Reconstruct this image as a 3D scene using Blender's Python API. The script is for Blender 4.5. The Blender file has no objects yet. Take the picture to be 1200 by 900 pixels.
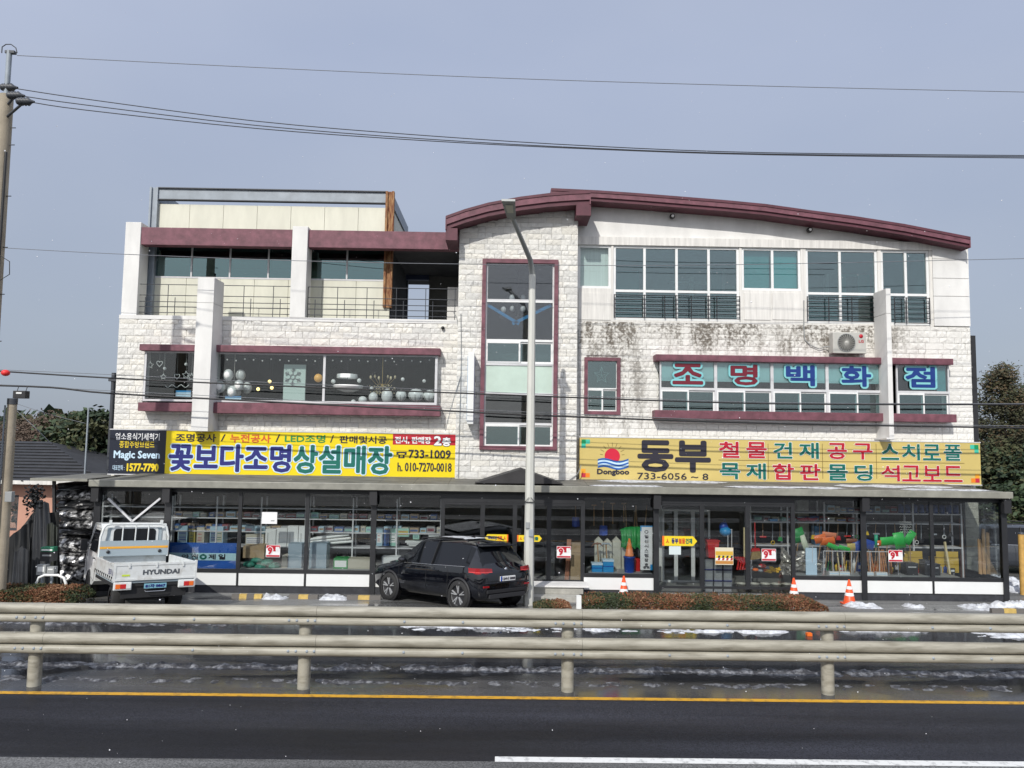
import bpy, math, random
from mathutils import Vector, Matrix
import mathutils.noise as mn
R = math.radians
random.seed(11)
scene = bpy.context.scene
COL = scene.collection

# ------------------------------------------------------------------ camera
H = 4.2
PITCH, ROLL, YAW, F = R(4.4), R(0.8), R(0.6), 867.0
fwd = Vector((math.sin(YAW)*math.cos(PITCH), math.cos(YAW)*math.cos(PITCH), math.sin(PITCH)))
rt = Vector((math.cos(YAW), -math.sin(YAW), 0)); up = rt.cross(fwd)
R2 = rt*math.cos(ROLL)+up*math.sin(ROLL); U2 = -rt*math.sin(ROLL)+up*math.cos(ROLL)
cam_d = bpy.data.cameras.new('camera'); cam = bpy.data.objects.new('camera', cam_d); COL.objects.link(cam)
m = Matrix((R2, U2, -fwd)).transposed().to_4x4(); m.translation = Vector((0, 0, H))
cam.matrix_world = m
cam_d.sensor_width = 36; cam_d.lens = F/1200*36; cam_d.clip_start = .1; cam_d.clip_end = 3000
scene.camera = cam

# ------------------------------------------------------------------ light
SUN_AZ, SUN_EL = R(20), R(38)      # azimuth to the west of the facade's normal
world = bpy.data.worlds.new('World'); scene.world = world; world.use_nodes = True
wn, wl = world.node_tree.nodes, world.node_tree.links
bg = wn['Background']; bg.inputs[1].default_value = 0.10
sky = wn.new('ShaderNodeTexSky'); sky.sky_type = 'NISHITA'; sky.sun_disc = False
sky.sun_elevation = SUN_EL; sky.sun_rotation = R(180)+SUN_AZ; sky.air_density = 1.0; sky.dust_density = 2.0
tc = wn.new('ShaderNodeTexCoord'); mp = wn.new('ShaderNodeMapping'); mp.inputs['Scale'].default_value = (1, 1, 2.2)
nz = wn.new('ShaderNodeTexNoise'); nz.inputs['Scale'].default_value = 2.0; nz.inputs['Detail'].default_value = 6; nz.inputs['Roughness'].default_value = .45
cr = wn.new('ShaderNodeValToRGB')
cr.color_ramp.elements[0].position = .3; cr.color_ramp.elements[0].color = (4.2, 4.85, 6.35, 1)
cr.color_ramp.elements[1].position = .75; cr.color_ramp.elements[1].color = (5.0, 5.55, 6.85, 1)
mx = wn.new('ShaderNodeMix'); mx.data_type = 'RGBA'; mx.inputs[0].default_value = .84
wl.new(tc.outputs['Generated'], mp.inputs[0]); wl.new(mp.outputs[0], nz.inputs['Vector']); wl.new(nz.outputs['Fac'], cr.inputs[0])
# thin hazy cloud: greyer low down, brighter towards the sun as haze is
sx = wn.new('ShaderNodeSeparateXYZ'); wl.new(tc.outputs['Generated'], sx.inputs[0])
el = wn.new('ShaderNodeValToRGB'); el.color_ramp.elements[0].position = .0; el.color_ramp.elements[0].color = (.83, .83, .77, 1); el.color_ramp.elements[1].position = .45; el.color_ramp.elements[1].color = (1.06, 1.06, 1.08, 1)
wl.new(sx.outputs['Z'], el.inputs[0])
m1 = wn.new('ShaderNodeMix'); m1.data_type = 'RGBA'; m1.blend_type = 'MULTIPLY'; m1.inputs[0].default_value = 1; wl.new(cr.outputs[0], m1.inputs[6]); wl.new(el.outputs[0], m1.inputs[7])
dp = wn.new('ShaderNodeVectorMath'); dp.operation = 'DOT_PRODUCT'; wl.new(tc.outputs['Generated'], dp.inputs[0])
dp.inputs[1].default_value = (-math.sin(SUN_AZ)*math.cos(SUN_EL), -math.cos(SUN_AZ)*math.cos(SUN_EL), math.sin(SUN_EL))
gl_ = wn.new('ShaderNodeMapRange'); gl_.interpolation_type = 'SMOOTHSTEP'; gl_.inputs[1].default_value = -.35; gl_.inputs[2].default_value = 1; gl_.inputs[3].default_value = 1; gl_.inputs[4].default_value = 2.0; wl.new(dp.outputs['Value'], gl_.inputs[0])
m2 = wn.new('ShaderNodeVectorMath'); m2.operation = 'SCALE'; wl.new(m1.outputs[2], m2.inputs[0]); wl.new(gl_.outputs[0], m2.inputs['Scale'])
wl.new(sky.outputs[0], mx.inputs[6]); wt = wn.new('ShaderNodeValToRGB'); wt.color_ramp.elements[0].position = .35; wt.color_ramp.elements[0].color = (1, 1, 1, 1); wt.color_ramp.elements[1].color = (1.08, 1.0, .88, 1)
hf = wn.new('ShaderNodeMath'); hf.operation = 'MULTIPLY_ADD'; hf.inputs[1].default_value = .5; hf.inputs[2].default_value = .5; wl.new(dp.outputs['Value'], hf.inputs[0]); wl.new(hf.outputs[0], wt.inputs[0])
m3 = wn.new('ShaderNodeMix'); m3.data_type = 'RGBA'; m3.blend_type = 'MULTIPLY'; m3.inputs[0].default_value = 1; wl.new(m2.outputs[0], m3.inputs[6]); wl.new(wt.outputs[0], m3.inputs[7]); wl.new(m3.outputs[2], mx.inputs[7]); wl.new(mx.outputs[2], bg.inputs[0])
sd = bpy.data.lights.new('sun', 'SUN'); sd.energy = 3.4; sd.angle = R(.6); sd.color = (1, .965, .90)
sun = bpy.data.objects.new('sun', sd); COL.objects.link(sun)
sdir = Vector((math.sin(SUN_AZ)*math.cos(SUN_EL), math.cos(SUN_AZ)*math.cos(SUN_EL), -math.sin(SUN_EL)))
sun.rotation_euler = sdir.to_track_quat('-Z', 'Y').to_euler(); sun.location = (-15, -20, 30)
vs = scene.view_settings; vs.view_transform = 'Standard'; vs.look = 'None'; vs.gamma = 1; vs.exposure = 0.0
scene.cycles.max_bounces = 8; scene.cycles.transparent_max_bounces = 16; scene.cycles.caustics_reflective = False

# ------------------------------------------------------------------ helpers
def at(px, py, Y):
    """world point at depth Y whose place in the photograph is px, py (1200 x 900)"""
    d = fwd + R2*((px-600)/F) + U2*((450-py)/F)
    return Vector((0, 0, H)) + d*(Y/d.y)
def AX(px, py, Y): return at(px, py, Y).x
def AZ(px, py, Y): return at(px, py, Y).z
ZR = .30      # the road lies this much above the foot of the shopfront; the forecourt falls to it
def lot_tilt(rz): return (Matrix.Rotation(-math.atan(ZR/3.6), 3, 'X') @ Matrix.Rotation(rz, 3, 'Z')).to_euler()
def fall(y): return ZR if y < 16.6 else 0.0 if y > 20.2 else ZR*(20.2-y)/3.6
def ground(px, py, z=.30):
    d = fwd + R2*((px-600)/F) + U2*((450-py)/F)
    return Vector((0, 0, H)) + d*((z-H)/d.z)

MATS = {}
def mat(name, col, rough=.6, metal=0, var=0, vs_=3, bump=0, bs=40, spec=.5, coords='Object', emit=0, col2=None, stretch=(1, 1, 1), thr=(.35, .7), coat=0):
    if name in MATS: return MATS[name]
    M = bpy.data.materials.new(name); M.use_nodes = True; MATS[name] = M
    n, l = M.node_tree.nodes, M.node_tree.links; b = n['Principled BSDF']
    c = (*col, 1)
    b.inputs['Base Color'].default_value = c; b.inputs['Roughness'].default_value = rough; b.inputs['Metallic'].default_value = metal
    b.inputs['Specular IOR Level'].default_value = spec; b.inputs['Coat Weight'].default_value = coat
    M.diffuse_color = c
    if emit: b.inputs['Emission Color'].default_value = c; b.inputs['Emission Strength'].default_value = emit
    if var or bump or col2:
        t = n.new('ShaderNodeTexCoord'); mp = n.new('ShaderNodeMapping'); mp.inputs['Scale'].default_value = stretch
        l.new(t.outputs[coords], mp.inputs[0])
    if var or col2:
        z = n.new('ShaderNodeTexNoise'); z.inputs['Scale'].default_value = vs_; z.inputs['Detail'].default_value = 7; z.inputs['Roughness'].default_value = .62
        l.new(mp.outputs[0], z.inputs['Vector'])
        r = n.new('ShaderNodeValToRGB'); r.color_ramp.elements[0].position = thr[0]; r.color_ramp.elements[1].position = thr[1]
        if col2: r.color_ramp.elements[0].color = (*col2, 1); r.color_ramp.elements[1].color = c
        else:
            r.color_ramp.elements[0].color = tuple(x*(1-var) for x in col)+(1,); r.color_ramp.elements[1].color = tuple(min(1, x*(1+var*.35)) for x in col)+(1,)
        l.new(z.outputs['Fac'], r.inputs[0]); l.new(r.outputs[0], b.inputs['Base Color'])
    if bump:
        z2 = n.new('ShaderNodeTexNoise'); z2.inputs['Scale'].default_value = bs; z2.inputs['Detail'].default_value = 4
        l.new(mp.outputs[0], z2.inputs['Vector'])
        bp = n.new('ShaderNodeBump'); bp.inputs['Strength'].default_value = bump; bp.inputs['Distance'].default_value = .02
        l.new(z2.outputs['Fac'], bp.inputs['Height']); l.new(bp.outputs[0], b.inputs['Normal'])
    return M
def glass(name, tint, refl=.08, rough=0.0, gcol=(1, 1, 1), edge=.5):
    if name in MATS: return MATS[name]
    M = bpy.data.materials.new(name); M.use_nodes = True; MATS[name] = M
    n, l = M.node_tree.nodes, M.node_tree.links; n.remove(n['Principled BSDF'])
    t = n.new('ShaderNodeBsdfTransparent'); t.inputs[0].default_value = (*tint, 1)
    g = n.new('ShaderNodeBsdfGlossy'); g.inputs['Roughness'].default_value = rough; g.inputs[0].default_value = (*gcol, 1)
    lw = n.new('ShaderNodeLayerWeight'); lw.inputs[0].default_value = .35
    mr = n.new('ShaderNodeMapRange'); mr.inputs[3].default_value = refl; mr.inputs[4].default_value = edge
    x = n.new('ShaderNodeMixShader'); l.new(lw.outputs['Fresnel'], mr.inputs[0]); l.new(mr.outputs[0], x.inputs[0])
    l.new(t.outputs[0], x.inputs[1]); l.new(g.outputs[0], x.inputs[2]); l.new(x.outputs[0], n['Material Output'].inputs[0])
    return M

WORLD = {}
def tag(o, label=None, cat=None, group=None, kind=None):
    if label: o['label'] = label
    if cat: o['category'] = cat
    if group: o['group'] = group
    if kind: o['kind'] = kind
    return o
def thing(name, label, cat, loc=(0, 0, 0), group=None, rz=0):
    o = bpy.data.objects.new(name, None); COL.objects.link(o); o.location = loc; o.rotation_euler = (0, 0, rz)
    o.empty_display_size = .2
    WORLD[o] = (Vector(loc), rz)
    return tag(o, label, cat, group)
class G:
    """collects shapes into one mesh"""
    def __init__(s): s.v = []; s.f = []; s.m = []; s.mats = []; s.sm = []
    def mi(s, m):
        if m not in s.mats: s.mats.append(m)
        return s.mats.index(m)
    def add(s, vs, fs, m, smooth=False):
        b = len(s.v); s.v += [Vector(p) for p in vs]; k = s.mi(m)
        for f in fs: s.f.append([i+b for i in f]); s.m.append(k); s.sm.append(smooth)
        return s
    def box(s, x0, x1, y0, y1, z0, z1, m):
        if x0 > x1: x0, x1 = x1, x0
        if y0 > y1: y0, y1 = y1, y0
        if z0 > z1: z0, z1 = z1, z0
        v = [(x0, y0, z0), (x1, y0, z0), (x1, y1, z0), (x0, y1, z0), (x0, y0, z1), (x1, y0, z1), (x1, y1, z1), (x0, y1, z1)]
        return s.add(v, [(0, 3, 2, 1), (4, 5, 6, 7), (0, 1, 5, 4), (1, 2, 6, 5), (2, 3, 7, 6), (3, 0, 4, 7)], m)
    def prism(s, pts, y0, y1, m):
        """outline pts = (x,z) extruded y0..y1"""
        n = len(pts); v = [(x, y0, z) for x, z in pts]+[(x, y1, z) for x, z in pts]
        a = sum(pts[i][0]*pts[(i+1) % n][1]-pts[(i+1) % n][0]*pts[i][1] for i in range(n))
        f = [tuple(range(n)), tuple(range(2*n-1, n-1, -1))]+[(i, i+n, (i+1) % n+n, (i+1) % n) for i in range(n)]
        if a < 0: f = [tuple(reversed(q)) for q in f]
        return s.add(v, f, m)
    def prismx(s, pts, x0, x1, m):
        """outline pts = (y,z) extruded x0..x1"""
        n = len(pts); v = [(x0, y, z) for y, z in pts]+[(x1, y, z) for y, z in pts]
        a = sum(pts[i][0]*pts[(i+1) % n][1]-pts[(i+1) % n][0]*pts[i][1] for i in range(n))
        f = [tuple(range(n-1, -1, -1)), tuple(range(n, 2*n))]+[((i+1) % n, (i+1) % n+n, i+n, i) for i in range(n)]
        if a < 0: f = [tuple(reversed(q)) for q in f]
        return s.add(v, f, m)
    def tube(s, pts, r, m, n=6, caps=True, smooth=True):
        pts = [Vector(p) for p in pts]; k = len(pts); rs = r if isinstance(r, (list, tuple)) else [r]*k
        vs = []; fs = []; prev = None
        for i, p in enumerate(pts):
            d = (pts[min(i+1, k-1)]-pts[max(i-1, 0)]).normalized()
            if prev is None: u = d.orthogonal().normalized()
            else:
                u = prev-d*prev.dot(d); u.normalize()
            prev = u; w = d.cross(u)
            for j in range(n):
                a = 2*math.pi*j/n; vs.append(p+(u*math.cos(a)+w*math.sin(a))*rs[i])
        for i in range(k-1):
            for j in range(n):
                a, b2 = i*n+j, i*n+(j+1) % n; fs.append((a, b2, b2+n, a+n))
        s.add(vs, fs, m, smooth)
        if caps: s.add(vs[:n], [tuple(range(n-1, -1, -1))], m); s.add(vs[-n:], [tuple(range(n))], m)
        return s
    def lathe(s, prof, c, m, n=16, smooth=True, axis='z'):
        c = Vector(c); vs = []; fs = []
        for (r, h) in prof:
            for j in range(n):
                a = 2*math.pi*j/n
                if axis == 'z': vs.append(c+Vector((r*math.cos(a), r*math.sin(a), h)))
                elif axis == 'y': vs.append(c+Vector((r*math.cos(a), h, -r*math.sin(a))))
                else: vs.append(c+Vector((h, r*math.cos(a), r*math.sin(a))))
        for i in range(len(prof)-1):
            for j in range(n): fs.append((i*n+j, i*n+(j+1) % n, (i+1)*n+(j+1) % n, (i+1)*n+j))
        return s.add(vs, fs, m, smooth)
    def ball(s, c, r, m, n=10, sz=1, sx=1):
        k = 7; return s.lathe([(max(r*sx*math.sin(math.pi*i/k), .0005), -r*sz*math.cos(math.pi*i/k)) for i in range(k+1)], c, m, n)
    def bar(s, a, b, w, m, d=None):
        """square bar between two points"""
        a, b = Vector(a), Vector(b); t = (b-a).normalized(); up = Vector((0, 1, 0)) if abs(t.y) < .9 else Vector((0, 0, 1))
        u = t.cross(up).normalized()*w/2; q = t.cross(u).normalized()*(d or w)/2
        v = [a+u+q, a-u+q, a-u-q, a+u-q, b+u+q, b-u+q, b-u-q, b+u-q]
        return s.add(v, [(0, 1, 2, 3), (7, 6, 5, 4), (0, 4, 5, 1), (1, 5, 6, 2), (2, 6, 7, 3), (3, 7, 4, 0)], m)
    def build(s, name, parent=None, kind=None, local=False, bevel=0, fix=False):
        me = bpy.data.meshes.new(name)
        off = Vector((0, 0, 0))
        if parent is not None and not local: off = WORLD[parent][0]
        me.from_pydata([tuple(p-off) for p in s.v], [], s.f)
        for m in s.mats: me.materials.append(m)
        me.polygons.foreach_set('material_index', s.m); me.polygons.foreach_set('use_smooth', s.sm); me.update()
        if fix:
            import bmesh
            bm = bmesh.new(); bm.from_mesh(me); bmesh.ops.recalc_face_normals(bm, faces=bm.faces); bm.to_mesh(me); bm.free()
        o = bpy.data.objects.new(name, me); COL.objects.link(o)
        if parent is not None:
            o.parent = parent; WORLD[o] = WORLD[parent]
        else: WORLD[o] = (Vector((0, 0, 0)), 0)
        if kind: o['kind'] = kind
        if bevel:
            b = o.modifiers.new('bevel', 'BEVEL'); b.width = bevel; b.segments = 2; b.limit_method = 'ANGLE'
        return o
def rebase(o, c):
    """moves a one-mesh thing's origin to c"""
    c = Vector(c); o.data.transform(Matrix.Translation(-c)); o.location = c; WORLD[o] = (c, 0); return o
def single(g, name, label, cat, group=None, c=None, **k):
    o = g.build(name, **k)
    if c is None:
        vs = [v.co for v in o.data.vertices]
        c = (sum(v.x for v in vs)/len(vs), sum(v.y for v in vs)/len(vs), min(v.z for v in vs))
    rebase(o, c); return tag(o, label, cat, group)
def copy_tree(o, parent=None):
    c = o.copy(); COL.objects.link(c)
    if parent: c.parent = parent
    for ch in list(o.children): copy_tree(ch, c)
    return c

# lettering: Blender's own fallback font draws hangul
_tc = {}
def glyphs(s, shear=0):
    k = (s, shear)
    if k in _tc: return _tc[k]
    cu = bpy.data.curves.new('t', 'FONT'); cu.body = s; cu.resolution_u = 2; cu.shear = shear
    o = bpy.data.objects.new('t', cu); COL.objects.link(o); bpy.context.view_layer.update()
    dg = bpy.context.evaluated_depsgraph_get(); me = bpy.data.meshes.new_from_object(o.evaluated_get(dg))
    vs = [v.co.copy() for v in me.vertices]; fs = [tuple(p.vertices) for p in me.polygons]
    bpy.data.objects.remove(o); bpy.data.curves.remove(cu); bpy.data.meshes.remove(me)
    x0 = min(v.x for v in vs); x1 = max(v.x for v in vs); y0 = min(v.y for v in vs); y1 = max(v.y for v in vs)
    _tc[k] = ([((v.x-x0)/(x1-x0), (v.y-y0)/(y1-y0)) for v in vs], fs); return _tc[k]
def letter(g, s, x0, x1, z0, z1, Y, m, bold=0, n=8, shear=0, depth=.0004):
    """adds writing to g on the plane Y facing -Y; bold thickens each stroke by overlaying shifted copies"""
    vs, fs = glyphs(s, shear); offs = [(0, 0)]
    if bold: offs += [(bold*math.cos(2*math.pi*i/n), bold*math.sin(2*math.pi*i/n)) for i in range(n)]
    for i, (dx, dz) in enumerate(offs):
        g.add([(x0+u*(x1-x0)+dx, Y-depth*i, z0+v*(z1-z0)+dz) for u, v in vs], fs, m)
    return g
def lpx(g, s, px0, px1, pt, pb, Y, m, bold=0, **k):
    """writing by its place in the photograph: pt, pb at the middle of the word"""
    c = (px0+px1)/2; a = at(px0, (pt+pb)/2, Y); b = at(px1, (pt+pb)/2, Y)
    return letter(g, s, a.x, b.x, AZ(c, pb, Y), AZ(c, pt, Y), Y, m, bold, **k)

# ------------------------------------------------------------------ materials
white_stone = mat('white_stone', (.76, .745, .70), .85, var=.12, vs_=9, bump=1, bs=13)
stained_stone = mat('stained_stone', (.74, .72, .68), .9, col2=(.17, .16, .14), vs_=6, thr=(.44, .64), stretch=(2.4, 1, .55), bump=1, bs=15)
def stain_material():
    # the whole east wing's blocks share this: brown grime runs from the ledge of the top floor and by the small window
    M = bpy.data.materials.new('grimy_white_stone'); M.use_nodes = True; n, l = M.node_tree.nodes, M.node_tree.links; b = n['Principled BSDF']; b.inputs['Roughness'].default_value = .9
    g = n.new('ShaderNodeNewGeometry')
    def noise(sc, scale, det=6):
        mp = n.new('ShaderNodeMapping'); mp.inputs['Scale'].default_value = sc; l.new(g.outputs['Position'], mp.inputs[0])
        z = n.new('ShaderNodeTexNoise'); z.inputs['Scale'].default_value = scale; z.inputs['Detail'].default_value = det; z.inputs['Roughness'].default_value = .65; l.new(mp.outputs[0], z.inputs['Vector']); return z.outputs['Fac']
    def mth(op, a, b_=None, clamp=False):
        q = n.new('ShaderNodeMath'); q.operation = op; q.use_clamp = clamp
        for i, v in enumerate((a, b_)):
            if v is None: continue
            if isinstance(v, (int, float)): q.inputs[i].default_value = v
            else: l.new(v, q.inputs[i])
        return q.outputs[0]
    def rng(v, a, b_, c=0, d=1):
        q = n.new('ShaderNodeMapRange'); q.interpolation_type = 'SMOOTHSTEP'; l.new(v, q.inputs[0]); q.inputs[1].default_value = a; q.inputs[2].default_value = b_; q.inputs[3].default_value = c; q.inputs[4].default_value = d; return q.outputs[0]
    sp = n.new('ShaderNodeSeparateXYZ'); l.new(g.outputs['Position'], sp.inputs[0]); X, Z = sp.outputs['X'], sp.outputs['Z']
    drip = noise((1, 1, .18), 2.6, 5); patch = noise((.6, 1, .6), .9, 3); fine = noise((1, 1, 1), 11, 8)
    Zd = mth('ADD', Z, mth('MULTIPLY', mth('SUBTRACT', drip, .5), 2.2))
    top = mth('MULTIPLY', rng(Zd, AZ(900, 380, 22.3)-1.15, AZ(900, 380, 22.3)-.35), rng(X, AX(1030, 390, 22.3), AX(1085, 390, 22.3), 1, .12))
    west = mth('MULTIPLY', mth('MULTIPLY', rng(X, AX(683, 450, 22.3), AX(690, 450, 22.3)), rng(X, AX(745, 450, 22.3), AX(768, 450, 22.3), .75, 0)), rng(Zd, AZ(700, 520, 22.3), AZ(700, 470, 22.3)))
    mask = mth('MAXIMUM', top, west)
    cov = rng(mth('ADD', mth('MULTIPLY', fine, .6), mth('MULTIPLY', drip, .4)), .44, .58)
    cov = mth('MULTIPLY', mth('MULTIPLY', cov, mask), rng(patch, .30, .52, .35, 1.0), True)
    wash = mth('MULTIPLY', mask, .28)
    c1 = n.new('ShaderNodeMix'); c1.data_type = 'RGBA'; c1.inputs[6].default_value = (.76, .745, .705, 1); c1.inputs[7].default_value = (.50, .47, .41, 1); l.new(wash, c1.inputs[0])
    c2 = n.new('ShaderNodeMix'); c2.data_type = 'RGBA'; c2.inputs[7].default_value = (.17, .15, .125, 1); l.new(c1.outputs[2], c2.inputs[6]); l.new(cov, c2.inputs[0])
    l.new(c2.outputs[2], b.inputs['Base Color'])
    bp = n.new('ShaderNodeBump'); bp.inputs['Distance'].default_value = .02; l.new(fine, bp.inputs['Height']); l.new(bp.outputs[0], b.inputs['Normal'])
    return M
grimy = stain_material()
mortar = mat('mortar', (.64, .625, .595), .9, var=.4, vs_=5, bump=.4)
render_w = mat('white_render', (.76, .75, .725), .8, var=.16, vs_=1.4, stretch=(1, 1, .35), bump=.15, bs=60)
render_s = mat('streaked_render', (.74, .72, .68), .8, var=.2, vs_=3, stretch=(3, 1, .25))
maroon = mat('maroon_paint', (.185, .068, .09), .6, var=.4, vs_=4, bump=.1, bs=30)
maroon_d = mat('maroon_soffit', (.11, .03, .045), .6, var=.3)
cream = mat('cream_panel', (.68, .67, .56), .6, var=.12, vs_=2, stretch=(1, 1, .3))
rust = mat('rusty_steel', (.38, .22, .10), .8, col2=(.16, .05, .02), vs_=6, thr=(.4, .62), stretch=(4, 4, .6), bump=.3)
steel = mat('grey_steel', (.30, .34, .38), .5, var=.2)
steel_d = mat('dark_steel', (.05, .055, .065), .5, var=.2)
alu = mat('aluminium_frame', (.62, .62, .63), .4, var=.12)
alu_w = mat('white_frame', (.78, .79, .78), .45, var=.08)
black_fr = mat('black_frame', (.022, .023, .026), .45, var=.3)
iron = mat('black_iron', (.02, .02, .022), .5)
charcoal = mat('charcoal_base', (.04, .042, .05), .7, var=.4, vs_=6, bump=.3)
spandrel_m = mat('white_spandrel', (.76, .77, .76), .4, var=.06, vs_=1)
awn_m = mat('weathered_awning', (.21, .205, .18), .75, col2=(.08, .078, .068), vs_=3.0, thr=(.35, .68), stretch=(.5, 3, 3), bump=.1)
gutter_m = mat('awning_gutter', (.28, .275, .235), .45, var=.25, vs_=3)
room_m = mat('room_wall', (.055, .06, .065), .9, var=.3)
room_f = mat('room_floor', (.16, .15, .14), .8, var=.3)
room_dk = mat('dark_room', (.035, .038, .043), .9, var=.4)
curtain = mat('pale_curtain', (.72, .82, .78), .85, var=.12, vs_=6, stretch=(6, 1, .1))
teal_film = mat('teal_film', (.42, .80, .76), .5, var=.05)
teal_c = mat('teal_blind', (.11, .42, .42), .5, var=.15)
wood = mat('raw_wood', (.42, .25, .12), .7, var=.35, vs_=8, stretch=(1, 1, .2))
card = mat('cardboard', (.40, .29, .17), .8, var=.15)
red = mat('red_plastic', (.55, .02, .02), .4); green = mat('green_plastic', (.02, .30, .07), .45, var=.2)
lime = mat('bright_green_plastic', (.03, .50, .08), .4); blue = mat('blue_plastic', (.015, .07, .38), .4, var=.1)
cyan_b = mat('light_blue_plastic', (.03, .28, .60), .4); orange = mat('orange_plastic', (.80, .16, .02), .45)
whitep = mat('white_plastic', (.75, .76, .74), .4); greyp = mat('grey_plastic', (.30, .31, .31), .5)
paper = mat('white_paper', (.78, .78, .78), .7); yellow = mat('yellow_paint', (.75, .50, .01), .5)
tin = mat('silver_tin', (.48, .50, .52), .35, metal=.6, var=.2); silverf = mat('silver_foil', (.55, .52, .47), .35, metal=.5, var=.5, vs_=9, bump=1, bs=14)
lampw = mat('white_glass_shade', (.80, .80, .78), .25)
rubber = mat('tyre_rubber', (.02, .02, .02), .8, bump=.2, bs=60)
g_shop = glass('shop_glass', (.92, .94, .94), .04, edge=.35)
g_win = glass('window_glass', (.68, .82, .82), .12, edge=.45, gcol=(.9, 1, 1)); g_show = glass('showroom_glass', (.90, .93, .93), .03, edge=.3)
g_teal = glass('teal_glass', (.18, .48, .48), .16, gcol=(.75, .95, .95))
g_old = glass('old_glass', (.84, .87, .88), .07, edge=.35)

YG, YF, YC, YS = 20.5, 22.3, 21.8, 20.25     # shop glazing, main wall, stair bay, awning edge

# ------------------------------------------------------------------ ground, roads
def asphalt(name, base, wet_lo, wet_hi, rough_wet, scale, grain=True):
    M = bpy.data.materials.new(name); M.use_nodes = True; n, l = M.node_tree.nodes, M.node_tree.links; b = n['Principled BSDF']
    t = n.new('ShaderNodeTexCoord'); mp = n.new('ShaderNodeMapping'); mp.inputs['Scale'].default_value = (.35, 1.3, 1); l.new(t.outputs['Object'], mp.inputs[0])
    z = n.new('ShaderNodeTexNoise'); z.inputs['Scale'].default_value = scale; z.inputs['Detail'].default_value = 6; z.inputs['Distortion'].default_value = .4; l.new(mp.outputs[0], z.inputs['Vector'])
    r = n.new('ShaderNodeMapRange'); r.inputs[1].default_value = wet_lo; r.inputs[2].default_value = wet_hi; l.new(z.outputs['Fac'], r.inputs[0])
    rr = n.new('ShaderNodeMapRange'); rr.inputs[3].default_value = rough_wet; rr.inputs[4].default_value = .75; l.new(r.outputs[0], rr.inputs[0]); l.new(rr.outputs[0], b.inputs['Roughness'])
    f = n.new('ShaderNodeTexNoise'); f.inputs['Scale'].default_value = 55; f.inputs['Detail'].default_value = 5; l.new(t.outputs['Object'], f.inputs['Vector'])
    cm = n.new('ShaderNodeMix'); cm.data_type = 'RGBA'; cm.inputs[6].default_value = (*[x*.55 for x in base], 1); cm.inputs[7].default_value = (*base, 1); l.new(r.outputs[0], cm.inputs[0])
    c2 = n.new('ShaderNodeMix'); c2.data_type = 'RGBA'; c2.blend_type = 'MULTIPLY'; c2.inputs[0].default_value = .8; l.new(cm.outputs[2], c2.inputs[6])
    fr = n.new('ShaderNodeMapRange'); fr.inputs[1].default_value = .32; fr.inputs[2].default_value = .72; fr.inputs[3].default_value = .35; fr.inputs[4].default_value = 1.9; b.inputs['Specular IOR Level'].default_value = .2 if rough_wet > .3 else .5; l.new(f.outputs['Fac'], fr.inputs[0]); l.new(fr.outputs[0], c2.inputs[7])
    # tyre-polished bands and patched, salt-greyed areas along the lane
    wv = n.new('ShaderNodeMapping'); wv.inputs['Scale'].default_value = (.06, .9, 1); l.new(t.outputs['Object'], wv.inputs[0])
    wz = n.new('ShaderNodeTexNoise'); wz.inputs['Scale'].default_value = 1.6; wz.inputs['Detail'].default_value = 5; l.new(wv.outputs[0], wz.inputs['Vector'])
    wr = n.new('ShaderNodeMapRange'); wr.inputs[1].default_value = .35; wr.inputs[2].default_value = .68; wr.inputs[3].default_value = .6; wr.inputs[4].default_value = 1.7; l.new(wz.outputs['Fac'], wr.inputs[0])
    c3 = n.new('ShaderNodeVectorMath'); c3.operation = 'SCALE'; l.new(c2.outputs[2], c3.inputs[0]); l.new(wr.outputs[0], c3.inputs['Scale'])
    l.new(c3.outputs[0], b.inputs['Base Color'])
    bp = n.new('ShaderNodeBump'); bp.inputs['Distance'].default_value = .01; l.new(f.outputs['Fac'], bp.inputs['Height']); l.new(bp.outputs[0], b.inputs['Normal'])
    bs = n.new('ShaderNodeMapRange'); bs.inputs[3].default_value = .03; bs.inputs[4].default_value = .5; l.new(r.outputs[0], bs.inputs[0]); l.new(bs.outputs[0], bp.inputs['Strength'])
    return M
as_near = asphalt('fresh_asphalt', (.024, .025, .032), .30, .75, .34, .45)
as_strip = asphalt('worn_asphalt', (.12, .12, .12), .1, .5, .4, .6)
as_wet = asphalt('wet_asphalt', (.06, .06, .063), .50, .85, .05, .8)
as_lot = asphalt('forecourt_asphalt', (.16, .16, .155), .38, .62, .10, .8)
soil = mat('field_soil', (.09, .085, .06), .95, var=.5, vs_=.3)
def sheet(name, x0, x1, y0, y1, z, m):
    o = G().add([(x0, y0, z), (x1, y0, z), (x1, y1, z), (x0, y1, z)], [(0, 1, 2, 3)], m).build(name, kind='structure'); return o
gz = -.012
sheet('ground', -900, 900, -300, 1500, gz, soil)
YL = ground(600, 818).y
sheet('road', -60, 60, ground(600, 892.5).y, YL-.0, ZR, as_near)
sheet('road', -60, 60, -12, ground(600, 892.5).y, ZR, as_strip)
sheet('road', -60, 60, YL, 16.6, ZR-.004, as_wet)
G().add([(-60, 16.6, ZR-.004), (60, 16.6, ZR-.004), (60, 20.2, 0), (-60, 20.2, 0), (60, 60, 0), (-60, 60, 0)], [(0, 1, 2, 3), (3, 2, 4, 5)], as_lot).build('forecourt', kind='structure')
line_y = mat('yellow_line', (.60, .32, .02), .55, col2=(.20, .12, .03), vs_=9, thr=(.28, .50)); line_w = mat('white_line', (.70, .70, .68), .55, col2=(.22, .22, .22), vs_=10, thr=(.26, .48))
slope = .0
sheet('road_marking', -60, 60, YL-.06, YL+.06, ZR+.005, line_y)
wl0 = ground(580, 890)
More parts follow.
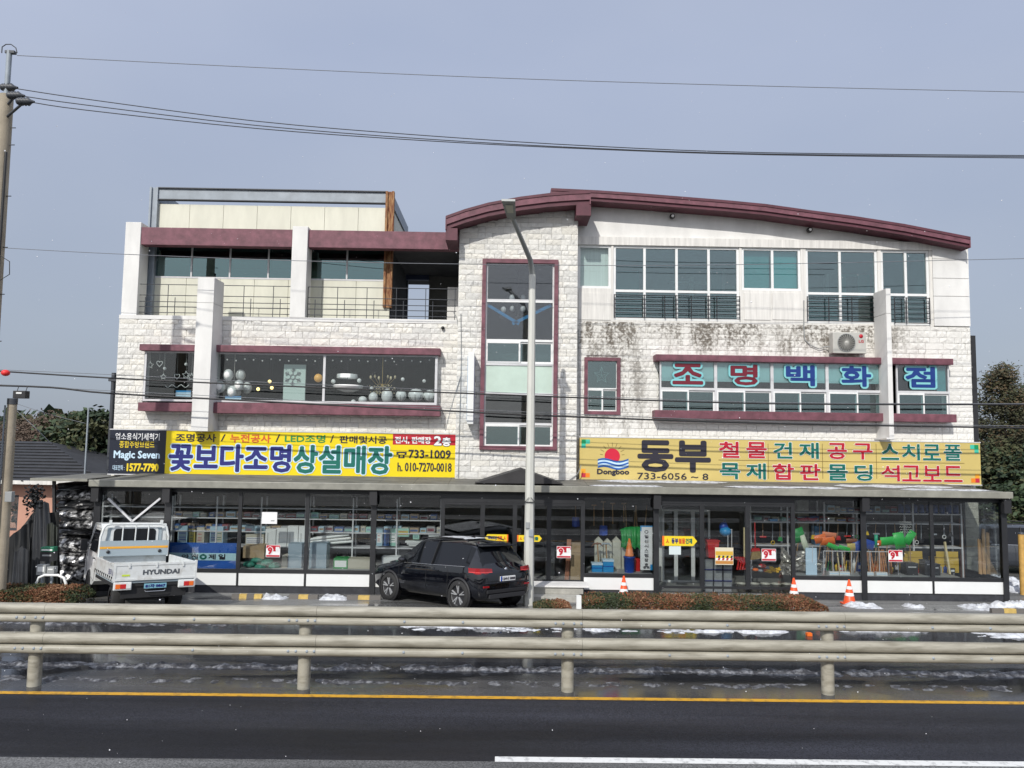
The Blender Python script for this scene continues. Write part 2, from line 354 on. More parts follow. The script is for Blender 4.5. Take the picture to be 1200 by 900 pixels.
sheet('road_marking', wl0.x, 14, wl0.y-.075, wl0.y+.075, ZR+.005, line_w)

# ------------------------------------------------------------------ the building
B = thing('commercial_building', 'long white stone clad building with maroon curved roof and glazed shopfront', 'building', (0, YF, 0))
XL = AX(133, 500, YF); XR = AX(1139, 450, YF)
XC0, XC1 = AX(536, 400, YC), AX(676.5, 400, YC)
zpar = AZ(340, 372, YF)                 # parapet of the balcony
def wall_with_holes(g, x0, x1, z0, z1, y0, y1, holes, m):
    """slab with rectangular openings (x0,x1,z0,z1)"""
    xs = sorted({x0, x1, *[h[0] for h in holes], *[h[1] for h in holes]}); xs = [x for x in xs if x0 <= x <= x1]
    for a, b in zip(xs, xs[1:]):
        hs = sorted([(h[2], h[3]) for h in holes if h[0] <= a+1e-6 and h[1] >= b-1e-6]); z = z0
        for h0, h1 in hs:
            if h0 > z: g.box(a, b, y0, y1, z, h0, m)
            z = max(z, h1)
        if z < z1: g.box(a, b, y0, y1, z, z1, m)
def R_(px0, pt, px1, pb, Y):
    a, b = at(px0, pt, Y), at(px1, pb, Y); return (a.x, b.x, b.z, a.z)
YW = YF-.08       # glazing plane in the first-floor bands
hL1 = R_(170, 411, 511, 477, YF)
hR1 = R_(772, 421, 1112, 487, YF)
hS = R_(688, 422, 723.5, 482.5, YF)
hC = R_(569, 306, 649.5, 525, YC)
zawn = AZ(600, 562, YF)-.1
z3 = AZ(900, 380, YF)                   # stone ends, smooth top floor starts
zcen = AZ(600, 240, YC)
# roof curves (points measured along the eaves)
YR1, YR0 = YF-.5, YC-.6
rt_top = [at(x, y, YR1) for x, y in ((646, 222.5), (700, 225), (750, 228.5), (800, 232.5), (850, 236.5), (897, 241), (947, 248), (1000, 255), (1060, 264.5), (1137, 279.5))]
ct_top = [at(x, y, YR0) for x, y in ((522.5, 255), (545, 247), (572, 239.5), (610, 232.5), (642, 228.5), (670, 226.5), (692, 225.5))]
def curve_z(pts, x):
    if x <= pts[0].x: return pts[0].z
    for a, b in zip(pts, pts[1:]):
        if x <= b.x: return a.z+(b.z-a.z)*(x-a.x)/(b.x-a.x)
    return pts[-1].z
# rough wall slabs
wl_ = G()
wall_with_holes(wl_, XL, XC0, zawn, zpar, YF+.03, YF+.35, [hL1], mortar)
wl_.build('wall', B)
wr_ = G()
wall_with_holes(wr_, XC1, XR, zawn, z3, YF+.03, YF+.35, [hR1, hS], grimy)
wr_.build('wall', B)
wc_ = G(); wall_with_holes(wc_, XC0, XC1, zawn, hC[3]+.02, YC+.03, YC+.3, [hC], mortar)
cpts = [(XC0+(XC1-XC0)*i/12, curve_z(ct_top, XC0+(XC1-XC0)*i/12)-.25) for i in range(13)]
wc_.prism([(XC0, hC[3]+.02), (XC1, hC[3]+.02)]+cpts[::-1], YC+.03, YC+.3, mortar)
for sx in (XC0, XC1-.25): wc_.box(sx, sx+.25, YC+.3, YF+1.5, zawn, curve_z(ct_top, sx)-.35, render_w)
wc_.build('wall', B)
# stone blocks: courses laid on the slabs
NV = 10; unit = []
for k in range(NV):
    rr = random.Random(k)
    j = lambda a: rr.uniform(-a, a)
    front = [(0, j(.3)-.6, 0), (.5, j(.35)-.9, 0), (1, j(.3)-.6, 0), (0, j(.3)-.7, 1), (.5, j(.3)-.9, 1), (1, j(.3)-.7, 1), (.28+j(.1), -1.25+j(.3), .5+j(.2)), (.72+j(.1), -1.25+j(.3), .5+j(.2))]
    back = [(0, 1, 0), (1, 1, 0), (0, 1, 1), (1, 1, 1)]
    unit.append((front+back, [(0, 1, 6), (1, 4, 6), (4, 3, 6), (3, 0, 6), (1, 2, 7), (2, 5, 7), (5, 4, 7), (4, 1, 7), (0, 8, 9, 2, 1), (3, 4, 5, 11, 10), (0, 3, 10, 8), (2, 9, 11, 5)]))
blocks = []
def courses(x0, x1, z0, ztop, Y, holes, mf):
    h = .168; z = z0; row = 0
    zmax = max(ztop(x0+(x1-x0)*i/20) for i in range(21))
    while z < zmax-.03:
        hh = h*random.choice((1, 1, 1, .82, 1.2)); zz = min(z+hh, zmax); x = x0
        while x < x1-.01:
            w = random.choice((.22, .3, .38, .46, .55)); e = min(x+w, x1)
            if x1-e < .1: e = x1
            segs = [(x, e)]
            for (a, b, c, d) in holes:
                if zz > c+.02 and z < d-.02:
                    ns = []
                    for s0, s1 in segs:
                        if s1 <= a or s0 >= b: ns.append((s0, s1))
                        else:
                            if s0 < a: ns.append((s0, a))
                            if s1 > b: ns.append((b, s1))
                    segs = ns
            for s0, s1 in segs:
                zt = min(zz, ztop(s0), ztop(s1))
                zb = z; hz0, hz1 = zb, zt
                for (a, b, c, d) in holes:
                    if s1 > a+.01 and s0 < b-.01:
                        if zt > d-.02 and zb < d and zb >= c+.02: hz0 = max(hz0, d)
                        elif zb < c+.02 and zt > c and zt > zb: hz1 = min(hz1, c)
                if s1-s0 > .04 and hz1-hz0 > .04: blocks.append((s0+.004, s1-.004, hz0+.004, hz1-.004, Y, mf((s0+s1)/2, (z+zz)/2)))
            x = e
        z = zz; row += 1
stain = lambda x, z: grimy
white_b = mat('white_stone_greyer', (.69, .68, .645), .85, var=.16, vs_=8, bump=1, bs=12); white_c = mat('white_stone_creamy', (.78, .755, .69), .85, var=.10, vs_=8, bump=1, bs=14)
W_ = lambda x, z: random.choice((white_stone, white_stone, white_b, white_c))
courses(XL, XC0, zawn, lambda x: zpar-.12, YF, [hL1], W_)
courses(XC0, XC1, zawn, lambda x: curve_z(ct_top, x)-.27, YC, [hC], W_)
courses(XC1, XR, zawn, lambda x: z3, YF, [hR1, hS], stain)
blocks.sort(key=lambda b: -(b[1]-b[0])*(b[3]-b[2])*(1.05 if b[4] == YC else 1))
bm_cache = {}
rest = G()
for i, (x0, x1, z0, z1, Y, mt) in enumerate(blocks):
    k = random.randrange(NV)
    if i < 300:
        key = (k, mt.name)
        if key not in bm_cache:
            me = bpy.data.meshes.new('stone_block'); me.from_pydata([(a, b*.03, c) for a, b, c in unit[k][0]], [], unit[k][1]); me.materials.append(mt); bm_cache[key] = me
        o = bpy.data.objects.new('stone_block', bm_cache[key]); COL.objects.link(o); o.parent = B
        o.location = (x0, Y-YF+.015, z0); o.scale = (x1-x0, 1, z1-z0)
    else:
        rest.add([(x0+a*(x1-x0), Y+.015+b*.03, z0+c*(z1-z0)) for a, b, c in unit[k][0]], unit[k][1], mt)
rest.build('stone_cladding', B, kind='stuff')

# generic window: frame bars and panes
def window(parent, x0, x1, z0, z1, Y, fm, gm, cols=(), rows=(), fw=.05, dep=.06, name='window', panes=True, frame_d=None):
    """window part > frame, pane; cols/rows = interior bar positions (world)"""
    g = G(); d = frame_d or dep
    g.box(x0, x1, Y-d/2, Y+d/2, z0, z0+fw, fm); g.box(x0, x1, Y-d/2, Y+d/2, z1-fw, z1, fm)
    g.box(x0, x0+fw, Y-d/2+.002, Y+d/2-.002, z0+fw, z1-fw, fm); g.box(x1-fw, x1, Y-d/2+.002, Y+d/2-.002, z0+fw, z1-fw, fm)
    for c in cols: g.box(c-fw/2, c+fw/2, Y-d/2+.004, Y+d/2-.004, z0+fw, z1-fw, fm)
    for r in rows: g.box(x0+fw, x1-fw, Y-d/2+.006, Y+d/2-.006, r-fw/2, r+fw/2, fm)
    w = g.build(name, parent)
    if panes:
        xs = [x0, *cols, x1]; zs = [z0, *rows, z1]
        for i in range(len(xs)-1):
            for j in range(len(zs)-1):
                mm = gm[i][j] if isinstance(gm, list) else gm
                p = G().box(xs[i]+fw*.4, xs[i+1]-fw*.4, Y-.004, Y+.004, zs[j]+fw*.4, zs[j+1]-fw*.4, mm); p.build('pane', w)
    return w
def sliding(parent, x0, x1, z0, z1, Y, gm=None, ov=.03):
    """two white sashes, one behind the other"""
    xm = (x0+x1)/2
    window(parent, x0, xm+ov, z0, z1, Y-.02, alu_w, gm or g_win, fw=.045, dep=.035, name='sash')
    window(parent, xm-ov, x1, z0+.002, z1-.002, Y+.03, alu_w, gm or g_win, fw=.045, dep=.035, name='sash')
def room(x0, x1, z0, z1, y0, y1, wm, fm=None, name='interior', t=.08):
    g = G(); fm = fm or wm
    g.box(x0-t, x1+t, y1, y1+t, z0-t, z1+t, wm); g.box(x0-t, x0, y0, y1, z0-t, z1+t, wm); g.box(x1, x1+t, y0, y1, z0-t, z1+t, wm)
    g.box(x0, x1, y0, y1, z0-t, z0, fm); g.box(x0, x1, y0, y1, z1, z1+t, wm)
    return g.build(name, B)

# first floor, west band of two shop windows between maroon lintel and sill
YB = YF-.42       # front of lintels and sills
def band(px0, px1, ptl, ptb, pbl, pbb, pxa=None):
    a = at(px0, ptl, YB); b = at(px0, ptb, YB); x1 = AX(px1, ptl, YB)
    G().box(a.x, x1, YB, YF-.01, b.z, a.z, maroon).build('lintel', B, bevel=.01)
    a = at(px0, pbl, YB); b = at(px0, pbb, YB)
    G().box(a.x-.03, x1+.03, YB-.03, YF-.01, b.z, a.z, maroon).build('sill', B, bevel=.01)
YWB = YB+.16
band(163.5, 232, 403, 410.5, 471.5, 481.5)
band(247, 516, 404, 412, 471.5, 484)
def zpx(px, py, Y): return AZ(px, py, Y)
zt, zb = AZ(250, 412, YWB), AZ(250, 471, YWB)
window(B, AX(169, 440, YWB), AX(233, 440, YWB), zb, zt, YWB, alu, g_show, fw=.06)
window(B, AX(247, 440, YWB), AX(512.5, 440, YWB), zb, zt, YWB, alu, g_show, cols=[AX(380, 440, YWB)], fw=.07)
G().box(AX(168, 440, YWB), AX(168, 440, YWB)+.05, YWB+.04, YF, zb, zt, alu).box(AX(512.5, 440, YWB)-.05, AX(512.5, 440, YWB), YWB+.04, YF, zb, zt, alu).build('reveal', B)
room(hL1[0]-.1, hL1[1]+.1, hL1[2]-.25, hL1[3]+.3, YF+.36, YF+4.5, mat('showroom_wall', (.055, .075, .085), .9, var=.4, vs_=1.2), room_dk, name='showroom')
# first floor, east band
band(768.5, 1117, 415, 422.5, 480.5, 490)
xs = [773, 838.5, 904.5, 969, 1038, 1050, 1112]
zm = AZ(900, 457.5, YWB); zt, zb = AZ(900, 424, YWB), AZ(900, 486, YWB)
for a, b in ((0, 1), (1, 2), (2, 3), (3, 4), (5, 6)):
    x0, x1 = AX(xs[a], 450, YWB), AX(xs[b], 450, YWB)
    window(B, x0, x1, zm, zt, YWB, alu, g_old, fw=.045)
    w = window(B, x0, x1, zb, zm, YWB, alu, g_win, fw=.03, panes=False); sliding(w, x0+.03, x1-.03, zb+.03, zm-.03, YWB)
    if a < 5: G().box(x0+.05, x1-.05, YWB+.03, YWB+.04, AZ(900, 448, YWB), zt-.05, teal_film).build('window_film', B)
    else: G().box(x1-.35, x1-.08, YWB+.03, YWB+.04, zm+.05, zt-.05, teal_c).build('window_film', B)
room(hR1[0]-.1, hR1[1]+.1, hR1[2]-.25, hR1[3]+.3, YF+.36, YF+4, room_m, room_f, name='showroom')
# small window
g = G(); a = R_(685, 418.5, 727, 486, YF-.07)
for bx in ((a[0], a[1], a[3]-.1, a[3]), (a[0], a[1], a[2], a[2]+.1)): g.box(bx[0], bx[1], YF-.07, YF+.1, bx[2], bx[3], maroon)
g.box(a[0], a[0]+.1, YF-.068, YF+.1, a[2]+.1, a[3]-.1, maroon); g.box(a[1]-.1, a[1], YF-.068, YF+.1, a[2]+.1, a[3]-.1, maroon)
ws = g.build('window_surround', B)
zm = AZ(705, 456, YF)
window(ws, hS[0], hS[1], zm, hS[3], YF+.05, alu_w, g_win, fw=.035)
sliding(ws, hS[0], hS[1], hS[2], zm, YF+.05)
room(hS[0]-.3, hS[1]+.3, hS[2]-.2, hS[3]+.2, YF+.36, YF+2, room_dk)
# tall stair window
g = G(); a = R_(565.5, 303, 652.5, 528, YC-.1); t = .115
g.box(a[0], a[1], YC-.1, YC+.1, a[3]-t, a[3], maroon); g.box(a[0], a[1], YC-.1, YC+.1, a[2], a[2]+t, maroon)
g.box(a[0], a[0]+t, YC-.098, YC+.1, a[2]+t, a[3]-t, maroon); g.box(a[1]-t, a[1], YC-.098, YC+.1, a[2]+t, a[3]-t, maroon)
sw = g.build('window_surround', B)
YT = YC+.03
zz = [AZ(608, p, YT) for p in (308.5, 353, 399.5, 427, 462, 497, 524)]
x0, x1 = a[0]+t, a[1]-t; xm = AX(624, 400, YT)
window(sw, x0, x1, zz[1], zz[0], YT, alu, g_old, fw=.05)
window(sw, x0, x1, zz[2], zz[1], YT, alu_w, g_old, fw=.04)
w = window(sw, x0, x1, zz[3], zz[2], YT, alu_w, g_win, fw=.03, panes=False); window(sw, x0+.03, x0+1.05, zz[3]+.03, zz[2]-.03, YT-.02, alu_w, g_win, fw=.05, dep=.035, name='sash'); window(sw, x0+1.0, x1-.03, zz[3]+.032, zz[2]-.032, YT+.03, alu_w, g_win, fw=.05, dep=.035, name='sash')
w = window(sw, x0, x1, zz[4], zz[3], YT, alu, mat('pale_green_panel', (.52, .64, .56), .35, var=.08), fw=.04)
window(sw, x0, x1, zz[5], zz[4], YT, alu, g_old, fw=.04)
w = window(sw, x0, x1, zz[6], zz[5], YT, alu_w, g_win, fw=.03, panes=False); sliding(sw, x0+.03, x1-.03, zz[6]+.03, zz[5]-.03, YT)
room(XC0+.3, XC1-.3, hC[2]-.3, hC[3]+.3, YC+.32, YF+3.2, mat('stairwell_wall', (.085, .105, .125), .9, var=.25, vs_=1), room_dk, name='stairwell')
G().box(x0-.3, x1+.3, YC+1.2, YF+3, zz[3]+.25, zz[3]+.45, room_m).box(x0-.3, x1+.3, YC+1.2, YF+3, zz[5]-.1, zz[5]+.05, room_m).box(x0+1.2, x0+1.3, YF+3, YF+3.1, zz[2], zz[0]-.4, steel_d).build('landing', B)

# smooth top floor on the east side
TR = [R_(677.5, 289, 716, 338, YF), R_(719, 289, 867, 377, YF), R_(869, 291, 939, 341, YF), R_(944, 291.5, 1030, 380, YF), R_(1032, 293, 1091, 381, YF)]
zE = AZ(700, 287, YF)
TR = [(r[0], r[1], r[2], zE-.03*0) for r in TR]
xg0, xg1 = XC1, AX(1133.5, 300, YF)
g = G(); wall_with_holes(g, xg0, XR-.02, z3+.002, zE+.001, YF, YF+.3, TR, render_s); g.build('wall', B)
gp = [(xg0+(xg1-xg0)*i/24, min(curve_z(rt_top, xg0+(xg1-xg0)*i/24)-.14, 99)) for i in range(25)]
g = G(); g.prism([(xg0, zE+.25), (xg1, zE+.25)]+[(x, max(z, zE+.28)) for x, z in gp[::-1]], YF+.1, YF+.35, render_w)
g.box(xg0, xg1-.02, YF-.04, YF+.35, zE+.001, zE+.25, render_s); g.build('gable', B)
# wall panels at the east end
xe = AX(1093, 340, YF)
zs = [z3+.02]+[AZ(1110, p, YF) for p in (347.5, 326.5, 304, 284)]
zs[-1] = zE+.24
for z0, z1 in zip(zs, zs[1:]):
    G().box(xe, XR-.01, YF-.045, YF-.002, z0+.008, z1-.008, render_w).build('wall_panel', B)
YT3 = YF+.08
def rail_set(px0, px1, pt, pb, n=6, xs=()):
    g = G(); a, b = at(px0, pt, YF-.06), at(px1, pb, YF-.06)
    for i in range(n):
        z = b.z+(a.z-b.z)*i/(n-1); g.tube([(a.x, YF-.06, z), (b.x, YF-.06, z)], .013, iron, 5)
    for x in (a.x, b.x, *[AX(q, pt, YF-.06) for q in xs]): g.tube([(x, YF-.06, b.z-.02), (x, YF-.06, a.z+.02)], .016, iron, 5)
    return g.build('railing', B)
def tall_win(r, cols, low=True, gm=g_win, lowm=None, ztr=None):
    x0, x1, z0, z1 = r; ztr = ztr or z0
    rows = [ztr] if low else []
    ms = []
    for i in range(len(cols)+1): ms.append(([lowm or g_win, gm] if low else [gm]))
    return window(B, x0, x1, z0, z1, YT3, alu_w, ms, cols=cols, rows=rows, fw=.075, dep=.09)
C = lambda p: AX(p, 320, YT3)
ztr = AZ(790, 342, YT3); ztr2 = AZ(980, 344.5, YT3)
tall_win(TR[0], [], low=False, gm=g_show)
tall_win(TR[1], [C(755), C(792.5), C(830)], ztr=ztr)
tall_win(TR[2], [C(904.5)], low=False)
tall_win(TR[3], [C(983.5)], ztr=ztr2)
tall_win(TR[4], [C(1060.5)], ztr=ztr2)
rail_set(720, 867, 345.5, 374, 6, (755, 779, 792, 810, 830, 840))
rail_set(946, 1026, 348, 377, 6, (971, 998))
rail_set(1048, 1090, 349, 379, 6, (1062,))
G().box(TR[0][0]+.02, TR[0][1]-.03, YT3+.14, YT3+.16, TR[0][2]+.05, TR[0][3]-.05, curtain).build('curtain', B)
G().box(TR[2][0]+.07, C(903), YT3+.14, YT3+.16, TR[2][2]+.05, TR[2][3]-.05, teal_c).box(C(906), TR[2][1]-.05, YT3+.14, YT3+.16, TR[2][2]+.05, TR[2][3]-.05, mat('bright_teal_blind', (.16, .55, .55), .5)).build('curtain', B)
# panels under the shorter windows
for (p0, p1) in ((678, 716), (872, 903), (905, 941)):
    a, b = at(p0, 343, YF-.02), at(p1, 375, YF-.02); G().box(a.x, b.x, YF-.02, YF-.001, b.z, a.z, render_s).build('wall_panel', B)
apt_w = mat('apartment_wall', (.32, .32, .33), .9, var=.2, vs_=.8)
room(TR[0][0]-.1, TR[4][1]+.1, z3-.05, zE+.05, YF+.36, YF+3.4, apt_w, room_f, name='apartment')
g = G()
for (p0, p1, pt, pb, mm) in ((723, 754, 318, 345, teal_c), (748, 753, 316, 346, alu_w), (832, 845, 318, 350, teal_c), (845, 849, 317, 350, alu_w), (985, 1018, 322, 350, teal_c), (990, 1004, 325, 350, steel_d),
                            (808, 812, 325, 350, alu_w), (1064, 1078, 338, 352, cream), (848, 862, 335, 352, cream), (966, 970, 322, 350, alu_w), (785, 830, 330, 333, alu_w), (720, 752, 352, 374, teal_c), (832, 862, 352, 374, cream), (946, 980, 352, 374, teal_c), (1048, 1088, 352, 374, cream)):
    a, b = at(p0, pt, YF+3.2), at(p1, pb, YF+3.2); g.box(a.x, b.x, YF+3.1, YF+3.3, b.z, a.z, mm)
g.build('inner_door', B)
# roofs: arched slab with a proud fascia band
def arch(pts, y0, y1, th, mf, ms, name):
    n = len(pts); g = G(); top = [(p.x, p.z) for p in pts]; lo = [(p.x, p.z-th) for p in pts]
    g.prism([*top, *lo[::-1]], y0+.05, y1, ms)
    o = g.build(name, B)
    f = G()
    for q in range(n-1):
        (xa, za), (xb, zb_) = top[q], top[q+1]
        f.add([(xa, y0, za+.02), (xb, y0, zb_+.02), (xb, y0, zb_-th*.62), (xa, y0, za-th*.62), (xa, y0+.05, za-th*.62), (xb, y0+.05, zb_-th*.62), (xa, y0+.3, za+.02), (xb, y0+.3, zb_+.02)], [(3, 2, 1, 0), (4, 5, 2, 3), (0, 1, 7, 6)], mf)
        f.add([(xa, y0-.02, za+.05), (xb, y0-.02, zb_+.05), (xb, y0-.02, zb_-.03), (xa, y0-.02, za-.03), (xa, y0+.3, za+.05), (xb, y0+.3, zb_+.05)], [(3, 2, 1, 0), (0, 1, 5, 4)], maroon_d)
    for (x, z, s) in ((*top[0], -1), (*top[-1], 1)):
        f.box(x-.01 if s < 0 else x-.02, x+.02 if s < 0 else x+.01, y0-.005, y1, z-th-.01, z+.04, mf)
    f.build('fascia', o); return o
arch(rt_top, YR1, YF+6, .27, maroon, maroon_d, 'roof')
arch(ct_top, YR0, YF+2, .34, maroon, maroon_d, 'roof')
e = ct_top[-1]; G().box(AX(675.5, 240, YR0), e.x+.02, YR0+.03, YF-.0, AZ(680, 252, YR0), e.z-.3, maroon_d).build('beam_end', B)
e = ct_top[0]; G().box(e.x, AX(536, 270, YR0), YR0+.03, YF-.0, AZ(530, 281, YR0), e.z-.3, maroon_d).build('beam_end', B)
# balcony floor, parapet cap, pillars, maroon beam on the west side
G().box(XL, XC0-.002, YF-.03, YF+.4, zpar-.12, zpar, render_w).build('parapet_cap', B)
G().box(XL, XC0, YF+.36, YF+6, zpar-.6, zpar-.45, render_s).build('balcony_floor', B)
YP = YF+.02
a = at(147.5, 260, YP); x1 = AX(165.5, 262, YP); G().box(a.x, x1, YP, YP+.55, zpar, a.z, render_w).build('pillar', B, bevel=.01)
a = at(343, 265, YP-.06); x1 = AX(361, 265, YP-.06); G().box(a.x, x1, YP-.06, YP+.5, zpar, a.z, render_w).build('pillar', B, bevel=.01)
YBm = YP+.03
a = at(166, 266, YBm); b = at(166, 286.5, YBm); xa, xb, xc = AX(165.5, 270, YBm), AX(343, 270, YBm), AX(361, 270, YBm)
zb0, zb1 = b.z, a.z
G().box(xa+.003, xb-.003, YBm, YBm+.3, zb0, zb1, maroon).build('beam', B, bevel=.01)
G().box(xc+.003, XC0-.003, YBm, YBm+.3, zb0, zb1, maroon).build('beam', B, bevel=.01)
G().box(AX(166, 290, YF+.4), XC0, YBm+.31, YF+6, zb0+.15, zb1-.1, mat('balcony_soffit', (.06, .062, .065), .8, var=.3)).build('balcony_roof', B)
# balcony railing
for (p0, p1) in ((162, 239), (251, 343), (361, 535)):
    g = G(); x0, x1 = AX(p0, 350, YP+.15), AX(p1, 350, YP+.15); hgt = AZ(170, 333, YP+.15)-zpar
    for i, q in enumerate((.12, .30, .46, .66, 1.0)): g.tube([(x0, YP+.15, zpar+hgt*q), (x1, YP+.15, zpar+hgt*q)], .012, steel_d, 5)
    x = x0; i = 0
    while x < x1: g.tube([(x, YP+.15, zpar), (x, YP+.15, zpar+hgt*(1 if i % 2 == 0 else .6))], .012, steel_d, 5); x += .68 if i % 2 else .22+.0; i += 1
    g.build('railing', B)
# penthouse of cream panels on a steel frame
YH = YF+.85
PH0, PH1 = AX(180, 300, YH), AX(458, 300, YH)
zf = zpar-.45; zw0, zw1 = AZ(250, 326.5, YH), AZ(250, 288, YH); zt = AZ(185, 239, YH)
for i in range(7):
    w = (PH1-PH0)/7; x0 = PH0+w*i
    G().box(x0+.006, x0+w-.006, YH, YH+.08, zf, zw0, cream).build('cream_panel', B)
    G().box(x0+.006, x0+w-.006, YH, YH+.08, zw1+.2, zt, cream).build('cream_panel', B)
G().box(PH0, PH1, YH+.02, YH+.06, zw1-.05, zw1+.2, steel_d).build('lintel', B)
cs = [AX(p, 300, YH) for p in (225, 270, 315, 361, 407)]
window(B, PH0, PH1, zw0, zw1, YH+.02, alu, g_teal, cols=cs, fw=.05)
room(PH0+.05, PH1-.05, zf, zw1+.25, YH+.12, YH+3.5, room_dk, name='interior')
G().box(PH0+1.9, PH0+4, YH+1.4, YH+1.5, zw0-.1, zw0+.65, alu_w).box(PH0+4.6, PH0+7.2, YH+.9, YH+1, zw0-.1, zw0+.5, steel).build('furniture', B)
YI = YH-.12
zft = AZ(180, 219, YI)
pst = AX(174, 250, YI)
gs = G(); gs.box(pst, pst+.06, YI, YI+.16, zf, zft, steel).box(pst+.2, pst+.26, YI, YI+.16, zf, zft, steel).box(pst+.06, pst+.2, YI+.06, YI+.1, zf, zft, steel); gs.build('steel_post', B)
prx = AX(450, 300, YI)
gs = G(); gs.box(prx, prx+.07, YI, YI+.16, AZ(455, 360, YI), zft, rust).box(prx+.2, prx+.27, YI, YI+.16, AZ(455, 360, YI), zft, rust).box(prx+.07, prx+.2, YI+.06, YI+.1, AZ(455, 360, YI), zft, rust); gs.build('steel_post', B)
bx = G(); bh = AZ(190, 219.5, YI)-AZ(190, 234, YI)
bx.box(pst+.27, prx, YI, YI+.16, zft-.03, zft, steel_d).box(pst+.27, prx, YI, YI+.16, zft-bh, zft-bh+.025, steel_d).box(pst+.27, prx, YI+.06, YI+.08, zft-bh+.025, zft-.03, steel); bx.build('steel_beam', B)
sb = G(); sb.box(prx+.08, prx+.2, YI+.16, YI+4, zft-bh, zft-.01, steel).build('steel_beam', B)
G().box(pst+.1, pst+.2, YI+.16, YI+4, zft-bh, zft-.01, steel).build('steel_beam', B)
for i in range(5):
    y0 = YI+.2+i*.75; G().box(prx+.1, prx+.16, y0+.005, y0+.745, zw1+.1, zft-bh-.03, cream).build('cream_panel', B)
for i in range(4):
    y0 = YI+.2+i*.9; G().box(prx+.1, prx+.14, y0+.01, y0+.88, zf, zw1+.1, g_teal).build('pane', B)
# covered passage beside the penthouse
a = at(503, 330, YF+4.5); G().box(a.x, XC0, YF+4.5, YF+4.7, zf, zb0+.3, mat('passage_wall', (.16, .16, .15), .8, var=.2)).build('passage_wall', B)
G().box(AX(525, 340, YF+2), XC0, YF+1.8, YF+2.2, zf, AZ(530, 338, YF+2), render_w).build('low_wall', B); G().box(prx, AX(478, 330, YF+4.5), YF+4.5, YF+4.7, zf, zb0+.3, steel_d).build('passage_wall', B)
G().box(AX(476, 330, YF+4.5), a.x, YF+4.3, YF+4.5, AZ(490, 329, YF+4.5), zb0+.3, mat('blue_drum', (.03, .045, .10), .5)).build('passage_beam', B)
# fins
for (p0, p1, pt, pb) in ((232, 243.5, 325, 503), (1038, 1048, 338, 513)):
    y0 = YF-.78; a = at(p0, pt, y0); b = at(p1, pb, y0); g = G()
    nseg = 2; zc = a.z-.75
    g.box(a.x, b.x, y0, YF-.03, b.z, zc-.006, render_w); g.box(a.x, b.x, y0, YF-.03, zc+.006, a.z, render_w); g.box(a.x+.01, b.x-.01, y0+.01, YF-.03, zc-.006, zc+.006, mortar)
    g.box(a.x-.08, b.x, y0, YF-.03, b.z-.06, b.z-.001, render_w); g.build('fin', B, bevel=.008)

# ------------------------------------------------------------------ shopfront
gzt = AZ(300, 575.5, YG); gzb = AZ(300, 667, YG); pt_, pb_ = AZ(300, 671.5, YG), AZ(300, 686, YG)
mull = [113, 196, 280, 359, 437.5, 518, 565, 603, 643, 683, 768.5, 822.5, 876, 929.5, 1011, 1092, 1176]
MX = [AX(p, 640, YG) for p in mull]
dz = AZ(650, 682, YG); dz2 = AZ(850, 690, YG); hd = AZ(650, 590, YG); hd2 = AZ(850, 590.5, YG)
for i in range(len(mull)-1):
    x0, x1 = MX[i], MX[i+1]; p0, p1 = mull[i], mull[i+1]
    door1 = 518 <= p0 < 683; door2 = 768 <= p0 < 929
    if door1 or door2:
        lo = dz if door1 else dz2; hh = hd if door1 else hd2
        w = window(B, x0, x1, lo, hh, YG, black_fr, g_shop, fw=.06, name='glass_door')
        G().box(x0, x1, YG-.04, YG+.05, hh+.002, gzt+.0, black_fr).build('transom', B)
        if door1:
            G().box(x0, x1, YG-.02, YG+.3, .0, dz-.003, charcoal).build('threshold', B)
    else:
        w = window(B, x0, x1, gzb-.05, gzt, YG, black_fr, g_shop, fw=.05, name='shop_window')
        G().box(x0+.03, x1-.03, YG-.02, YG+.02, pb_, pt_, spandrel_m).build('spandrel_panel', B)
        G().box(x0, x1, YG-.03, YG+.03, pt_+.002, gzb-.052, black_fr).box(x0, x1, YG-.04, YG+.04, -.05, pb_-.03, charcoal).box(x0, x1, YG-.03, YG+.03, pb_-.028, pb_-.002, black_fr).box(x0-.03, x0+.028, YG-.03, YG+.03, pb_, pt_, black_fr).build('base_wall', B)
# thick posts
for p in (196, 437.5, 768.5, 1011, 1176, 113):
    x = AX(p, 640, YG); w = .075 if p > 200 else .09
    G().box(x-w, x+w, YG-.07, YG-.045, -.05, gzt, black_fr).build('post', B)
    G().box(x-.1, x+.1, YG-.24, YG-.1, gzt-.32, gzt+.18, iron).build('downpipe_box', B)
G().box(MX[0]-.02, MX[-1]+.05, YG-.02, YG+.1, gzt+.002, gzt+.12, black_fr).build('header_beam', B)
# ends of the extension
for x, s in ((MX[0], -1), (MX[-1], 1)):
    g = G(); g.box(x-.03, x+.03, YG+.06, YF, -.05, gzb-.03, charcoal); g.box(x-.03, x+.03, YG+.06, YG+.12, gzb-.03, gzt, black_fr); g.box(x-.03, x+.03, YF-.1, YF, gzb-.03, gzt, black_fr); g.box(x-.03, x+.03, YG+.06, YF, gzt, gzt+.1, black_fr); g.build('side_frame', B)
    G().box(x-.005, x+.005, YG+.12, YF-.1, gzb-.03, gzt, g_shop).build('pane', B)
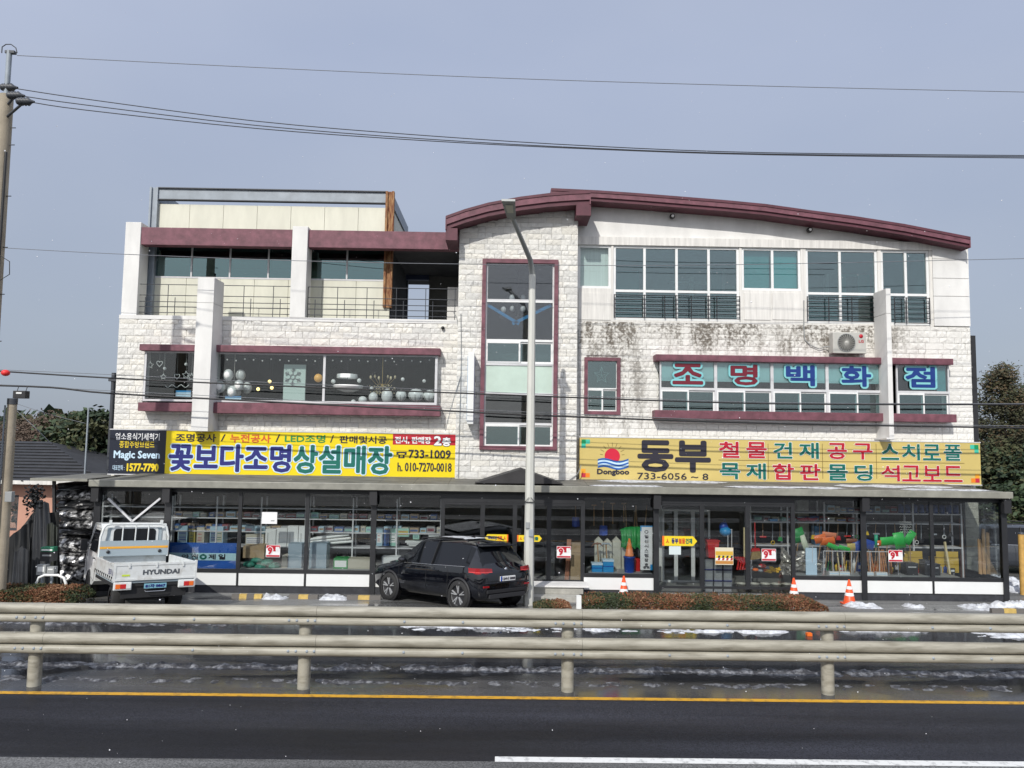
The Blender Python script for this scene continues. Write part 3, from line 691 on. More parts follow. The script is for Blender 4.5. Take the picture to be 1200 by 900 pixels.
# awning roof: sheets sloping from wall to gutter
zg0, zg1 = AZ(600, 576.5, YS), AZ(600, 569.5, YS)
zwl = AZ(600, 560, YF-.05)+.02
XA0, XA1 = AX(106, 566, YS), AX(1185, 582, YS)
def awn(x0, x1, xw0, xw1):
    th = .03
    return G().add([(x0, YS, zg1), (x1, YS, zg1), (xw1, YF-.03, zwl), (xw0, YF-.03, zwl), (x0, YS, zg1-th), (x1, YS, zg1-th), (xw1, YF-.03, zwl-th), (xw0, YF-.03, zwl-th)],
            [(0, 1, 2, 3), (7, 6, 5, 4), (0, 4, 5, 1), (1, 5, 6, 2), (2, 6, 7, 3), (3, 7, 4, 0)], awn_m)
ns = 26
for i in range(ns):
    x0 = XA0+(XA1-XA0)*i/ns; x1 = XA0+(XA1-XA0)*(i+1)/ns
    awn(x0+.004, x1-.004, x0+.004 if i else x0+.6, x1-.004 if i < ns-1 else x1-1.1).build('awning_sheet', B)
G().box(XA0-.02, XA1+.02, YS-.06, YS-.003, zg0, zg1+.02, gutter_m).box(XA0, XA1, YS-.005, YG-.05, zg0-.03, zg0-.004, black_fr).build('gutter', B, bevel=.012)
snow_m = mat('snow', (.60, .62, .65), .8, col2=(.28, .28, .29), vs_=8, thr=(.32, .56), bump=1, bs=18)
# dark gabled hood over the middle entrance
a, t_, c = at(556, 566, YS+.2), at(611, 549.5, YS+.2), at(660, 567, YS+.2)
G().prism([(a.x, a.z), (c.x, c.z), (t_.x, t_.z)], YS+.15, YC-.02, mat('dark_hood', (.03, .028, .03), .6, var=.4)).build('entrance_hood', B)
# shop interior
fl = .12
shopf = mat('shop_floor', (.25, .25, .24), .5, var=.2)
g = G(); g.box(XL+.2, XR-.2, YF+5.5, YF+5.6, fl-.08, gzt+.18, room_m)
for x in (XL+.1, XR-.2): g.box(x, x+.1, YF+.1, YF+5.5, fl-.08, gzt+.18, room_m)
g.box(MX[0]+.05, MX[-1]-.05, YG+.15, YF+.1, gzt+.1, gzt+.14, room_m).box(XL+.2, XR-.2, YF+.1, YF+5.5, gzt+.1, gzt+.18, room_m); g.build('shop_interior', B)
g = G(); g.box(MX[0]+.05, MX[-1]-.05, YG+.15, YF-.1, fl-.08, fl, shopf).box(XL+.2, XR-.2, YF-.1, YF+5.5, fl-.08, fl-.001, shopf); g.build('shop_floor', B)
for i in range(9): G().box(XR-.35, XR+.05, YF-.02, YF+.02, fl+i*.28, fl+i*.28+.27, mat('tiled_pier', (.48, .47, .40), .8, var=.3, vs_=6, bump=.4)).build('pier_stone', B)
# piers of the old wall inside
tile = mat('tiled_pier', (.48, .47, .40), .8, var=.3, vs_=6, bump=.4)
for (p0, p1, mm) in ((770, 776, alu_w), (935, 948, tile), (640, 650, room_m), (395, 410, room_m)):
    G().box(AX(p0, 640, YF), AX(p1, 640, YF), YF-.02, YF+.4, fl, gzt+.08, mm).build('pier', B)
G().box(AX(1127, 640, YF), AX(1130, 640, YF), YF-.08, YF+.1, fl, AZ(1128, 608, YF), mat('brown_jamb', (.22, .09, .06), .6)).build('door_jamb', B)
# inner glazed door behind the east entrance
YD = YF-.15
for (p0, p1) in ((776, 792), (792, 812), (812, 832)):
    window(B, AX(p0, 640, YD), AX(p1, 640, YD), fl, AZ(800, 597, YD), YD, alu_w, g_old, fw=.055, name='inner_door')

# steps to the middle entrance
st = mat('step_stone', (.42, .41, .37), .8, var=.25, vs_=5, bump=.3)
sx0, sx1 = AX(598, 690, 19.9), AX(690, 690, 19.9)
S = thing('entrance_steps', 'low beige stone steps up to the middle glass doors', 'steps', ((sx0+sx1)/2, 20, 0))
G().box(sx0, sx1-.25, 19.5, YG-.05, 0, dz*.5, st).build('step', S, bevel=.01); G().box(sx0, sx1-.15, 19.85, YG-.05, dz*.5+.001, dz-.01, st).build('step', S, bevel=.01)
G().box(sx0-.1, sx1, 19.8, YG-.05, dz-.009, dz+.03, render_w).build('step', S)

# ------------------------------------------------------------------ signboards
def board(name, label, px0, pt, px1, pb, Y, m, th=.22, fm=None):
    a, b = at(px0, pt, Y), at(px1, pb, Y); T = thing(name, label, 'sign', ((a.x+b.x)/2, Y+th/2, b.z))
    G().box(a.x, b.x, Y, Y+th, b.z, a.z, m).build('panel', T)
    return T, a, b
ysign = mat('yellow_sign_face', (.80, .62, .008), .35, var=.04); nsign = mat('navy_sign_face', (.012, .016, .03), .35)
navy = mat('navy_ink', (.012, .016, .16), .5); tealk = mat('green_ink', (.0, .13, .10), .5); redk = mat('red_ink', (.45, .008, .025), .5); blackk = mat('black_ink', (.02, .018, .03), .5)
greenk = mat('leaf_green_ink', (.02, .25, .05), .5); skyw = mat('pale_blue_ink', (.55, .72, .85), .5); yelk = mat('yellow_ink', (.80, .60, .02), .5); orgk = mat('orange_ink', (.62, .10, .02), .5)
YSG = 22.0
T, a, b = board('signboard', 'yellow lighting shop signboard with navy and green lettering and black end panel', 129.5, 503.5, 535, 560.5, YSG, ysign)
xb = AX(194, 530, YSG); yl = YSG-.006
G().box(a.x, xb, YSG-.004, YSG-.001, b.z, a.z, nsign).build('end_panel', T)
G().box(a.x-.02, b.x+.02, YSG-.012, YSG+.2, a.z, a.z+.03, alu).box(a.x-.02, b.x+.02, YSG-.012, YSG+.2, b.z-.03, b.z, alu).build('frame', T)
a2 = at(460.5, 510.5, YSG); b2 = at(534, 522, YSG); G().box(a2.x, b.x, YSG-.004, YSG-.001, b2.z, a.z-.01, redk).build('red_panel', T)
def L(s, px0, px1, pt, pb, m, bold=0, out=0, om=None, Y=None, n=8, shear=0):
    Y = Y or yl; g = G()
    if out: lpx(g, s, px0, px1, pt, pb, Y, om, bold+out, n=12); o = g.build('lettering_outline', T); g = G(); Y -= .007
    lpx(g, s, px0, px1, pt, pb, Y, m, bold, n=n, shear=shear); return g.build('lettering', T)
L('업소용식기세척기', 135.5, 187, 507.5, 515.8, paper, .003)
L('종합주방브랜드', 140, 181, 516.8, 524.8, yelk, .002)
L('Magic Seven', 133.5, 187, 528.5, 539.5, skyw, .009)
L('대표전화 :', 132, 146, 545, 551, skyw, .001)
L('1577-7790', 149, 185.5, 543.5, 552, yelk, .013)
L('조명공사', 206, 253, 508.5, 517.5, blackk, .007); L('/', 259, 264, 509, 517, blackk, .004)
L('누전공사', 270, 317, 509, 518.5, orgk, .007); L('/', 323, 328, 509, 518, blackk, .004)
L('LED조명', 334, 381, 509.5, 518.5, greenk, .007); L('/', 387, 391, 510, 518.5, blackk, .004)
L('판매및시공', 398, 453, 511, 519.5, blackk, .007)
L('꽃보다조명', 199, 340, 521.5, 552, navy, .028, .035, skyw)
L('상설매장', 345, 458.5, 523, 554.5, tealk, .028, .035, skyw)
L('전시, 판매장', 463, 505, 512, 520, paper, .008); L('2', 509, 517, 511.5, 521.5, paper, .014, .012, blackk, Y=yl-.001); L('층', 518.5, 528, 513, 522.5, paper, .012, .012, blackk, Y=yl-.001)
L('733-1009', 479, 528, 527.5, 537, blackk, .009); L('h. 010-7270-0018', 466, 529, 542.5, 552.5, blackk, .007)
g = G(); c = at(470.5, 533, YSG); g.box(c.x-.09, c.x+.09, yl, yl+.003, c.z-.1, c.z+.01, blackk).box(c.x-.15, c.x+.15, yl, yl+.003, c.z+.05, c.z+.09, blackk).box(c.x-.15, c.x-.09, yl, yl+.003, c.z, c.z+.05, blackk).box(c.x+.09, c.x+.15, yl, yl+.003, c.z, c.z+.05, blackk).box(c.x-.04, c.x+.04, yl-.002, yl, c.z-.07, c.z-.01, ysign); g.build('telephone_symbol', T)

tan = mat('tan_sign_face', (.60, .47, .16), .4, var=.07, vs_=1)
T, a, b = board('signboard', 'tan hardware shop signboard with rising sun emblem and red and green lettering', 679.5, 512.5, 1150, 568, YSG, tan)
G().box(a.x-.02, b.x+.02, YSG-.012, YSG+.2, a.z, a.z+.025, alu).box(a.x-.02, b.x+.02, YSG-.012, YSG+.2, b.z-.025, b.z, alu).build('frame', T)
fold = mat('sign_fold', (.30, .22, .07), .5)
hgt = a.z-b.z
lnm = mat('thin_brown_line', (.20, .13, .03), .5)
g = G()
for p in (900, 963.5, 1026.5): c = at(p, 520, YSG); c2 = at(p, 561, YSG); g.box(c.x-.008, c.x+.008, YSG-.003, YSG-.001, c2.z, c.z, lnm)
c = at(842, 539, YSG); c2 = at(1130, 541, YSG); g.box(c.x, c2.x, YSG-.005, YSG-.0035, c.z-.008, c.z+.008, lnm); g.build('divider_line', T)
cols4 = [mat('corner_green', (.0, .25, .08), .5), mat('corner_mint', (.05, .50, .35), .5), mat('corner_orange', (.80, .35, .02), .5), mat('corner_red', (.50, .02, .05), .5), mat('corner_amber', (.80, .22, .01), .5)]
q = .125
for cx, s in ((a.x+.05, 1), (b.x-.05, -1)):
    g = G(); zt = a.z-.06
    def sq(i, j, m, z0): G().box(cx+s*i*q, cx+s*(i+1)*q, yl, yl+.003, z0-(j+1)*q, z0-j*q, m).build('corner_square', T)
    sq(0, 0, cols4[0], zt); sq(1, 0, cols4[1], zt); sq(0, 1, cols4[1], zt)
    zt = b.z+.06+2*q; sq(0, 1, cols4[3], zt); sq(0, 0, cols4[2], zt); sq(1, 1, cols4[4], zt)
# emblem
g = G(); c = at(717.5, 534.5, YSG); r = AX(726.5, 534, YSG)-c.x
sunr = mat('emblem_red', (.58, .01, .04), .5)
g.add([(c.x+r*math.cos(2*math.pi*i/28), yl, c.z+r*math.sin(2*math.pi*i/28)) for i in range(28)], [tuple(range(28))], sunr)
for k in range(9):
    an = R(8+20.5*k); d = Vector((math.cos(an), 0, math.sin(an))); g.bar(Vector((c.x, yl+.001, c.z))+d*r*1.25, Vector((c.x, yl+.001, c.z))+d*r*(1.75 if 0 < k < 8 else 1.6), .014, lnm, .002)
for k in range(5):
    mm = (mat('emblem_blue', (.01, .10, .38), .5), skyw)[k % 2]; x0, x1 = AX(700.5, 540, YSG), AX(736.5, 540, YSG); z0 = AZ(718, 538.5+k*2.05, YSG); th = .052; n = 16; vs = []
    for i in range(n+1):
        t = i/n; zz_ = z0+.05*math.sin(t*2*math.pi+.4)+.03*(t-.5); vs += [(x0+(x1-x0)*t, yl-.003, zz_), (x0+(x1-x0)*t, yl-.003, zz_-th)]
    g.add(vs, [(2*i, 2*i+1, 2*i+3, 2*i+2) for i in range(n)], mm)
g.build('emblem', T)
L('Dongboo', 700, 737, 550, 557.5, blackk, .011)
L('동부', 748.5, 831.5, 517.5, 552, blackk, .040); L('733-6056 ~ 8', 747, 830, 554.5, 562, blackk, .004)
pair = [('철', 843, 866, redk), ('물', 875, 898, redk), ('건', 907, 928, tealk), ('재', 937, 959, tealk), ('공', 970, 992, redk), ('구', 1000, 1022, redk)]
pair2 = [('목', 844, 867, tealk), ('재', 875, 897, tealk), ('합', 906, 930, redk), ('판', 938, 961, redk), ('몰', 970, 993, tealk), ('딩', 1002, 1022, tealk)]
for s, p0, p1, mm in pair: dy = (p0-843)*.0125; L(s, p0, p1, 518+dy, 536+dy, mm, .016, .012, paper, n=6)
for s, p0, p1, mm in pair2: dy = (p0-843)*.0125; L(s, p0, p1, 543+dy, 561+dy, mm, .016, .012, paper, n=6)
for i, s in enumerate('스치로폴'): L(s, 1033+i*24.5, 1053+i*24.5, 520.5+i*.3, 538.5+i*.3, tealk, .013, .01, paper, n=6)
for i, s in enumerate('석고보드'): L(s, 1033+i*24.5, 1054+i*24.5, 545.5+i*.3, 563.5+i*.3, redk, .013, .01, paper, n=6)

# letters in the east band, one cut-out letter per window
cut = mat('cyan_letter_board', (.22, .55, .58), .4)
for s, p0, p1, mm, c_ in (('조', 789, 823, redk, 'maroon'), ('명', 857, 887, redk, 'maroon'), ('백', 922, 954, navy, 'blue'), ('화', 987, 1020, navy, 'blue'), ('점', 1062, 1095, navy, 'blue')):
    k = {'조': 'westernmost', '명': 'second from the westernmost', '백': 'third of five', '화': 'beside the east fin on its near side', '점': 'beyond the east fin'}[s]
    lab = {'조': 'maroon letter with long flat base stroke in teal filmed window', '명': 'maroon letter with round ring at its foot in teal filmed window', '백': 'blue letter of tight upright strokes in teal filmed window', '화': 'blue letter with small ring in the window before the white fin', '점': 'blue letter in the dark window beyond the white fin'}[s]
    dy = (p0-789)*.0135
    T = thing('sign_letter', lab, 'sign letter', at((p0+p1)/2, 452+dy, YWB-.05), 'letters in the upper shop windows')
    dk = mat('dark_maroon_ink', (.15, .006, .02), .5); bk = mat('deep_blue_ink', (.006, .035, .20), .5)
    g = G(); lpx(g, s, p0, p1, 427+dy, 449.5+dy, YWB-.04, cut, .085, n=14); g.build('backing', T)
    g = G(); lpx(g, s, p0, p1, 427+dy, 449.5+dy, YWB-.05, dk if mm is redk else bk, .026, n=8); g.build('lettering', T)

# posters and stickers on the shop glass
YPz = YG-.04
def poster(px0, pt, px1, pb, label):
    a, b = at(px0, pt, YPz), at(px1, pb, YPz); T_ = thing('sale_poster', label, 'poster', ((a.x+b.x)/2, YPz, b.z), 'red sale posters on the shop glass'); h = a.z-b.z; w = b.x-a.x
    G().box(a.x, b.x, YPz, YPz+.004, b.z, a.z, paper).build('sheet', T_)
    G().box(a.x+.01, b.x-.01, YPz-.003, YPz-.001, a.z-.28*h, a.z-.01, redk).box(a.x+.01, b.x-.01, YPz-.003, YPz-.001, b.z+.01, b.z+.17*h, redk).build('red_print', T_)
    g = G(); letter(g, '9', a.x+.16*w, a.x+.42*w, b.z+.27*h, b.z+.80*h, YPz-.005, paper, .03); letter(g, '9', a.x+.16*w, a.x+.42*w, b.z+.27*h, b.z+.80*h, YPz-.010, redk, .014)
    letter(g, '월', a.x+.5*w, a.x+.68*w, b.z+.5*h, b.z+.85*h, YPz-.006, redk, .006); letter(g, '세일', a.x+.66*w, a.x+.92*w, b.z+.52*h, b.z+.85*h, YPz-.006, paper, .006)
    g.build('lettering', T_); return T_
poster(312, 638.5, 328, 653, 'red and white sale poster on the window beside the white slabs')
poster(652.5, 640, 669, 654, 'red and white sale poster on the glass door near the cardboard cartons')
poster(892.5, 643, 909.5, 657.5, 'red and white sale poster on the glass near the straw broom')
poster(1041, 644.5, 1058, 658.5, 'red and white sale poster in front of the wooden handles')
a, b = at(307, 600, YPz), at(324.5, 614, YPz); single(G().box(a.x, b.x, YPz, YPz+.003, b.z, a.z, paper).box(a.x+.25, a.x+.35, YPz-.002, YPz, b.z+.07, b.z+.1, greyp), 'notice', 'small plain white notice stuck high on the shop window', 'notice')
def arrow(px0, pt, px1, pb, s, label, words):
    a, b = at(px0, pt, YPz), at(px1, pb, YPz); T_ = thing('arrow_sign', label, 'arrow sign', ((a.x+b.x)/2, YPz, b.z), 'yellow arrow stickers on the doors'); h = a.z-b.z; w = b.x-a.x; t = .42*h
    x0, x1 = a.x, b.x
    pts = [(x0, b.z), (x1-t, b.z), (x1, (a.z+b.z)/2), (x1-t, a.z), (x0, a.z)] if s > 0 else [(x0, (a.z+b.z)/2), (x0+t, b.z), (x1, b.z), (x1, a.z), (x0+t, a.z)]
    G().prism(pts, YPz, YPz+.004, yelk).build('sticker', T_)
    ex = (x0, x0+.06*w) if s > 0 else (x1-.06*w, x1); G().box(ex[0], ex[1], YPz-.003, YPz-.001, b.z, a.z, orange).build('orange_edge', T_)
    g = G(); u0 = x0+.26*w if s > 0 else x0+.14*w; 
    for i, (c, mm) in enumerate(words): wd = .60*w/len(words); letter(g, c, u0+i*wd+.01*w, u0+(i+1)*wd-.01*w, b.z+.25*h, a.z-.25*h, YPz-.004, mm, .006)
    xx = x0+.15*w if s > 0 else x1-.15*w; letter(g, 'ㅅ', xx-.04*w, xx+.04*w, b.z+.3*h, b.z+.7*h, YPz-.004, orgk, .006); g.build('lettering', T_)
arrow(568, 626, 595.5, 634.5, -1, 'yellow arrow sticker pointing west on the dark middle door', [('꽃보', navy), ('다', navy), ('조명', orgk)])
arrow(606, 627, 635, 635, 1, 'yellow arrow sticker pointing east behind the lamp post', [('동부', navy), ('철물', tealk)])
arrow(776, 628, 817, 640, 1, 'large yellow arrow sticker on the east glass door', [('동', navy), ('부', navy), ('철', orgk), ('물', orgk), ('건', tealk), ('재', tealk)])
a, b = at(784, 640, YPz), at(798, 650, YPz); single(G().box(a.x, b.x, YPz, YPz+.003, b.z, a.z, mat('pale_sheet', (.6, .68, .68), .6)), 'notice', 'pale paper notice under the large arrow sticker', 'notice')
a, b = at(838, 641.5, YPz), at(859.5, 662, YPz); T_ = thing('tape_chart', 'sheet of yellow and striped hazard tape samples on the glass', 'poster', ((a.x+b.x)/2, YPz, b.z)); h = a.z-b.z
G().box(a.x, b.x, YPz, YPz+.004, b.z, a.z, mat('tape_sheet', (.65, .60, .45), .6)).build('sheet', T_)
g = G(); amb = mat('amber_tape', (.62, .38, .05), .5); brn = mat('brown_tape', (.50, .22, .05), .5)
g.box(a.x+.01, b.x-.01, YPz-.003, YPz-.001, b.z+.55*h, b.z+.78*h, amb).box(a.x+.01, b.x-.01, YPz-.003, YPz-.001, b.z+.05*h, b.z+.22*h, brn)
n = 8; w = (b.x-a.x-.04)/n
for i in range(n):
    for k, (zz0, m1, m2) in enumerate(((.40, blackk, yelk), (.26, redk, paper))):
        z0 = b.z+zz0*h; g.add([(a.x+.01+i*w, YPz-.002, z0), (a.x+.01+(i+1)*w, YPz-.002, z0), (a.x+.03+(i+1)*w, YPz-.002, z0+.13*h), (a.x+.03+i*w, YPz-.002, z0+.13*h)], [(0, 1, 2, 3)], m1 if i % 2 else m2)
g.build('tape_stripes', T_)
# tall white banner with blue corners
a, b = at(750.5, 616, YG+.12), at(764.5, 668, YG+.12); T_ = thing('standing_banner', 'narrow white upright banner with blue corners inside the window', 'banner', ((a.x+b.x)/2, YG+.12, b.z)); h = a.z-b.z
G().box(a.x, b.x, YG+.12, YG+.135, b.z, a.z, paper).build('sheet', T_)
G().box(a.x, a.x+.03, YG+.115, YG+.119, a.z-.15, a.z, cyan_b).box(a.x+.03, b.x, YG+.115, YG+.119, a.z-.03, a.z, cyan_b).box(b.x-.06, b.x, YG+.115, YG+.119, b.z, b.z+.15, cyan_b).build('blue_corner', T_)
g = G(); xm = (a.x+b.x)/2
for i, c in enumerate('○일신시스템창호'): z = a.z-.12-i*.128; letter(g, c, xm-.05, xm+.05, z-.09, z, YG+.112, blackk, .003)
letter(g, '창호', xm-.09, xm+.09, b.z+.04, b.z+.1, YG+.112, blackk, .002); g.build('lettering', T_)
# safety banner
a, b = at(198.5, 635.5, YG+.12), at(276, 667, YG+.12); T_ = thing('safety_banner', 'blue banner with pale band hung inside the window near the truck', 'banner', ((a.x+b.x)/2, YG+.12, b.z)); h = a.z-b.z
G().box(a.x, b.x, YG+.12, YG+.13, b.z, a.z, mat('banner_blue', (.02, .11, .45), .5, var=.15)).build('cloth', T_)
a2, b2 = at(201, 647.5, YG+.12), at(276, 657, YG+.12); G().box(a.x, b.x, YG+.114, YG+.118, b2.z, a2.z, mat('band_pale', (.45, .68, .74), .5)).build('pale_band', T_)
g = G()
for s, p in (('안', 217), ('전', 228), ('◎', 238), ('제', 248.5), ('일', 260)): lpx(g, s, p-4, p+4, 649.5, 655.5, YG+.11, blackk if s != '◎' else tealk, .006)
g.build('lettering', T_)

# ------------------------------------------------------------------ fittings on the facade
def lamp_dome(px, py, Y, label, k=.8):
    p = at(px, py, Y); g = G(); g.lathe([(.001, -.14*k), (.09*k, -.13*k), (.11*k, -.04*k), (.1*k, .02*k), (.03*k, .06*k), (.03*k, .12)], p, iron, 14, axis='y'); g.ball(p+Vector((0, -.13*k, 0)), .06*k, lampw if k > .6 else iron)
    single(g, 'flood_light', label, 'lamp', 'small round lamps on the gable')
lamp_dome(787.5, 254, YF, 'small round lamp high on the gable near the central bay')
lamp_dome(948, 270, YF, 'small round lamp low on the gable toward the east end')
lamp_dome(519, 384.5, YF-.05, 'small dark wall lamp under the balcony near the central bay', .5)
# air conditioner
a, b = at(976, 389, YF-.42), at(1015.5, 414.5, YF-.42)
T = thing('air_conditioner', 'grey outdoor air conditioner fan unit with red logo on the window lintel', 'air conditioner', ((a.x+b.x)/2, YF-.25, b.z))
acm = mat('ac_casing', (.50, .49, .45), .5, var=.15)
G().box(a.x, b.x, YF-.42, YF-.12, b.z, a.z, acm).build('casing', T, bevel=.02)
c = at(992, 401.5, YF-.43); rr = (a.z-b.z)*.43
g = G(); g.lathe([(rr, 0), (rr, -.012), (rr*.93, -.012), (rr*.93, 0)], c, greyp, 28, axis='y').lathe([(.001, .006), (rr*.93, .006)], c, mat('fan_dark', (.06, .06, .055), .6), 28, axis='y'); g.build('fan_ring', T)
g = G()
for i in range(22):
    t = 2*math.pi*i/22; g.tube([c+Vector((.05*math.cos(t), -.01, .05*math.sin(t))), c+Vector((rr*.6*math.cos(t+.25), -.014, rr*.6*math.sin(t+.25))), c+Vector((rr*.93*math.cos(t+.35), -.012, rr*.93*math.sin(t+.35)))], .007, acm, 4, smooth=False)
g.lathe([(.001, -.02), (.05, -.018), (.06, 0)], c, acm, 14, axis='y'); g.build('fan_grille', T)
c = at(1009, 394, YF-.423); g = G(); g.lathe([(.001, -.004), (.06, -.004), (.06, 0)], c, redk, 18, axis='y'); lpx(g, 'LG', 1006.5, 1012, 398.5, 401.5, YF-.425, redk, .004); g.build('logo', T)
single(G().tube([at(942, 352, YF-.03), at(942, 385, YF-.03), at(943, 398, YF-.04), at(949, 404, YF-.06), at(960, 409, YF-.08), at(967, 406, YF-.1), at(976, 407, YF-.2)], .016, greyp, 6), 'refrigerant_pipe', 'thin grey pipe looping down to the air conditioner', 'pipe')
# blade sign beside the stair window
a, b = at(548.5, 413, YC-.55), at(554.5, 497, YC-.55)
T = thing('blade_sign', 'narrow white vertical blade sign projecting beside the stair window', 'sign', ((a.x+b.x)/2, YC-.3, b.z))
G().box(a.x, b.x, YC-.55, YC-.06, b.z, a.z, whitep).build('light_box', T, bevel=.01)
G().box(a.x-.008, a.x-.002, YC-.5, YC-.1, b.z+.1, a.z-.1, cyan_b).box(b.x+.002, b.x+.008, YC-.5, YC-.1, b.z+.1, a.z-.1, mat('pale_violet', (.45, .45, .62), .5)).build('face', T)
for q in (.15, .85): G().box(a.x+.04, b.x-.04, YC-.06, YC, b.z+(a.z-b.z)*q, b.z+(a.z-b.z)*q+.05, steel).build('bracket', T)
# blue ribbon in the stair window and its chandelier
rib = mat('blue_ribbon', (.0, .22, .48), .5)
g = G(); y = YT+.07; P = [at(571, 357, y), at(606, 378.5, y), at(646, 357.5, y)]
for p, q in ((P[0], P[1]+Vector((.06, 0, -.03))), (P[2], P[1]+Vector((-.14, 0, -.03)))): g.bar(p, q, .09, rib, .012)
single(g, 'ribbon', 'blue ribbon crossed in a V inside the tall stair window', 'ribbon')
def chandelier(name, label, px, py, Y, shades, top, m=lampw, r=.11, sz=1.1, arm=iron, group=None, glow=None):
    c = at(px, py, Y); T_ = thing(name, label, 'chandelier', c, group)
    G().tube([c+Vector((0, 0, -.12)), (c.x, c.y, top)], .012, arm).ball(c+Vector((0, 0, -.05)), .05, arm).build('stem', T_)
    for i, (sx_, sz_) in enumerate(shades):
        p = at(sx_, sz_, Y+(.28 if i % 2 else -.15)); ag = G(); ag.tube([c, (c+p)/2+Vector((0, 0, -.12)), p+Vector((0, 0, -r*.8))], .009, arm, 5)
        ao = ag.build('arm', T_)
        sg = G(); sg.ball(p, r, m, 12, sz)
        if glow: sg.ball(p+Vector((0, 0, r)), r*.4, glow)
        sg.build('shade', ao)
    return T_
bell = lampw
chandelier('chandelier', 'chandelier of small white bell shades in the stair window', 607, 368, YC+.8, [(600, 349), (613, 349), (590, 363), (600.5, 362), (613, 362), (625, 363)], zz[0], r=.085, sz=1.2)
g = G(); c = at(607, 373, YC+.85); 
for k in range(4): t = k*math.pi/2+.3; g.bar(c+Vector((.1*math.cos(t), .1*math.sin(t), 0)), c+Vector((.62*math.cos(t), .62*math.sin(t), .02)), .14, iron, .012)
g.lathe([(.02, .5), (.02, .08), (.1, .06), (.1, -.08), (.02, -.12)], c, iron); single(g, 'ceiling_fan', 'dark ceiling fan hanging under the white shades in the stair window', 'fan')
# lights shown in the first-floor west windows
Yd = YWB+.27; topz = AZ(380, 411, Yd)+.1
chandelier('chandelier', 'chandelier of eight egg shaped white shades in the wide window', 274, 452, Yd, [(267.5, 439.5), (282, 439.5), (258.5, 453.5), (268, 452), (280, 452), (289.5, 454.5), (272, 459), (277, 459)], topz, r=.15, sz=1.2, arm=silverf)
warm = mat('warm_bulb', (1.0, .75, .30), .5, emit=2.2)
chandelier('chandelier', 'crystal chandelier with warm candle bulbs in the wide window', 448, 450, Yd, [(434.5, 442), (439.5, 441), (444, 443), (454.5, 441.5), (458, 443), (463, 442)], topz, m=mat('crystal', (.65, .55, .35), .2), r=.035, sz=1.6, arm=mat('brass', (.45, .32, .12), .3, metal=.7), glow=warm)
g = G(); rnd = random.Random(5); c = at(448, 449, Yd)
for i in range(110): t = rnd.uniform(0, 6.28); q = rnd.uniform(.05, .40); g.ball(c+Vector((q*math.cos(t), q*.5*math.sin(t), rnd.uniform(-.24, .02)-.1*(1-q))), .016, MATS['crystal'], 5)
single(g, 'crystal_drops', 'hanging crystal drops below the warm candle bulbs', 'crystals', kind='stuff')
T = thing('ring_pendant', 'two tier white ring pendant lamp in the wide window', 'pendant lamp', at(407, 455, Yd)); c = at(407, 441, Yd); c2 = at(408, 454, Yd)
G().lathe([(.31, -.06), (.31, .06), (.28, .06), (.28, -.06), (.31, -.06)], c, lampw, 28).tube([c, (c.x, c.y, topz)], .008, iron).build('upper_ring', T)
G().lathe([(.001, -.16), (.15, -.14), (.42, -.03), (.46, .03), (.45, .06), (.001, .06)], c2, lampw, 28).tube([c, c2], .01, iron).build('lower_bowl', T)
for p in ((390.5, 447), (421, 446)): G().ball(at(*p, Yd), .07, lampw).build('globe', T)
GL = 'glass globes lined up along the window sill'
zs_ = AZ(440, 470, Yd)
for (px, py, r_, sz_, lab) in ((414, 471, .075, 1, 'smallest cone shaped white globe on the sill'), (425, 468.5, .13, .85, 'low round white globe second in the sill row'), (437.5, 465.5, .145, 1.05, 'white globe leaning upward third in the sill row'), (453.5, 464, .175, 1.3, 'tall onion shaped white globe in the sill row'), (470, 463.5, .165, 1.05, 'white globe with metal ribs in the sill row'), (487.5, 463, .24, .85, 'widest white bowl globe in the sill row'), (503.5, 464, .20, .9, 'white bowl globe next to the window corner')):
    p = at(px, py, Yd); g = G(); g.ball(p, r_, lampw, 14, sz_)
    if px > 465:
        for k in range(8): t = 2*math.pi*k/8; g.tube([p+Vector((r_*1.02*math.sin(math.pi*q/6)*math.cos(t), r_*1.02*math.sin(math.pi*q/6)*math.sin(t), -r_*sz_*1.02*math.cos(math.pi*q/6))) for q in range(4)], .006, iron, 4, smooth=False)
    single(g, 'globe_lamp', lab, 'lamp', GL)
for (px, py, r_, lab) in ((472, 444.5, .06, 'small round white globe hanging right of the crystal chandelier'), (497, 446.5, .055, 'small white cube lamp hanging near the window corner'), (435.5, 455, .06, 'small white globe hanging under the crystal chandelier')):
    p = at(px, py, Yd); single(G().ball(p, r_, lampw).tube([p+Vector((0, 0, r_)), (p.x, p.y, topz)], .004, iron, 4), 'pendant_lamp', lab.replace('right of', 'just east of'), 'pendant lamp')
for (px, py, lab) in ((302.5, 456, 'lowest warm glowing bulb near the white snowflake panel'), (316, 447, 'upper warm glowing bulb near the snowflake panel'), (318.5, 454.5, 'middle warm glowing bulb near the snowflake panel')):
    p = at(px, py, Yd+.6); single(G().ball(p, .055, warm).tube([p+Vector((0, 0, .05)), (p.x, p.y, topz)], .004, iron, 4), 'pendant_bulb', lab, 'pendant lamp', 'warm bulbs hanging in the shop window')
p = at(373, 443, Yd); g = G(); g.ball(p, .13, mat('amber_shade', (.75, .40, .10), .4, emit=.25)); g.tube([p+Vector((0, 0, .12)), (p.x, p.y, topz)], .005, iron, 4); single(g, 'amber_lamp', 'round amber woven lamp beside the window mullion', 'pendant lamp')
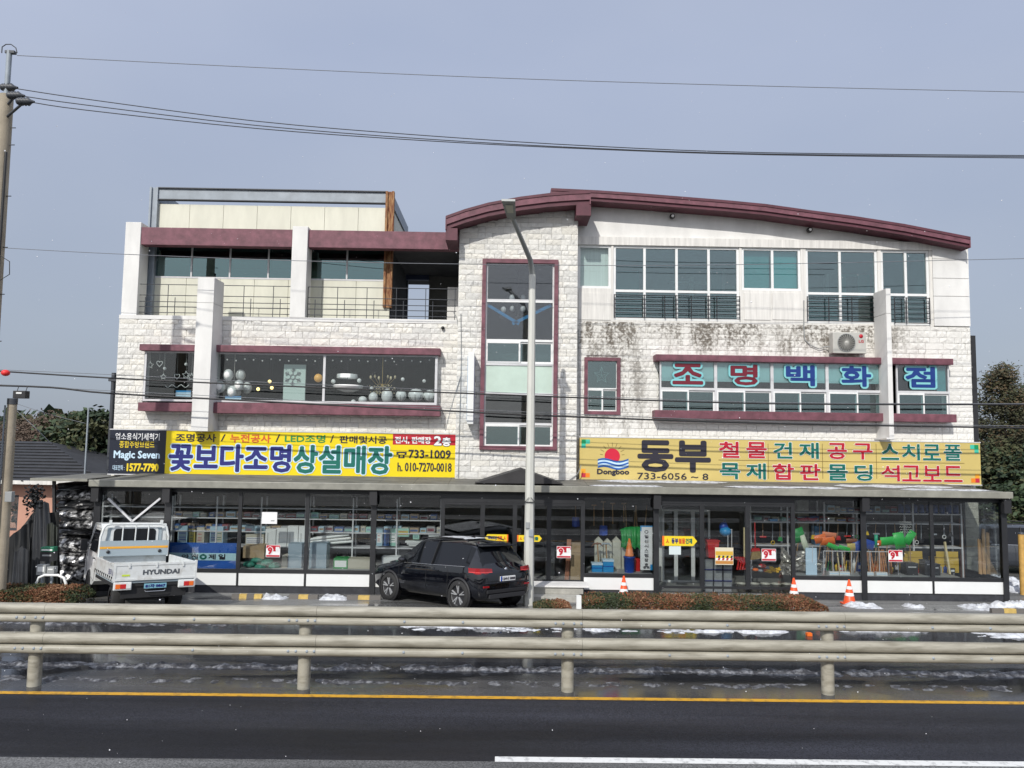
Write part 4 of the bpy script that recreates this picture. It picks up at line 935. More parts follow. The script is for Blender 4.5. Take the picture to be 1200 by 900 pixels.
# snowflake panel
a, b = at(333, 427, Yd+.1), at(357, 470.5, Yd+.1); T = thing('snowflake_board', 'tall pale panel with dark snowflake cut-out in the wide window', 'display panel', ((a.x+b.x)/2, Yd+.1, b.z))
G().box(a.x, b.x, Yd+.1, Yd+.16, b.z, a.z, mat('mint_panel', (.60, .72, .66), .6)).build('panel', T)
c = at(343, 441.5, Yd+.08); g = G()
for k in range(6):
    t = k*math.pi/3+math.pi/2; d = Vector((math.cos(t), 0, math.sin(t))); g.bar(c+d*.08, c+d*.27, .022, greyp, .01)
    for s in (-1, 1):
        e = Vector((math.cos(t+s*.8), 0, math.sin(t+s*.8))); g.bar(c+d*.15, c+d*.15+e*.09, .018, greyp, .01); g.bar(c+d*.21, c+d*.21+e*.05, .016, greyp, .01)
g.lathe([(.08, 0), (.08, -.01), (.06, -.01), (.06, 0)], c, greyp, 12, axis='y'); g.build('snowflake', T)
# string of white lights along the top of the wide window
g = G(); n = 25
for i in range(n):
    px = 256+i*10.3; p = at(px, 419+(i % 3)*1.0+px*.006, YWB+.08); g.ball(p, .026, lampw, 6)
g.tube([at(250, 416, YWB+.08)]+[at(256+i*10.3, 417.5+(i % 2)*1.4, YWB+.08) for i in range(n)], .004, iron, 4); single(g, 'string_lights', 'string of small white bulbs along the top of the wide window', 'string lights')
# star and heart ornaments in the narrow window
def outline(pts, p, s, label, name, top):
    q = [p+Vector((x*s, 0, z*s)) for x, z in pts]; g = G().tube(q+[q[0]], .011, whitep, 4).tube([p+Vector((0, 0, s)), (p.x, p.y, top)], .003, whitep, 3)
    single(g, name, label, 'window ornament', 'white ornaments hung in the narrow window')
star = [(math.cos(math.pi/2+i*math.pi/5)*(1 if i % 2 == 0 else .45), math.sin(math.pi/2+i*math.pi/5)*(1 if i % 2 == 0 else .45)) for i in range(10)]
heart = [(.9*math.sin(t)**3, (13*math.cos(t)-5*math.cos(2*t)-2*math.cos(3*t)-math.cos(4*t))/16) for t in [i*math.pi/8 for i in range(16)]]
ot = AZ(200, 414, YWB+.1)
outline(star, at(176, 428, YWB+.1), .11, 'white star ornament next to the west edge of the narrow window', 'star_ornament', ot)
outline(heart, at(187, 426, YWB+.1), .10, 'upper white heart ornament hung near the star in the narrow window', 'heart_ornament', ot)
outline(heart, at(207.5, 441, YWB+.1), .09, 'lower white heart ornament hung in the middle of the narrow window', 'heart_ornament', ot)
outline(star, at(218, 439.5, YWB+.1), .12, 'large white star ornament in a cluster in the narrow window', 'star_ornament', ot)
outline(star, at(224.5, 442, YWB+.1), .12, 'large white star ornament beside the fin in the narrow window', 'star_ornament', ot)
outline(star, at(191.5, 441.5, YWB+.1), .09, 'small low white star ornament in the narrow window', 'star_ornament', ot)
for (px, py, l) in ((193, 432, 'white ball ornament between the heart and the star'), (218, 427, 'white ball ornament high near the fin')):
    p = at(px, py, YWB+.1); single(G().ball(p, .05, whitep, 8).tube([p, (p.x, p.y, ot)], .003, whitep, 3), 'ball_ornament', l, 'window ornament', 'white ornaments hung in the narrow window')
single(G().tube([at(194, 452+math.sin(0), YWB+.1)]+[at(194+i*2.3, 452.5+1.8*math.sin(i*1.4), YWB+.1) for i in range(13)], .012, whitep, 4), 'garland', 'wavy white garland low in the narrow window', 'garland')
for (p0, t_, p1, b_, l) in ((206, 457.5, 223.5, 465, 'blue and white small notice in the narrow window'), (264, 464, 282.5, 470, 'pale blue small notice in the wide window')):
    a, b = at(p0, t_, YWB+.05), at(p1, b_, YWB+.05); single(G().box(a.x, b.x, YWB+.05, YWB+.055, b.z, a.z, skyw).box(a.x, b.x, YWB+.045, YWB+.048, a.z-.05, a.z, cyan_b), 'window_notice', l, 'notice')
p = at(705, 440, YF+.09); g = G(); q = [p+Vector((x*.24, 0, z*.26)) for x, z in star]; g.tube(q+[q[0]], .006, whitep, 4)
for i in range(0, 10, 2): g.tube([p, q[i]], .004, whitep, 3)
single(g, 'star_ornament', 'thin wire star hung in the small maroon framed window', 'window ornament')

# ------------------------------------------------------------------ goods in the shop
floor_z = fl+.001
def pl(px0, px1, Y0, Y1, ztop, label):
    g = G(); g.box(AX(px0, 640, Y0), AX(px1, 640, Y0), Y0, Y1, floor_z, ztop, greyp); single(g, 'display_plinth', label, 'plinth')
zpl = gzb-.02
pl(120, 512, YG+.2, YG+1.3, zpl, 'long low grey display plinth inside the west windows')
pl(690, 764, YG+.2, YG+1.3, zpl, 'short low grey plinth under the green sheets')
pl(934, 1124, YG+.2, YG+1.3, zpl, 'long low grey display plinth inside the east windows')
def rack(px0, px1, Y, levels, label, zbase=None, dep=.5, m=alu, posts=2):
    x0, x1 = AX(px0, 640, Y), AX(px1, 640, Y); zbase = floor_z if zbase is None else zbase
    T_ = thing('shelf_rack', label, 'shelf', ((x0+x1)/2, Y, zbase))
    for z in levels: G().box(x0, x1, Y, Y+dep, z-.03, z, m).build('shelf', T_)
    for i in range(posts):
        x = x0+(x1-x0)*i/(posts-1); g = G()
        for y in (Y-.002, Y+dep-.03): g.box(x-.02, x+.02, y, y+.035, zbase, levels[-1]+.3, m)
        g.build('upright', T_)
    return x0, x1
Yr = YG+.75
LV = [AZ(300, p, Yr) for p in (640, 622.5, 607, 595)]
rack(200, 357, Yr, LV, 'metal shelf rack inside the second and third west windows', zpl+.001, posts=4)
rack(361, 516, Yr, LV, 'metal shelf rack inside the windows by the black car', zpl+.001, posts=4)
rack(118, 194, Yr, LV[1:], 'metal shelf rack behind the truck cab', zpl+.001)
RV = [AZ(1000, p, Yr+.3) for p in (612.5, 601)]
rack(880, 1010, Yr+.3, [AZ(1000, 640, Yr+.3)]+RV, 'metal shelf rack behind the orange and green tools', posts=4)
rack(1014, 1128, Yr+.3, [AZ(1060, 641, Yr+.3)]+RV, 'metal shelf rack near the tiled pier', posts=3)
GB = {}
def gbox(p0, t_, p1, b_, Y, dep, m, name, label, cat='box', group='boxed goods in the shop windows', tape=None, zb=None):
    a, b = at(p0, t_, Y), at(p1, b_, Y); zb = b.z if zb is None else zb; w = b.x-a.x; g = G()
    g.box(a.x, b.x, Y, Y+dep, zb, a.z, m)
    if tape: g.box(a.x+w*.08, b.x-w*.08, Y-.003, Y-.001, zb+(a.z-zb)*.15, a.z-(a.z-zb)*.2, tape)
    else: g.box(a.x+w*.45, a.x+w*.55, Y-.002, Y+dep, a.z+.0005, a.z+.002, m)
    return single(g, name, label, cat, group)
lvl = {0: zpl+.002, 1: LV[0]+.001, 2: LV[1]+.001, 3: LV[2]+.001}
skyb = mat('pale_blue_box', (.35, .50, .58), .6); beigeb = mat('beige_box', (.45, .42, .33), .7); ylwb = mat('yellow_box', (.50, .42, .10), .6); dgb = mat('slate_box', (.12, .17, .21), .6)
mint = mat('mint_label', (.30, .55, .45), .6)
Ya = Yr+.02
items = [(209, 616, 219, 634.5, 'tall pale blue carton standing on the shelf above the blue banner', skyb, dgb), (222, 620, 228, 634.5, 'narrow yellow carton on the shelf above the blue banner', ylwb, None), (231, 618, 239, 634.5, 'olive carton on the shelf above the blue banner', beigeb, None), (246.5, 617, 253, 634.5, 'first of two blue striped cartons by the mullion', skyb, dgb), (254, 617, 261, 634.5, 'second of two blue striped cartons by the mullion', skyb, beigeb),
         (287, 617, 297.5, 624, 'dark slate carton top of the stack beside the white slabs', dgb, None), (288, 626, 309, 634.5, 'wide pale carton under the dark slate one', beigeb, whitep), (298.5, 617, 310, 625, 'grey blue carton at the top beside the white slabs', skyb, dgb),
         (441.5, 621, 448, 634.5, 'pale carton with blue label left on the shelf over the car bonnet', skyb, whitep), (450, 621, 456, 634.5, 'dark blue carton on the shelf over the car bonnet', mat('deep_blue_box', (.03, .10, .28), .6), None), (457.5, 619.5, 464.5, 635, 'mint and white carton on the shelf over the car', mint, whitep), (466, 619.5, 479, 629, 'carton with yellow green print over the car', mint, ylwb), (484, 625, 491, 632, 'small teal carton high over the car', mint, None), (502, 626, 515, 632, 'flat pale grey carton near the dark doorway', greyp, whitep)]
for i, (p0, t_, p1, b_, lab, m_, tp) in enumerate(items):
    hh = AZ((p0+p1)/2, t_, Ya)-AZ((p0+p1)/2, b_, Ya); zb0_ = AZ((p0+p1)/2, 640, Yr)+.001
    a, b = at(p0, t_, Ya), at(p1, b_, Ya)
    if b_ < 633: zb0_ = b.z
    g = G(); g.box(a.x, b.x, Ya, Ya+.35, zb0_, a.z, m_)
    if tp: g.box(a.x+.02, b.x-.02, Ya-.003, Ya-.001, zb0_+(a.z-zb0_)*.2, a.z-(a.z-zb0_)*.25, tp)
    for q in (.3, .42, .62): g.box(a.x+.03, b.x-.03-.02*(i % 3), Ya-.006, Ya-.0035, zb0_+(a.z-zb0_)*q, zb0_+(a.z-zb0_)*(q+.035), (navy, tealk, redk)[i % 3])
    single(g, 'carton', lab.replace(' left on', ' on'), 'carton', 'cartons on the west shop shelves')
Yb_ = YG+.35
low = [(285, 640, 299, 654, 'plain brown carton stacked on the plinth beside the blue banner', card), (299.5, 639, 309.5, 655, 'second plain brown carton beside the blue banner', card), (338, 637, 353, 667, 'tall grey blue board pack next to the sale poster', mat('grey_blue_board', (.28, .36, .42), .6)), (363, 636.5, 382, 667, 'tall grey blue board pack beside the pipes', mat('grey_blue_board', (.28, .36, .42), .6)), (330.5, 651, 336, 667, 'slim beige carton beside the board packs', beigeb), (391, 654.5, 407, 667, 'green and white printed carton on the plinth', green), (408, 655, 434, 667, 'long beige carton with black print on the plinth', beigeb), (447.5, 653, 467.5, 668, 'white crate of paper rolls over the car bonnet', whitep), (470, 660, 485, 668, 'grey carton low behind the car roof', greyp)]
for p0, t_, p1, b_, lab, m_ in low:
    tp = whitep if m_ is green else None
    zz0 = zpl+.002 if b_ > 660 else None
    o = gbox(p0, t_, p1, b_, Yb_, .4, m_, 'carton' if m_ not in (MATS['grey_blue_board'],) else 'board_pack', lab, 'carton', 'cartons on the west plinth', tape=tp, zb=zz0)
# bags below the brown cartons
g = G()
for k, (px, py) in enumerate(((293, 661), (302, 656), (313, 659), (322, 663), (306, 664))):
    p = at(px, py, Yb_+.1); o = single(G().ball(p, .17, mat('green_bag', (.05, .28, .20), .6, var=.5, vs_=14), 9, .55, 1.1), 'goods_bag', ['green printed bag at the west end of the pile', 'green bag topmost of the pile', 'green bag under the sale poster', 'green bag at the east end of the pile', 'green bag lowest in the middle of the pile'][k], 'bag', 'green bags piled on the plinth')
# white slabs and pipes on the shelf
a, b = at(311, 616, Yr-.05), at(362, 640, Yr-.05)
for i in range(4):
    w = (b.x-a.x)/4; single(G().box(a.x+i*w+.01, a.x+(i+1)*w-.01, Yr-.05, Yr+.2-.03*i, LV[0]+.002, a.z-.03*(3-i)*(i < 2), whitep).box(a.x+i*w+.07, a.x+i*w+.09, Yr-.053, Yr-.051, LV[0]+.1, a.z-.2, greyp), 'foam_slab', ['white foam slab at the west end over the sale poster', 'second white foam slab over the sale poster', 'third white foam slab beside the mullion', 'white foam slab just behind the mullion'][i], 'slab', 'white foam slabs on the shelf')
for i in range(7):
    x0, x1 = AX(363, 636, Yr), AX(412-i*2, 636, Yr); z = LV[0]+.05+(i % 3)*.075; y = Yr+.05+(i//3)*.1
    single(G().tube([(x0, y, z), (x1, y+.05, z+.10+.02*i)], .036, whitep, 8), 'plastic_pipe', ['lowest white pipe in the bundle on the shelf', 'second white pipe of the bundle', 'third white pipe leaning in the bundle', 'fourth white pipe behind the front ones', 'fifth white pipe behind the front ones', 'sixth white pipe high in the bundle', 'topmost white pipe of the bundle'][i], 'pipe', 'white pipes on the shelf')
for i in range(3):
    a, b = at(475+i*2, 634+i*2.2, Yr), at(517, 636+i*2.2, Yr); single(G().box(a.x, b.x, Yr-.05+.02*i, Yr+.3, a.z-.04, a.z, whitep), 'white_board', ['top white board above the car roof', 'middle white board above the car roof', 'bottom white board above the car roof'][i], 'board', 'white boards stacked above the car')
# middle doorway: leaning planks and brown cartons
gbox(669, 648, 682, 681, YG+.3, .3, card, 'carton', 'tall brown carton standing inside the glass door', 'carton', 'brown cartons inside the door')
gbox(670, 637, 682, 647.5, YG+.5, .3, card, 'carton', 'brown carton stacked high inside the glass door', 'carton', 'brown cartons inside the door', zb=AZ(676, 649, YG+.5))
single(G().bar(at(664, 681, YG+.5), at(667, 632, YG+.6), .12, mat('reddish_board', (.38, .16, .09), .6), .02), 'leaning_board', 'reddish board leaning inside the middle glass door', 'board')
# hanging shovels and buckets behind the green sheets
def shovel(px, ptop, pblade, pbot, m, label, w=.22, Y=YG+1.1, hm=wood, bend=0, group='shovels hanging in the shop'):
    t = at(px+bend, ptop, Y); c = at(px, pblade, Y); b = at(px-bend*.2, pbot, Y); T_ = thing('shovel', label, 'shovel', b, group)
    G().tube([t, c], .017, hm, 6).box(t.x-.07, t.x+.07, Y-.02, Y+.02, t.z-.02, t.z+.02, hm).build('handle', T_)
    g = G(); n = 6; vs = []
    for i in range(n+1):
        u = i/n-.5; d = .08*(1-4*u*u)
        vs += [(c.x+u*w, Y+d-.04, c.z), (b.x+u*w*1.05, Y+d-.04, b.z+abs(u)*.06), (c.x+u*w, Y+d-.025, c.z), (b.x+u*w*1.05, Y+d-.025, b.z+abs(u)*.06)]
    fs = []
    for i in range(n): k = 4*i; fs += [(k, k+1, k+5, k+4), (k+2, k+6, k+7, k+3), (k, k+4, k+6, k+2), (k+1, k+3, k+7, k+5)]
    g.add(vs, fs, m); g.build('blade', T_); return T_
shovel(707, 588, 616, 628, blue, 'blue shovel hanging on a rail behind the window')
shovel(718, 590, 614, 627, iron, 'black shovel hanging beside the blue one')
shovel(731, 590, 612, 626, iron, 'black shovel hanging near the green sheets', w=.3)
shovel(696, 592, 616, 627, iron, 'dull black shovel hanging next to the door frame', w=.26)
shovel(674.5, 592, 606, 618, blue, 'blue shovel hanging high inside the middle door', w=.2)
for i, px in enumerate((735, 742, 748, 754)): single(G().tube([at(px, 640, YG+1.0), at(px+(-2, 3, -3, 4)[i], 592, YG+1.1)], .015, wood, 6), 'wooden_pole', ['wooden pole rising behind the green sheets, most westerly', 'wooden pole crossing behind the green sheets', 'wooden pole leaning west behind the green sheets', 'wooden pole leaning east near the white banner'][i], 'pole', 'wooden poles behind the green sheets')
# peaked white packs
for i in range(4):
    x = 697+i*10.5; a, b = at(x, 629+(i % 2)*2, YG+.9), at(x+9.5, 656, YG+.9); zc = a.z
    single(G().prism([(a.x, zpl), (b.x, zpl), (b.x, zc-.12), ((a.x+b.x)/2, zc), (a.x, zc-.12)], YG+.9, YG+1.05, mat('ivory_pack', (.58, .57, .48), .7, var=.2)), 'paper_pack', ['peaked ivory pack next to the door', 'second peaked ivory pack beside the pickaxes', 'third peaked ivory pack above the blue crates', 'peaked ivory pack next to the green sheets'][i], 'pack', 'peaked ivory packs in the window')
# pickaxes
for i, px in enumerate((700, 710)):
    c = at(px, 637, YG+.55); T_ = thing('pickaxe', ['pickaxe with brown head next to the door', 'pickaxe with grey head above the blue crates'][i], 'pickaxe', c, 'pickaxes in the window')
    G().tube([c+Vector((0, 0, .04)), (c.x+.05, c.y, zpl)], .02, wood).build('handle', T_)
    G().tube([c+Vector((-.17, 0, -.09)), c+Vector((-.08, 0, 0)), c, c+Vector((.08, 0, 0)), c+Vector((.17, 0, -.09))], [.008, .025, .035, .025, .008], mat('rust_head', (.18, .08, .04), .7) if i == 0 else steel).build('head', T_)
for i, (p0, t_, p1, b_) in enumerate(((694, 660, 706, 668), (707, 656, 719, 668))):
    a, b = at(p0, t_, YG+.3), at(p1, b_, YG+.3); g = G(); g.box(a.x, b.x, YG+.3, YG+.55, zpl+.002, a.z-.05, cyan_b).box(a.x-.01, b.x+.01, YG+.29, YG+.56, a.z-.05, a.z, skyw); h2 = (zpl+a.z)/2; g.box(a.x-.006, b.x+.006, YG+.294, YG+.5, h2-.02, h2, blue)
    single(g, 'storage_box', ['lower pair of light blue lidded boxes by the door frame', 'taller pair of light blue lidded boxes beside the blue barrel'][i], 'box', 'light blue lidded boxes')
# green sheets draped
g = G(); n = 14; vs = []; a, b = at(727.5, 617, YG+.75), at(750, 645, YG+.75)
for i in range(n+1):
    x = a.x+(b.x-a.x)*i/n; y = YG+.75+.06*math.sin(i*1.7); sag = .12*math.exp(-i/3)
    vs += [(x, y+.25, a.z-sag-.02), (x, y, a.z-sag), (x+.01, y-.05, (a.z+b.z)/2), (x-.01, y-.02, b.z+.1*abs(math.sin(i*.9)))]
g.add(vs, [(4*i+k, 4*i+k+1, 4*i+k+5, 4*i+k+4) for i in range(n) for k in range(3)], green, True)
single(g, 'green_sheet', 'heap of folded dark green plastic sheet behind the orange cone', 'tarpaulin')
def cone(p, h, label, base=True, m=None, scale=1, group=None):
    m = m or mat('cone_orange', (.75, .09, .02), .4); T_ = thing('traffic_cone', label, 'traffic cone', p, group); p = Vector(p); r = .17*h/.7
    if base: G().box(p.x-r*1.15, p.x+r*1.15, p.y-r*1.15, p.y+r*1.15, p.z, p.z+.035, m).build('base', T_, bevel=.008)
    z = [0.04, .36, .48, .62, .74, 1.0]; rad = lambda t: r*.92*(1-t)+.022
    ms = [m, paper, m, paper, m] if base else [m, greyp, m, m, m]
    g = G(); g.lathe([(rad(0.04), z[0]*h), (rad(1), h), (.001, h)], p, m, 18); g.build('body', T_)
    for k in (1, 3):
        if base: G().lathe([(rad(z[k])+.004, z[k]*h), (rad(z[k+1])+.004, z[k+1]*h)], p, paper, 18).build('reflective_band', T_)
    return T_
p = at(737.5, 652, YG+.35); bz = p.z; g = G(); c = Vector((p.x, p.y, zpl)); hh = bz-zpl
g.lathe([(.13, 0), (.145, hh*.3), (.15, hh*.32), (.15, hh*.9), (.165, hh*.92), (.165, hh), (.001, hh)], c, blue, 18); single(g, 'blue_barrel', 'dark blue plastic barrel under the orange cone', 'barrel')
cone((p.x, p.y, bz), AZ(737.5, 631, YG+.35)-bz, 'plain orange cone standing on the blue barrel inside the window', base=False, m=mat('inner_orange', (.75, .20, .03), .4))
single(G().box(AX(745, 660, YG+.5), AX(750, 660, YG+.5), YG+.5, YG+.7, zpl, AZ(747, 655, YG+.5), red), 'red_box', 'narrow red box beside the white banner', 'box')
# silver cans, three columns
rowz = [(690, 678.5), (676.5, 665.5), (663, 651)]
canw = ['next to the inner door', 'in the middle column', 'next to the red box']
for r_i, (b_, t_) in enumerate(rowz):
    for c_i in range(3):
        px = 826+c_i*11; a, b = at(px, t_, YG+.3), at(px+9.3, b_, YG+.3); g = G(); zb_c = floor_z+r_i*.305
        g.box(a.x, b.x, YG+.3, YG+.55, zb_c, zb_c+.28, tin).box(a.x-.004, b.x+.004, YG+.296, YG+.554, zb_c+.265, zb_c+.282, steel_d).box(a.x+.03, b.x-.03, YG+.297, YG+.299, zb_c+.06, zb_c+.2, greyp)
        if r_i: g.box(a.x-.01, b.x+.01, YG+.29, YG+.56, zb_c-.022, zb_c-.001, navy)
        single(g, 'square_can', f"{['bottom', 'middle', 'top'][r_i]} row silver square can {canw[c_i]}", 'can', 'silver square cans stacked in three columns')
a, b = at(828, 634, YG+.4), at(842, 647, YG+.4); zc = floor_z+3*.305
g = G(); g.prism([(a.x+.04, zc), (b.x-.04, zc), (b.x, a.z), (a.x, a.z)], YG+.32, YG+.6, red).box(a.x-.02, b.x+.02, YG+.30, YG+.62, a.z-.001, a.z+.03, red).tube([(a.x+.02, YG+.45, a.z), (a.x+.08, YG+.45, a.z+.09), (b.x-.08, YG+.45, a.z+.09), (b.x-.02, YG+.45, a.z)], .01, iron, 5); single(g, 'red_toolbox', 'red plastic toolbox on top of the silver cans', 'toolbox')
c = at(850, 622, YG+.7); g = G(); g.ball(c+Vector((0, 0, -.02)), .17, cyan_b, 10, .8).ball(c+Vector((-.04, .05, .1)), .12, blue, 9, 1.2).tube([c+Vector((-.1, 0, .1)), c+Vector((-.02, 0, .33)), c+Vector((.08, 0, .1))], .012, blue, 5); single(g, 'blue_bag', 'bright blue bag hanging above the hazard tape sheet', 'bag')
for i, px in enumerate((853, 857.5)): single(G().tube([at(px, 688, YG+.5), at(px, 620, YG+.6)], .013, alu, 6), 'metal_pole', ['thin metal pole by the blue bag', 'second thin metal pole by the wooden post'][i], 'pole', 'metal poles behind the tape sheet')
single(G().tube([at(872.5, 655, YG+.6), at(872.5, 618, YG+.6)], .035, mat('pale_wood', (.60, .50, .28), .6), 8), 'wooden_post', 'pale thick wooden post by the door stile', 'post')
# broom
c = at(885, 642, YG+.4); T_ = thing('straw_broom', 'straw broom with red binding behind the east glass door', 'broom', (c.x, c.y, at(884, 656, YG+.4).z))
G().tube([at(884.5, 612, YG+.45), c], .016, red).build('handle', T_)
a, b = at(879, 656, YG+.4), at(892, 654, YG+.4); G().prism([(a.x, a.z), (b.x+.02, b.z), (c.x+.1, c.z), (c.x-.07, c.z)], YG+.36, YG+.44, mat('straw', (.38, .26, .10), .9, var=.4, vs_=20)).build('bristles', T_)
G().prism([(c.x-.12, c.z-.1), (c.x+.13, c.z-.08), (c.x+.1, c.z), (c.x-.08, c.z)], YG+.35, YG+.45, red).build('binding', T_)
# buckets in a row
def bucket(px, py, w, h, m, label, group, Y=YG+.3, z=None, cat='bucket', name='bucket'):
    c = at(px, py, Y); c.z = floor_z if z is None else z; g = G(); g.lathe([(.001, 0), (w*.42, 0), (w*.5, h), (w*.54, h), (w*.54, h*.94), (w*.5, h*.93)], c, m, 16).lathe([(w*.5, h*.99), (w*.44, h*.6), (.001, h*.6)], c, m, 16)
    g.lathe([(w*.465, h*.5), (w*.475, h*.5), (w*.475, h*.55), (w*.47, h*.55)], c, whitep, 16); single(g, name, label, cat, group)
for i, px in enumerate((869, 884, 897, 909.5, 922)): bucket(px, 688, .27, .24, mat('putty_plastic', (.40, .39, .33), .5), ['grey bucket beside the wooden post', 'grey bucket under the straw broom', 'grey bucket under the sale poster', 'grey bucket under the yellow gloves', 'grey bucket next to the orange cone'][i], 'grey buckets in a row on the floor')
g = G(); rnd = random.Random(3)
for i in range(16): p = at(899+rnd.uniform(-1, 17), 668+rnd.uniform(-3, 2.5), YG+.5); g.ball(p, rnd.uniform(.035, .06), mat('glove_yellow', (.75, .45, .01), .5), 6, .7, 1.4)
single(g, 'work_gloves', 'heap of yellow work gloves above the grey buckets', 'gloves', kind='stuff')
g = G()
for i in range(12): p = at(880+rnd.uniform(-1, 20), 667+rnd.uniform(-6, 2.5), YG+.55); g.ball(p, rnd.uniform(.04, .07), random.Random(i).choice((red, orange, whitep, steel)), 6, .7, 1.5)
single(g, 'small_tools', 'jumble of red and orange tools on the rack under the broom', 'tools', kind='stuff')
g = G(); 
for i in range(5): a = at(864+i*3, 653, YG+.5); g.tube([a+Vector((-.06, 0, 0)), a+Vector((.05, .05, -.1-.05*i)), a+Vector((0, .02, -.35))], .03, red, 6)
single(g, 'red_hose', 'coiled bright red hose beside the tape sheet', 'hose')
# foil sheets
def foil(px0, px1, pt, pb, label):
    g = G(); a, b = at(px0, pt, YG+.5), at(px1, pb, YG+.5); n = 9; vs = []; rnd = random.Random(px0)
    for j in range(n+1):
        for i in range(n+1):
            u, v = i/n, j/n; top = 1-.75*max(0, u-.35)
            vs.append((a.x+(b.x-a.x)*u+rnd.uniform(-.02, .02), YG+.5+rnd.uniform(-.07, .07)-.1*v, b.z+(a.z-b.z)*top*v))
    g.add(vs, [(j*(n+1)+i, j*(n+1)+i+1, (j+1)*(n+1)+i+1, (j+1)*(n+1)+i) for j in range(n) for i in range(n)], silverf); single(g, 'foil_bundle', label, 'foil', 'crumpled foil bundles')
foil(931, 962, 645, 669, 'crumpled silver foil bundle piled beside the blue sign'); foil(913, 928, 641, 674, 'crumpled silver foil bundle beside the straw broom')
# scoops and snow shovels lying on the rack
def scoop(px, py, m, label, w=.32, h=.3, tilt=0, Y=YG+.55, group='plastic snow shovels on the east rack', hz=-.6):
    c = at(px, py, Y); T_ = thing('snow_shovel', label, 'snow shovel', c, group); ct, sn = math.cos(tilt), math.sin(tilt)
    g = G(); n = 7; vs = []
    for i in range(n+1):
        u = i/n-.5
        for v in (-.5, 0, .5):
            x, z = u*w, v*h; d = .045*(1-4*u*u)*(.6+v)
            for th in (0, .012): vs.append((c.x+x*ct-z*sn, Y-d+th, c.z+x*sn+z*ct))
    k = 6; fs = []
    for i in range(n):
        for j in (0, 2): fs += [(i*k+j, i*k+j+2, (i+1)*k+j+2, (i+1)*k+j), (i*k+j+1, (i+1)*k+j+1, (i+1)*k+j+3, i*k+j+3)]
        fs += [(i*k, (i+1)*k, (i+1)*k+1, i*k+1), (i*k+4, i*k+5, (i+1)*k+5, (i+1)*k+4)]
    g.add(vs, fs, m, True); g.build('blade', T_)
    G().tube([(c.x+.0*ct, Y+.01, c.z-h*.3), (c.x+.25*hz*sn-.02, Y+.1, max(zpl, c.z-.75))], .014, wood, 6).build('handle', T_)
scoop(936, 627, green, 'dark green flat shovel beside the orange ones', .32, .4, .3); scoop(943, 637, mat('pale_foam', (.6, .65, .5), .6), 'pale leaning shovel beside the dark green one', .16, .5, .35)
scoop(962, 631, orange, 'orange shovel next to the pale foam', .36, .24, .25); scoop(970, 634, orange, 'orange shovel in the middle of the pile', .42, .22, .1); scoop(972, 627, mat('salmon_plastic', (.70, .22, .10), .45), 'salmon shovel topmost of the pile', .4, .16, -.1)
scoop(975, 640, lime, 'bright green shovel under the orange pile', .36, .13, -.4); scoop(990, 643, lime, 'bright green shovel beside the yellow scoop', .36, .13, -.3)
scoop(998, 634, mat('brown_plastic', (.25, .09, .05), .5), 'brown scoop over the yellow one', .3, .14, 0); scoop(999, 641, mat('mustard_plastic', (.55, .42, .12), .5), 'mustard yellow scoop under the brown one on the rack', .28, .22, .1)
scoop(1006, 640, blue, 'blue shovel just before the thick post', .28, .3, .4); scoop(1018, 638, blue, 'blue shovel just beyond the thick post', .32, .26, -.3)
scoop(1027, 634, mat('teal_green_plastic', (.01, .36, .20), .4), 'upright teal green shovel', .1, .36, 0); scoop(1030, 636.5, orange, 'small orange scoop among the green shovels', .14, .16, 0)
scoop(1040, 634, lime, 'bright green shovel above the wooden handles', .4, .24, .1); scoop(1054, 633, lime, 'bright green shovel upright behind the sale poster', .3, .46, .2); scoop(1066, 630, lime, 'bright green shovel out toward the tiled pier', .22, .4, -.6)
single(G().tube([at(952, 659, YG+.3), at(952.1, 640, YG+.3)], .01, alu).box(at(944, 640, YG+.3).x, at(957, 640, YG+.3).x, YG+.3, YG+.32, zpl, at(951, 642, YG+.3).z, skyw), 'shop_sign_board', 'pale blue printed board leaning by the foil bundle', 'board')
# rack rail and handles
g = G(); z = AZ(990, 646, YG+.45); x0, x1 = AX(965, 646, YG+.45), AX(1052, 646, YG+.45)
g.tube([(x0, YG+.45, z), (x1, YG+.45, z)], .014, alu, 6)
for i in range(9): x = x0+(x1-x0)*i/8; g.tube([(x, YG+.45, zpl), (x, YG+.45, z)], .012, alu, 6)
single(g, 'tool_rail', 'low metal rail holding the shovels upright', 'rail')
ORD = ['first', 'second', 'third', 'fourth', 'fifth', 'sixth', 'seventh', 'eighth', 'ninth', 'tenth', 'eleventh', 'twelfth', 'thirteenth', 'fourteenth', 'fifteenth', 'sixteenth', 'seventeenth', 'eighteenth', 'nineteenth', 'twentieth', 'last', 'very last']
rnd = random.Random(8)
for i in range(14):
    px = 1019+i*2.6 if i < 11 else 984+(i-11)*7; c = at(px, 667, YG+.6); t = at(px+rnd.uniform(-5, 3), 644+rnd.uniform(-1, 3), YG+.7)
    single(G().tube([(c.x, c.y, zpl+.001), t], .022, mat('orange_wood', (.48, .20, .07), .6) if i < 11 else mat('pale_wood', (.6, .5, .28), .6), 6), 'wooden_stick', (ORD[i]+' orange brown wooden handle from the thick post in the upright bundle' if i < 11 else ORD[i-11]+' pale wooden handle behind the low metal rail'), 'wooden handle', 'orange brown handles in the bundle' if i < 11 else 'pale handles behind the rail')
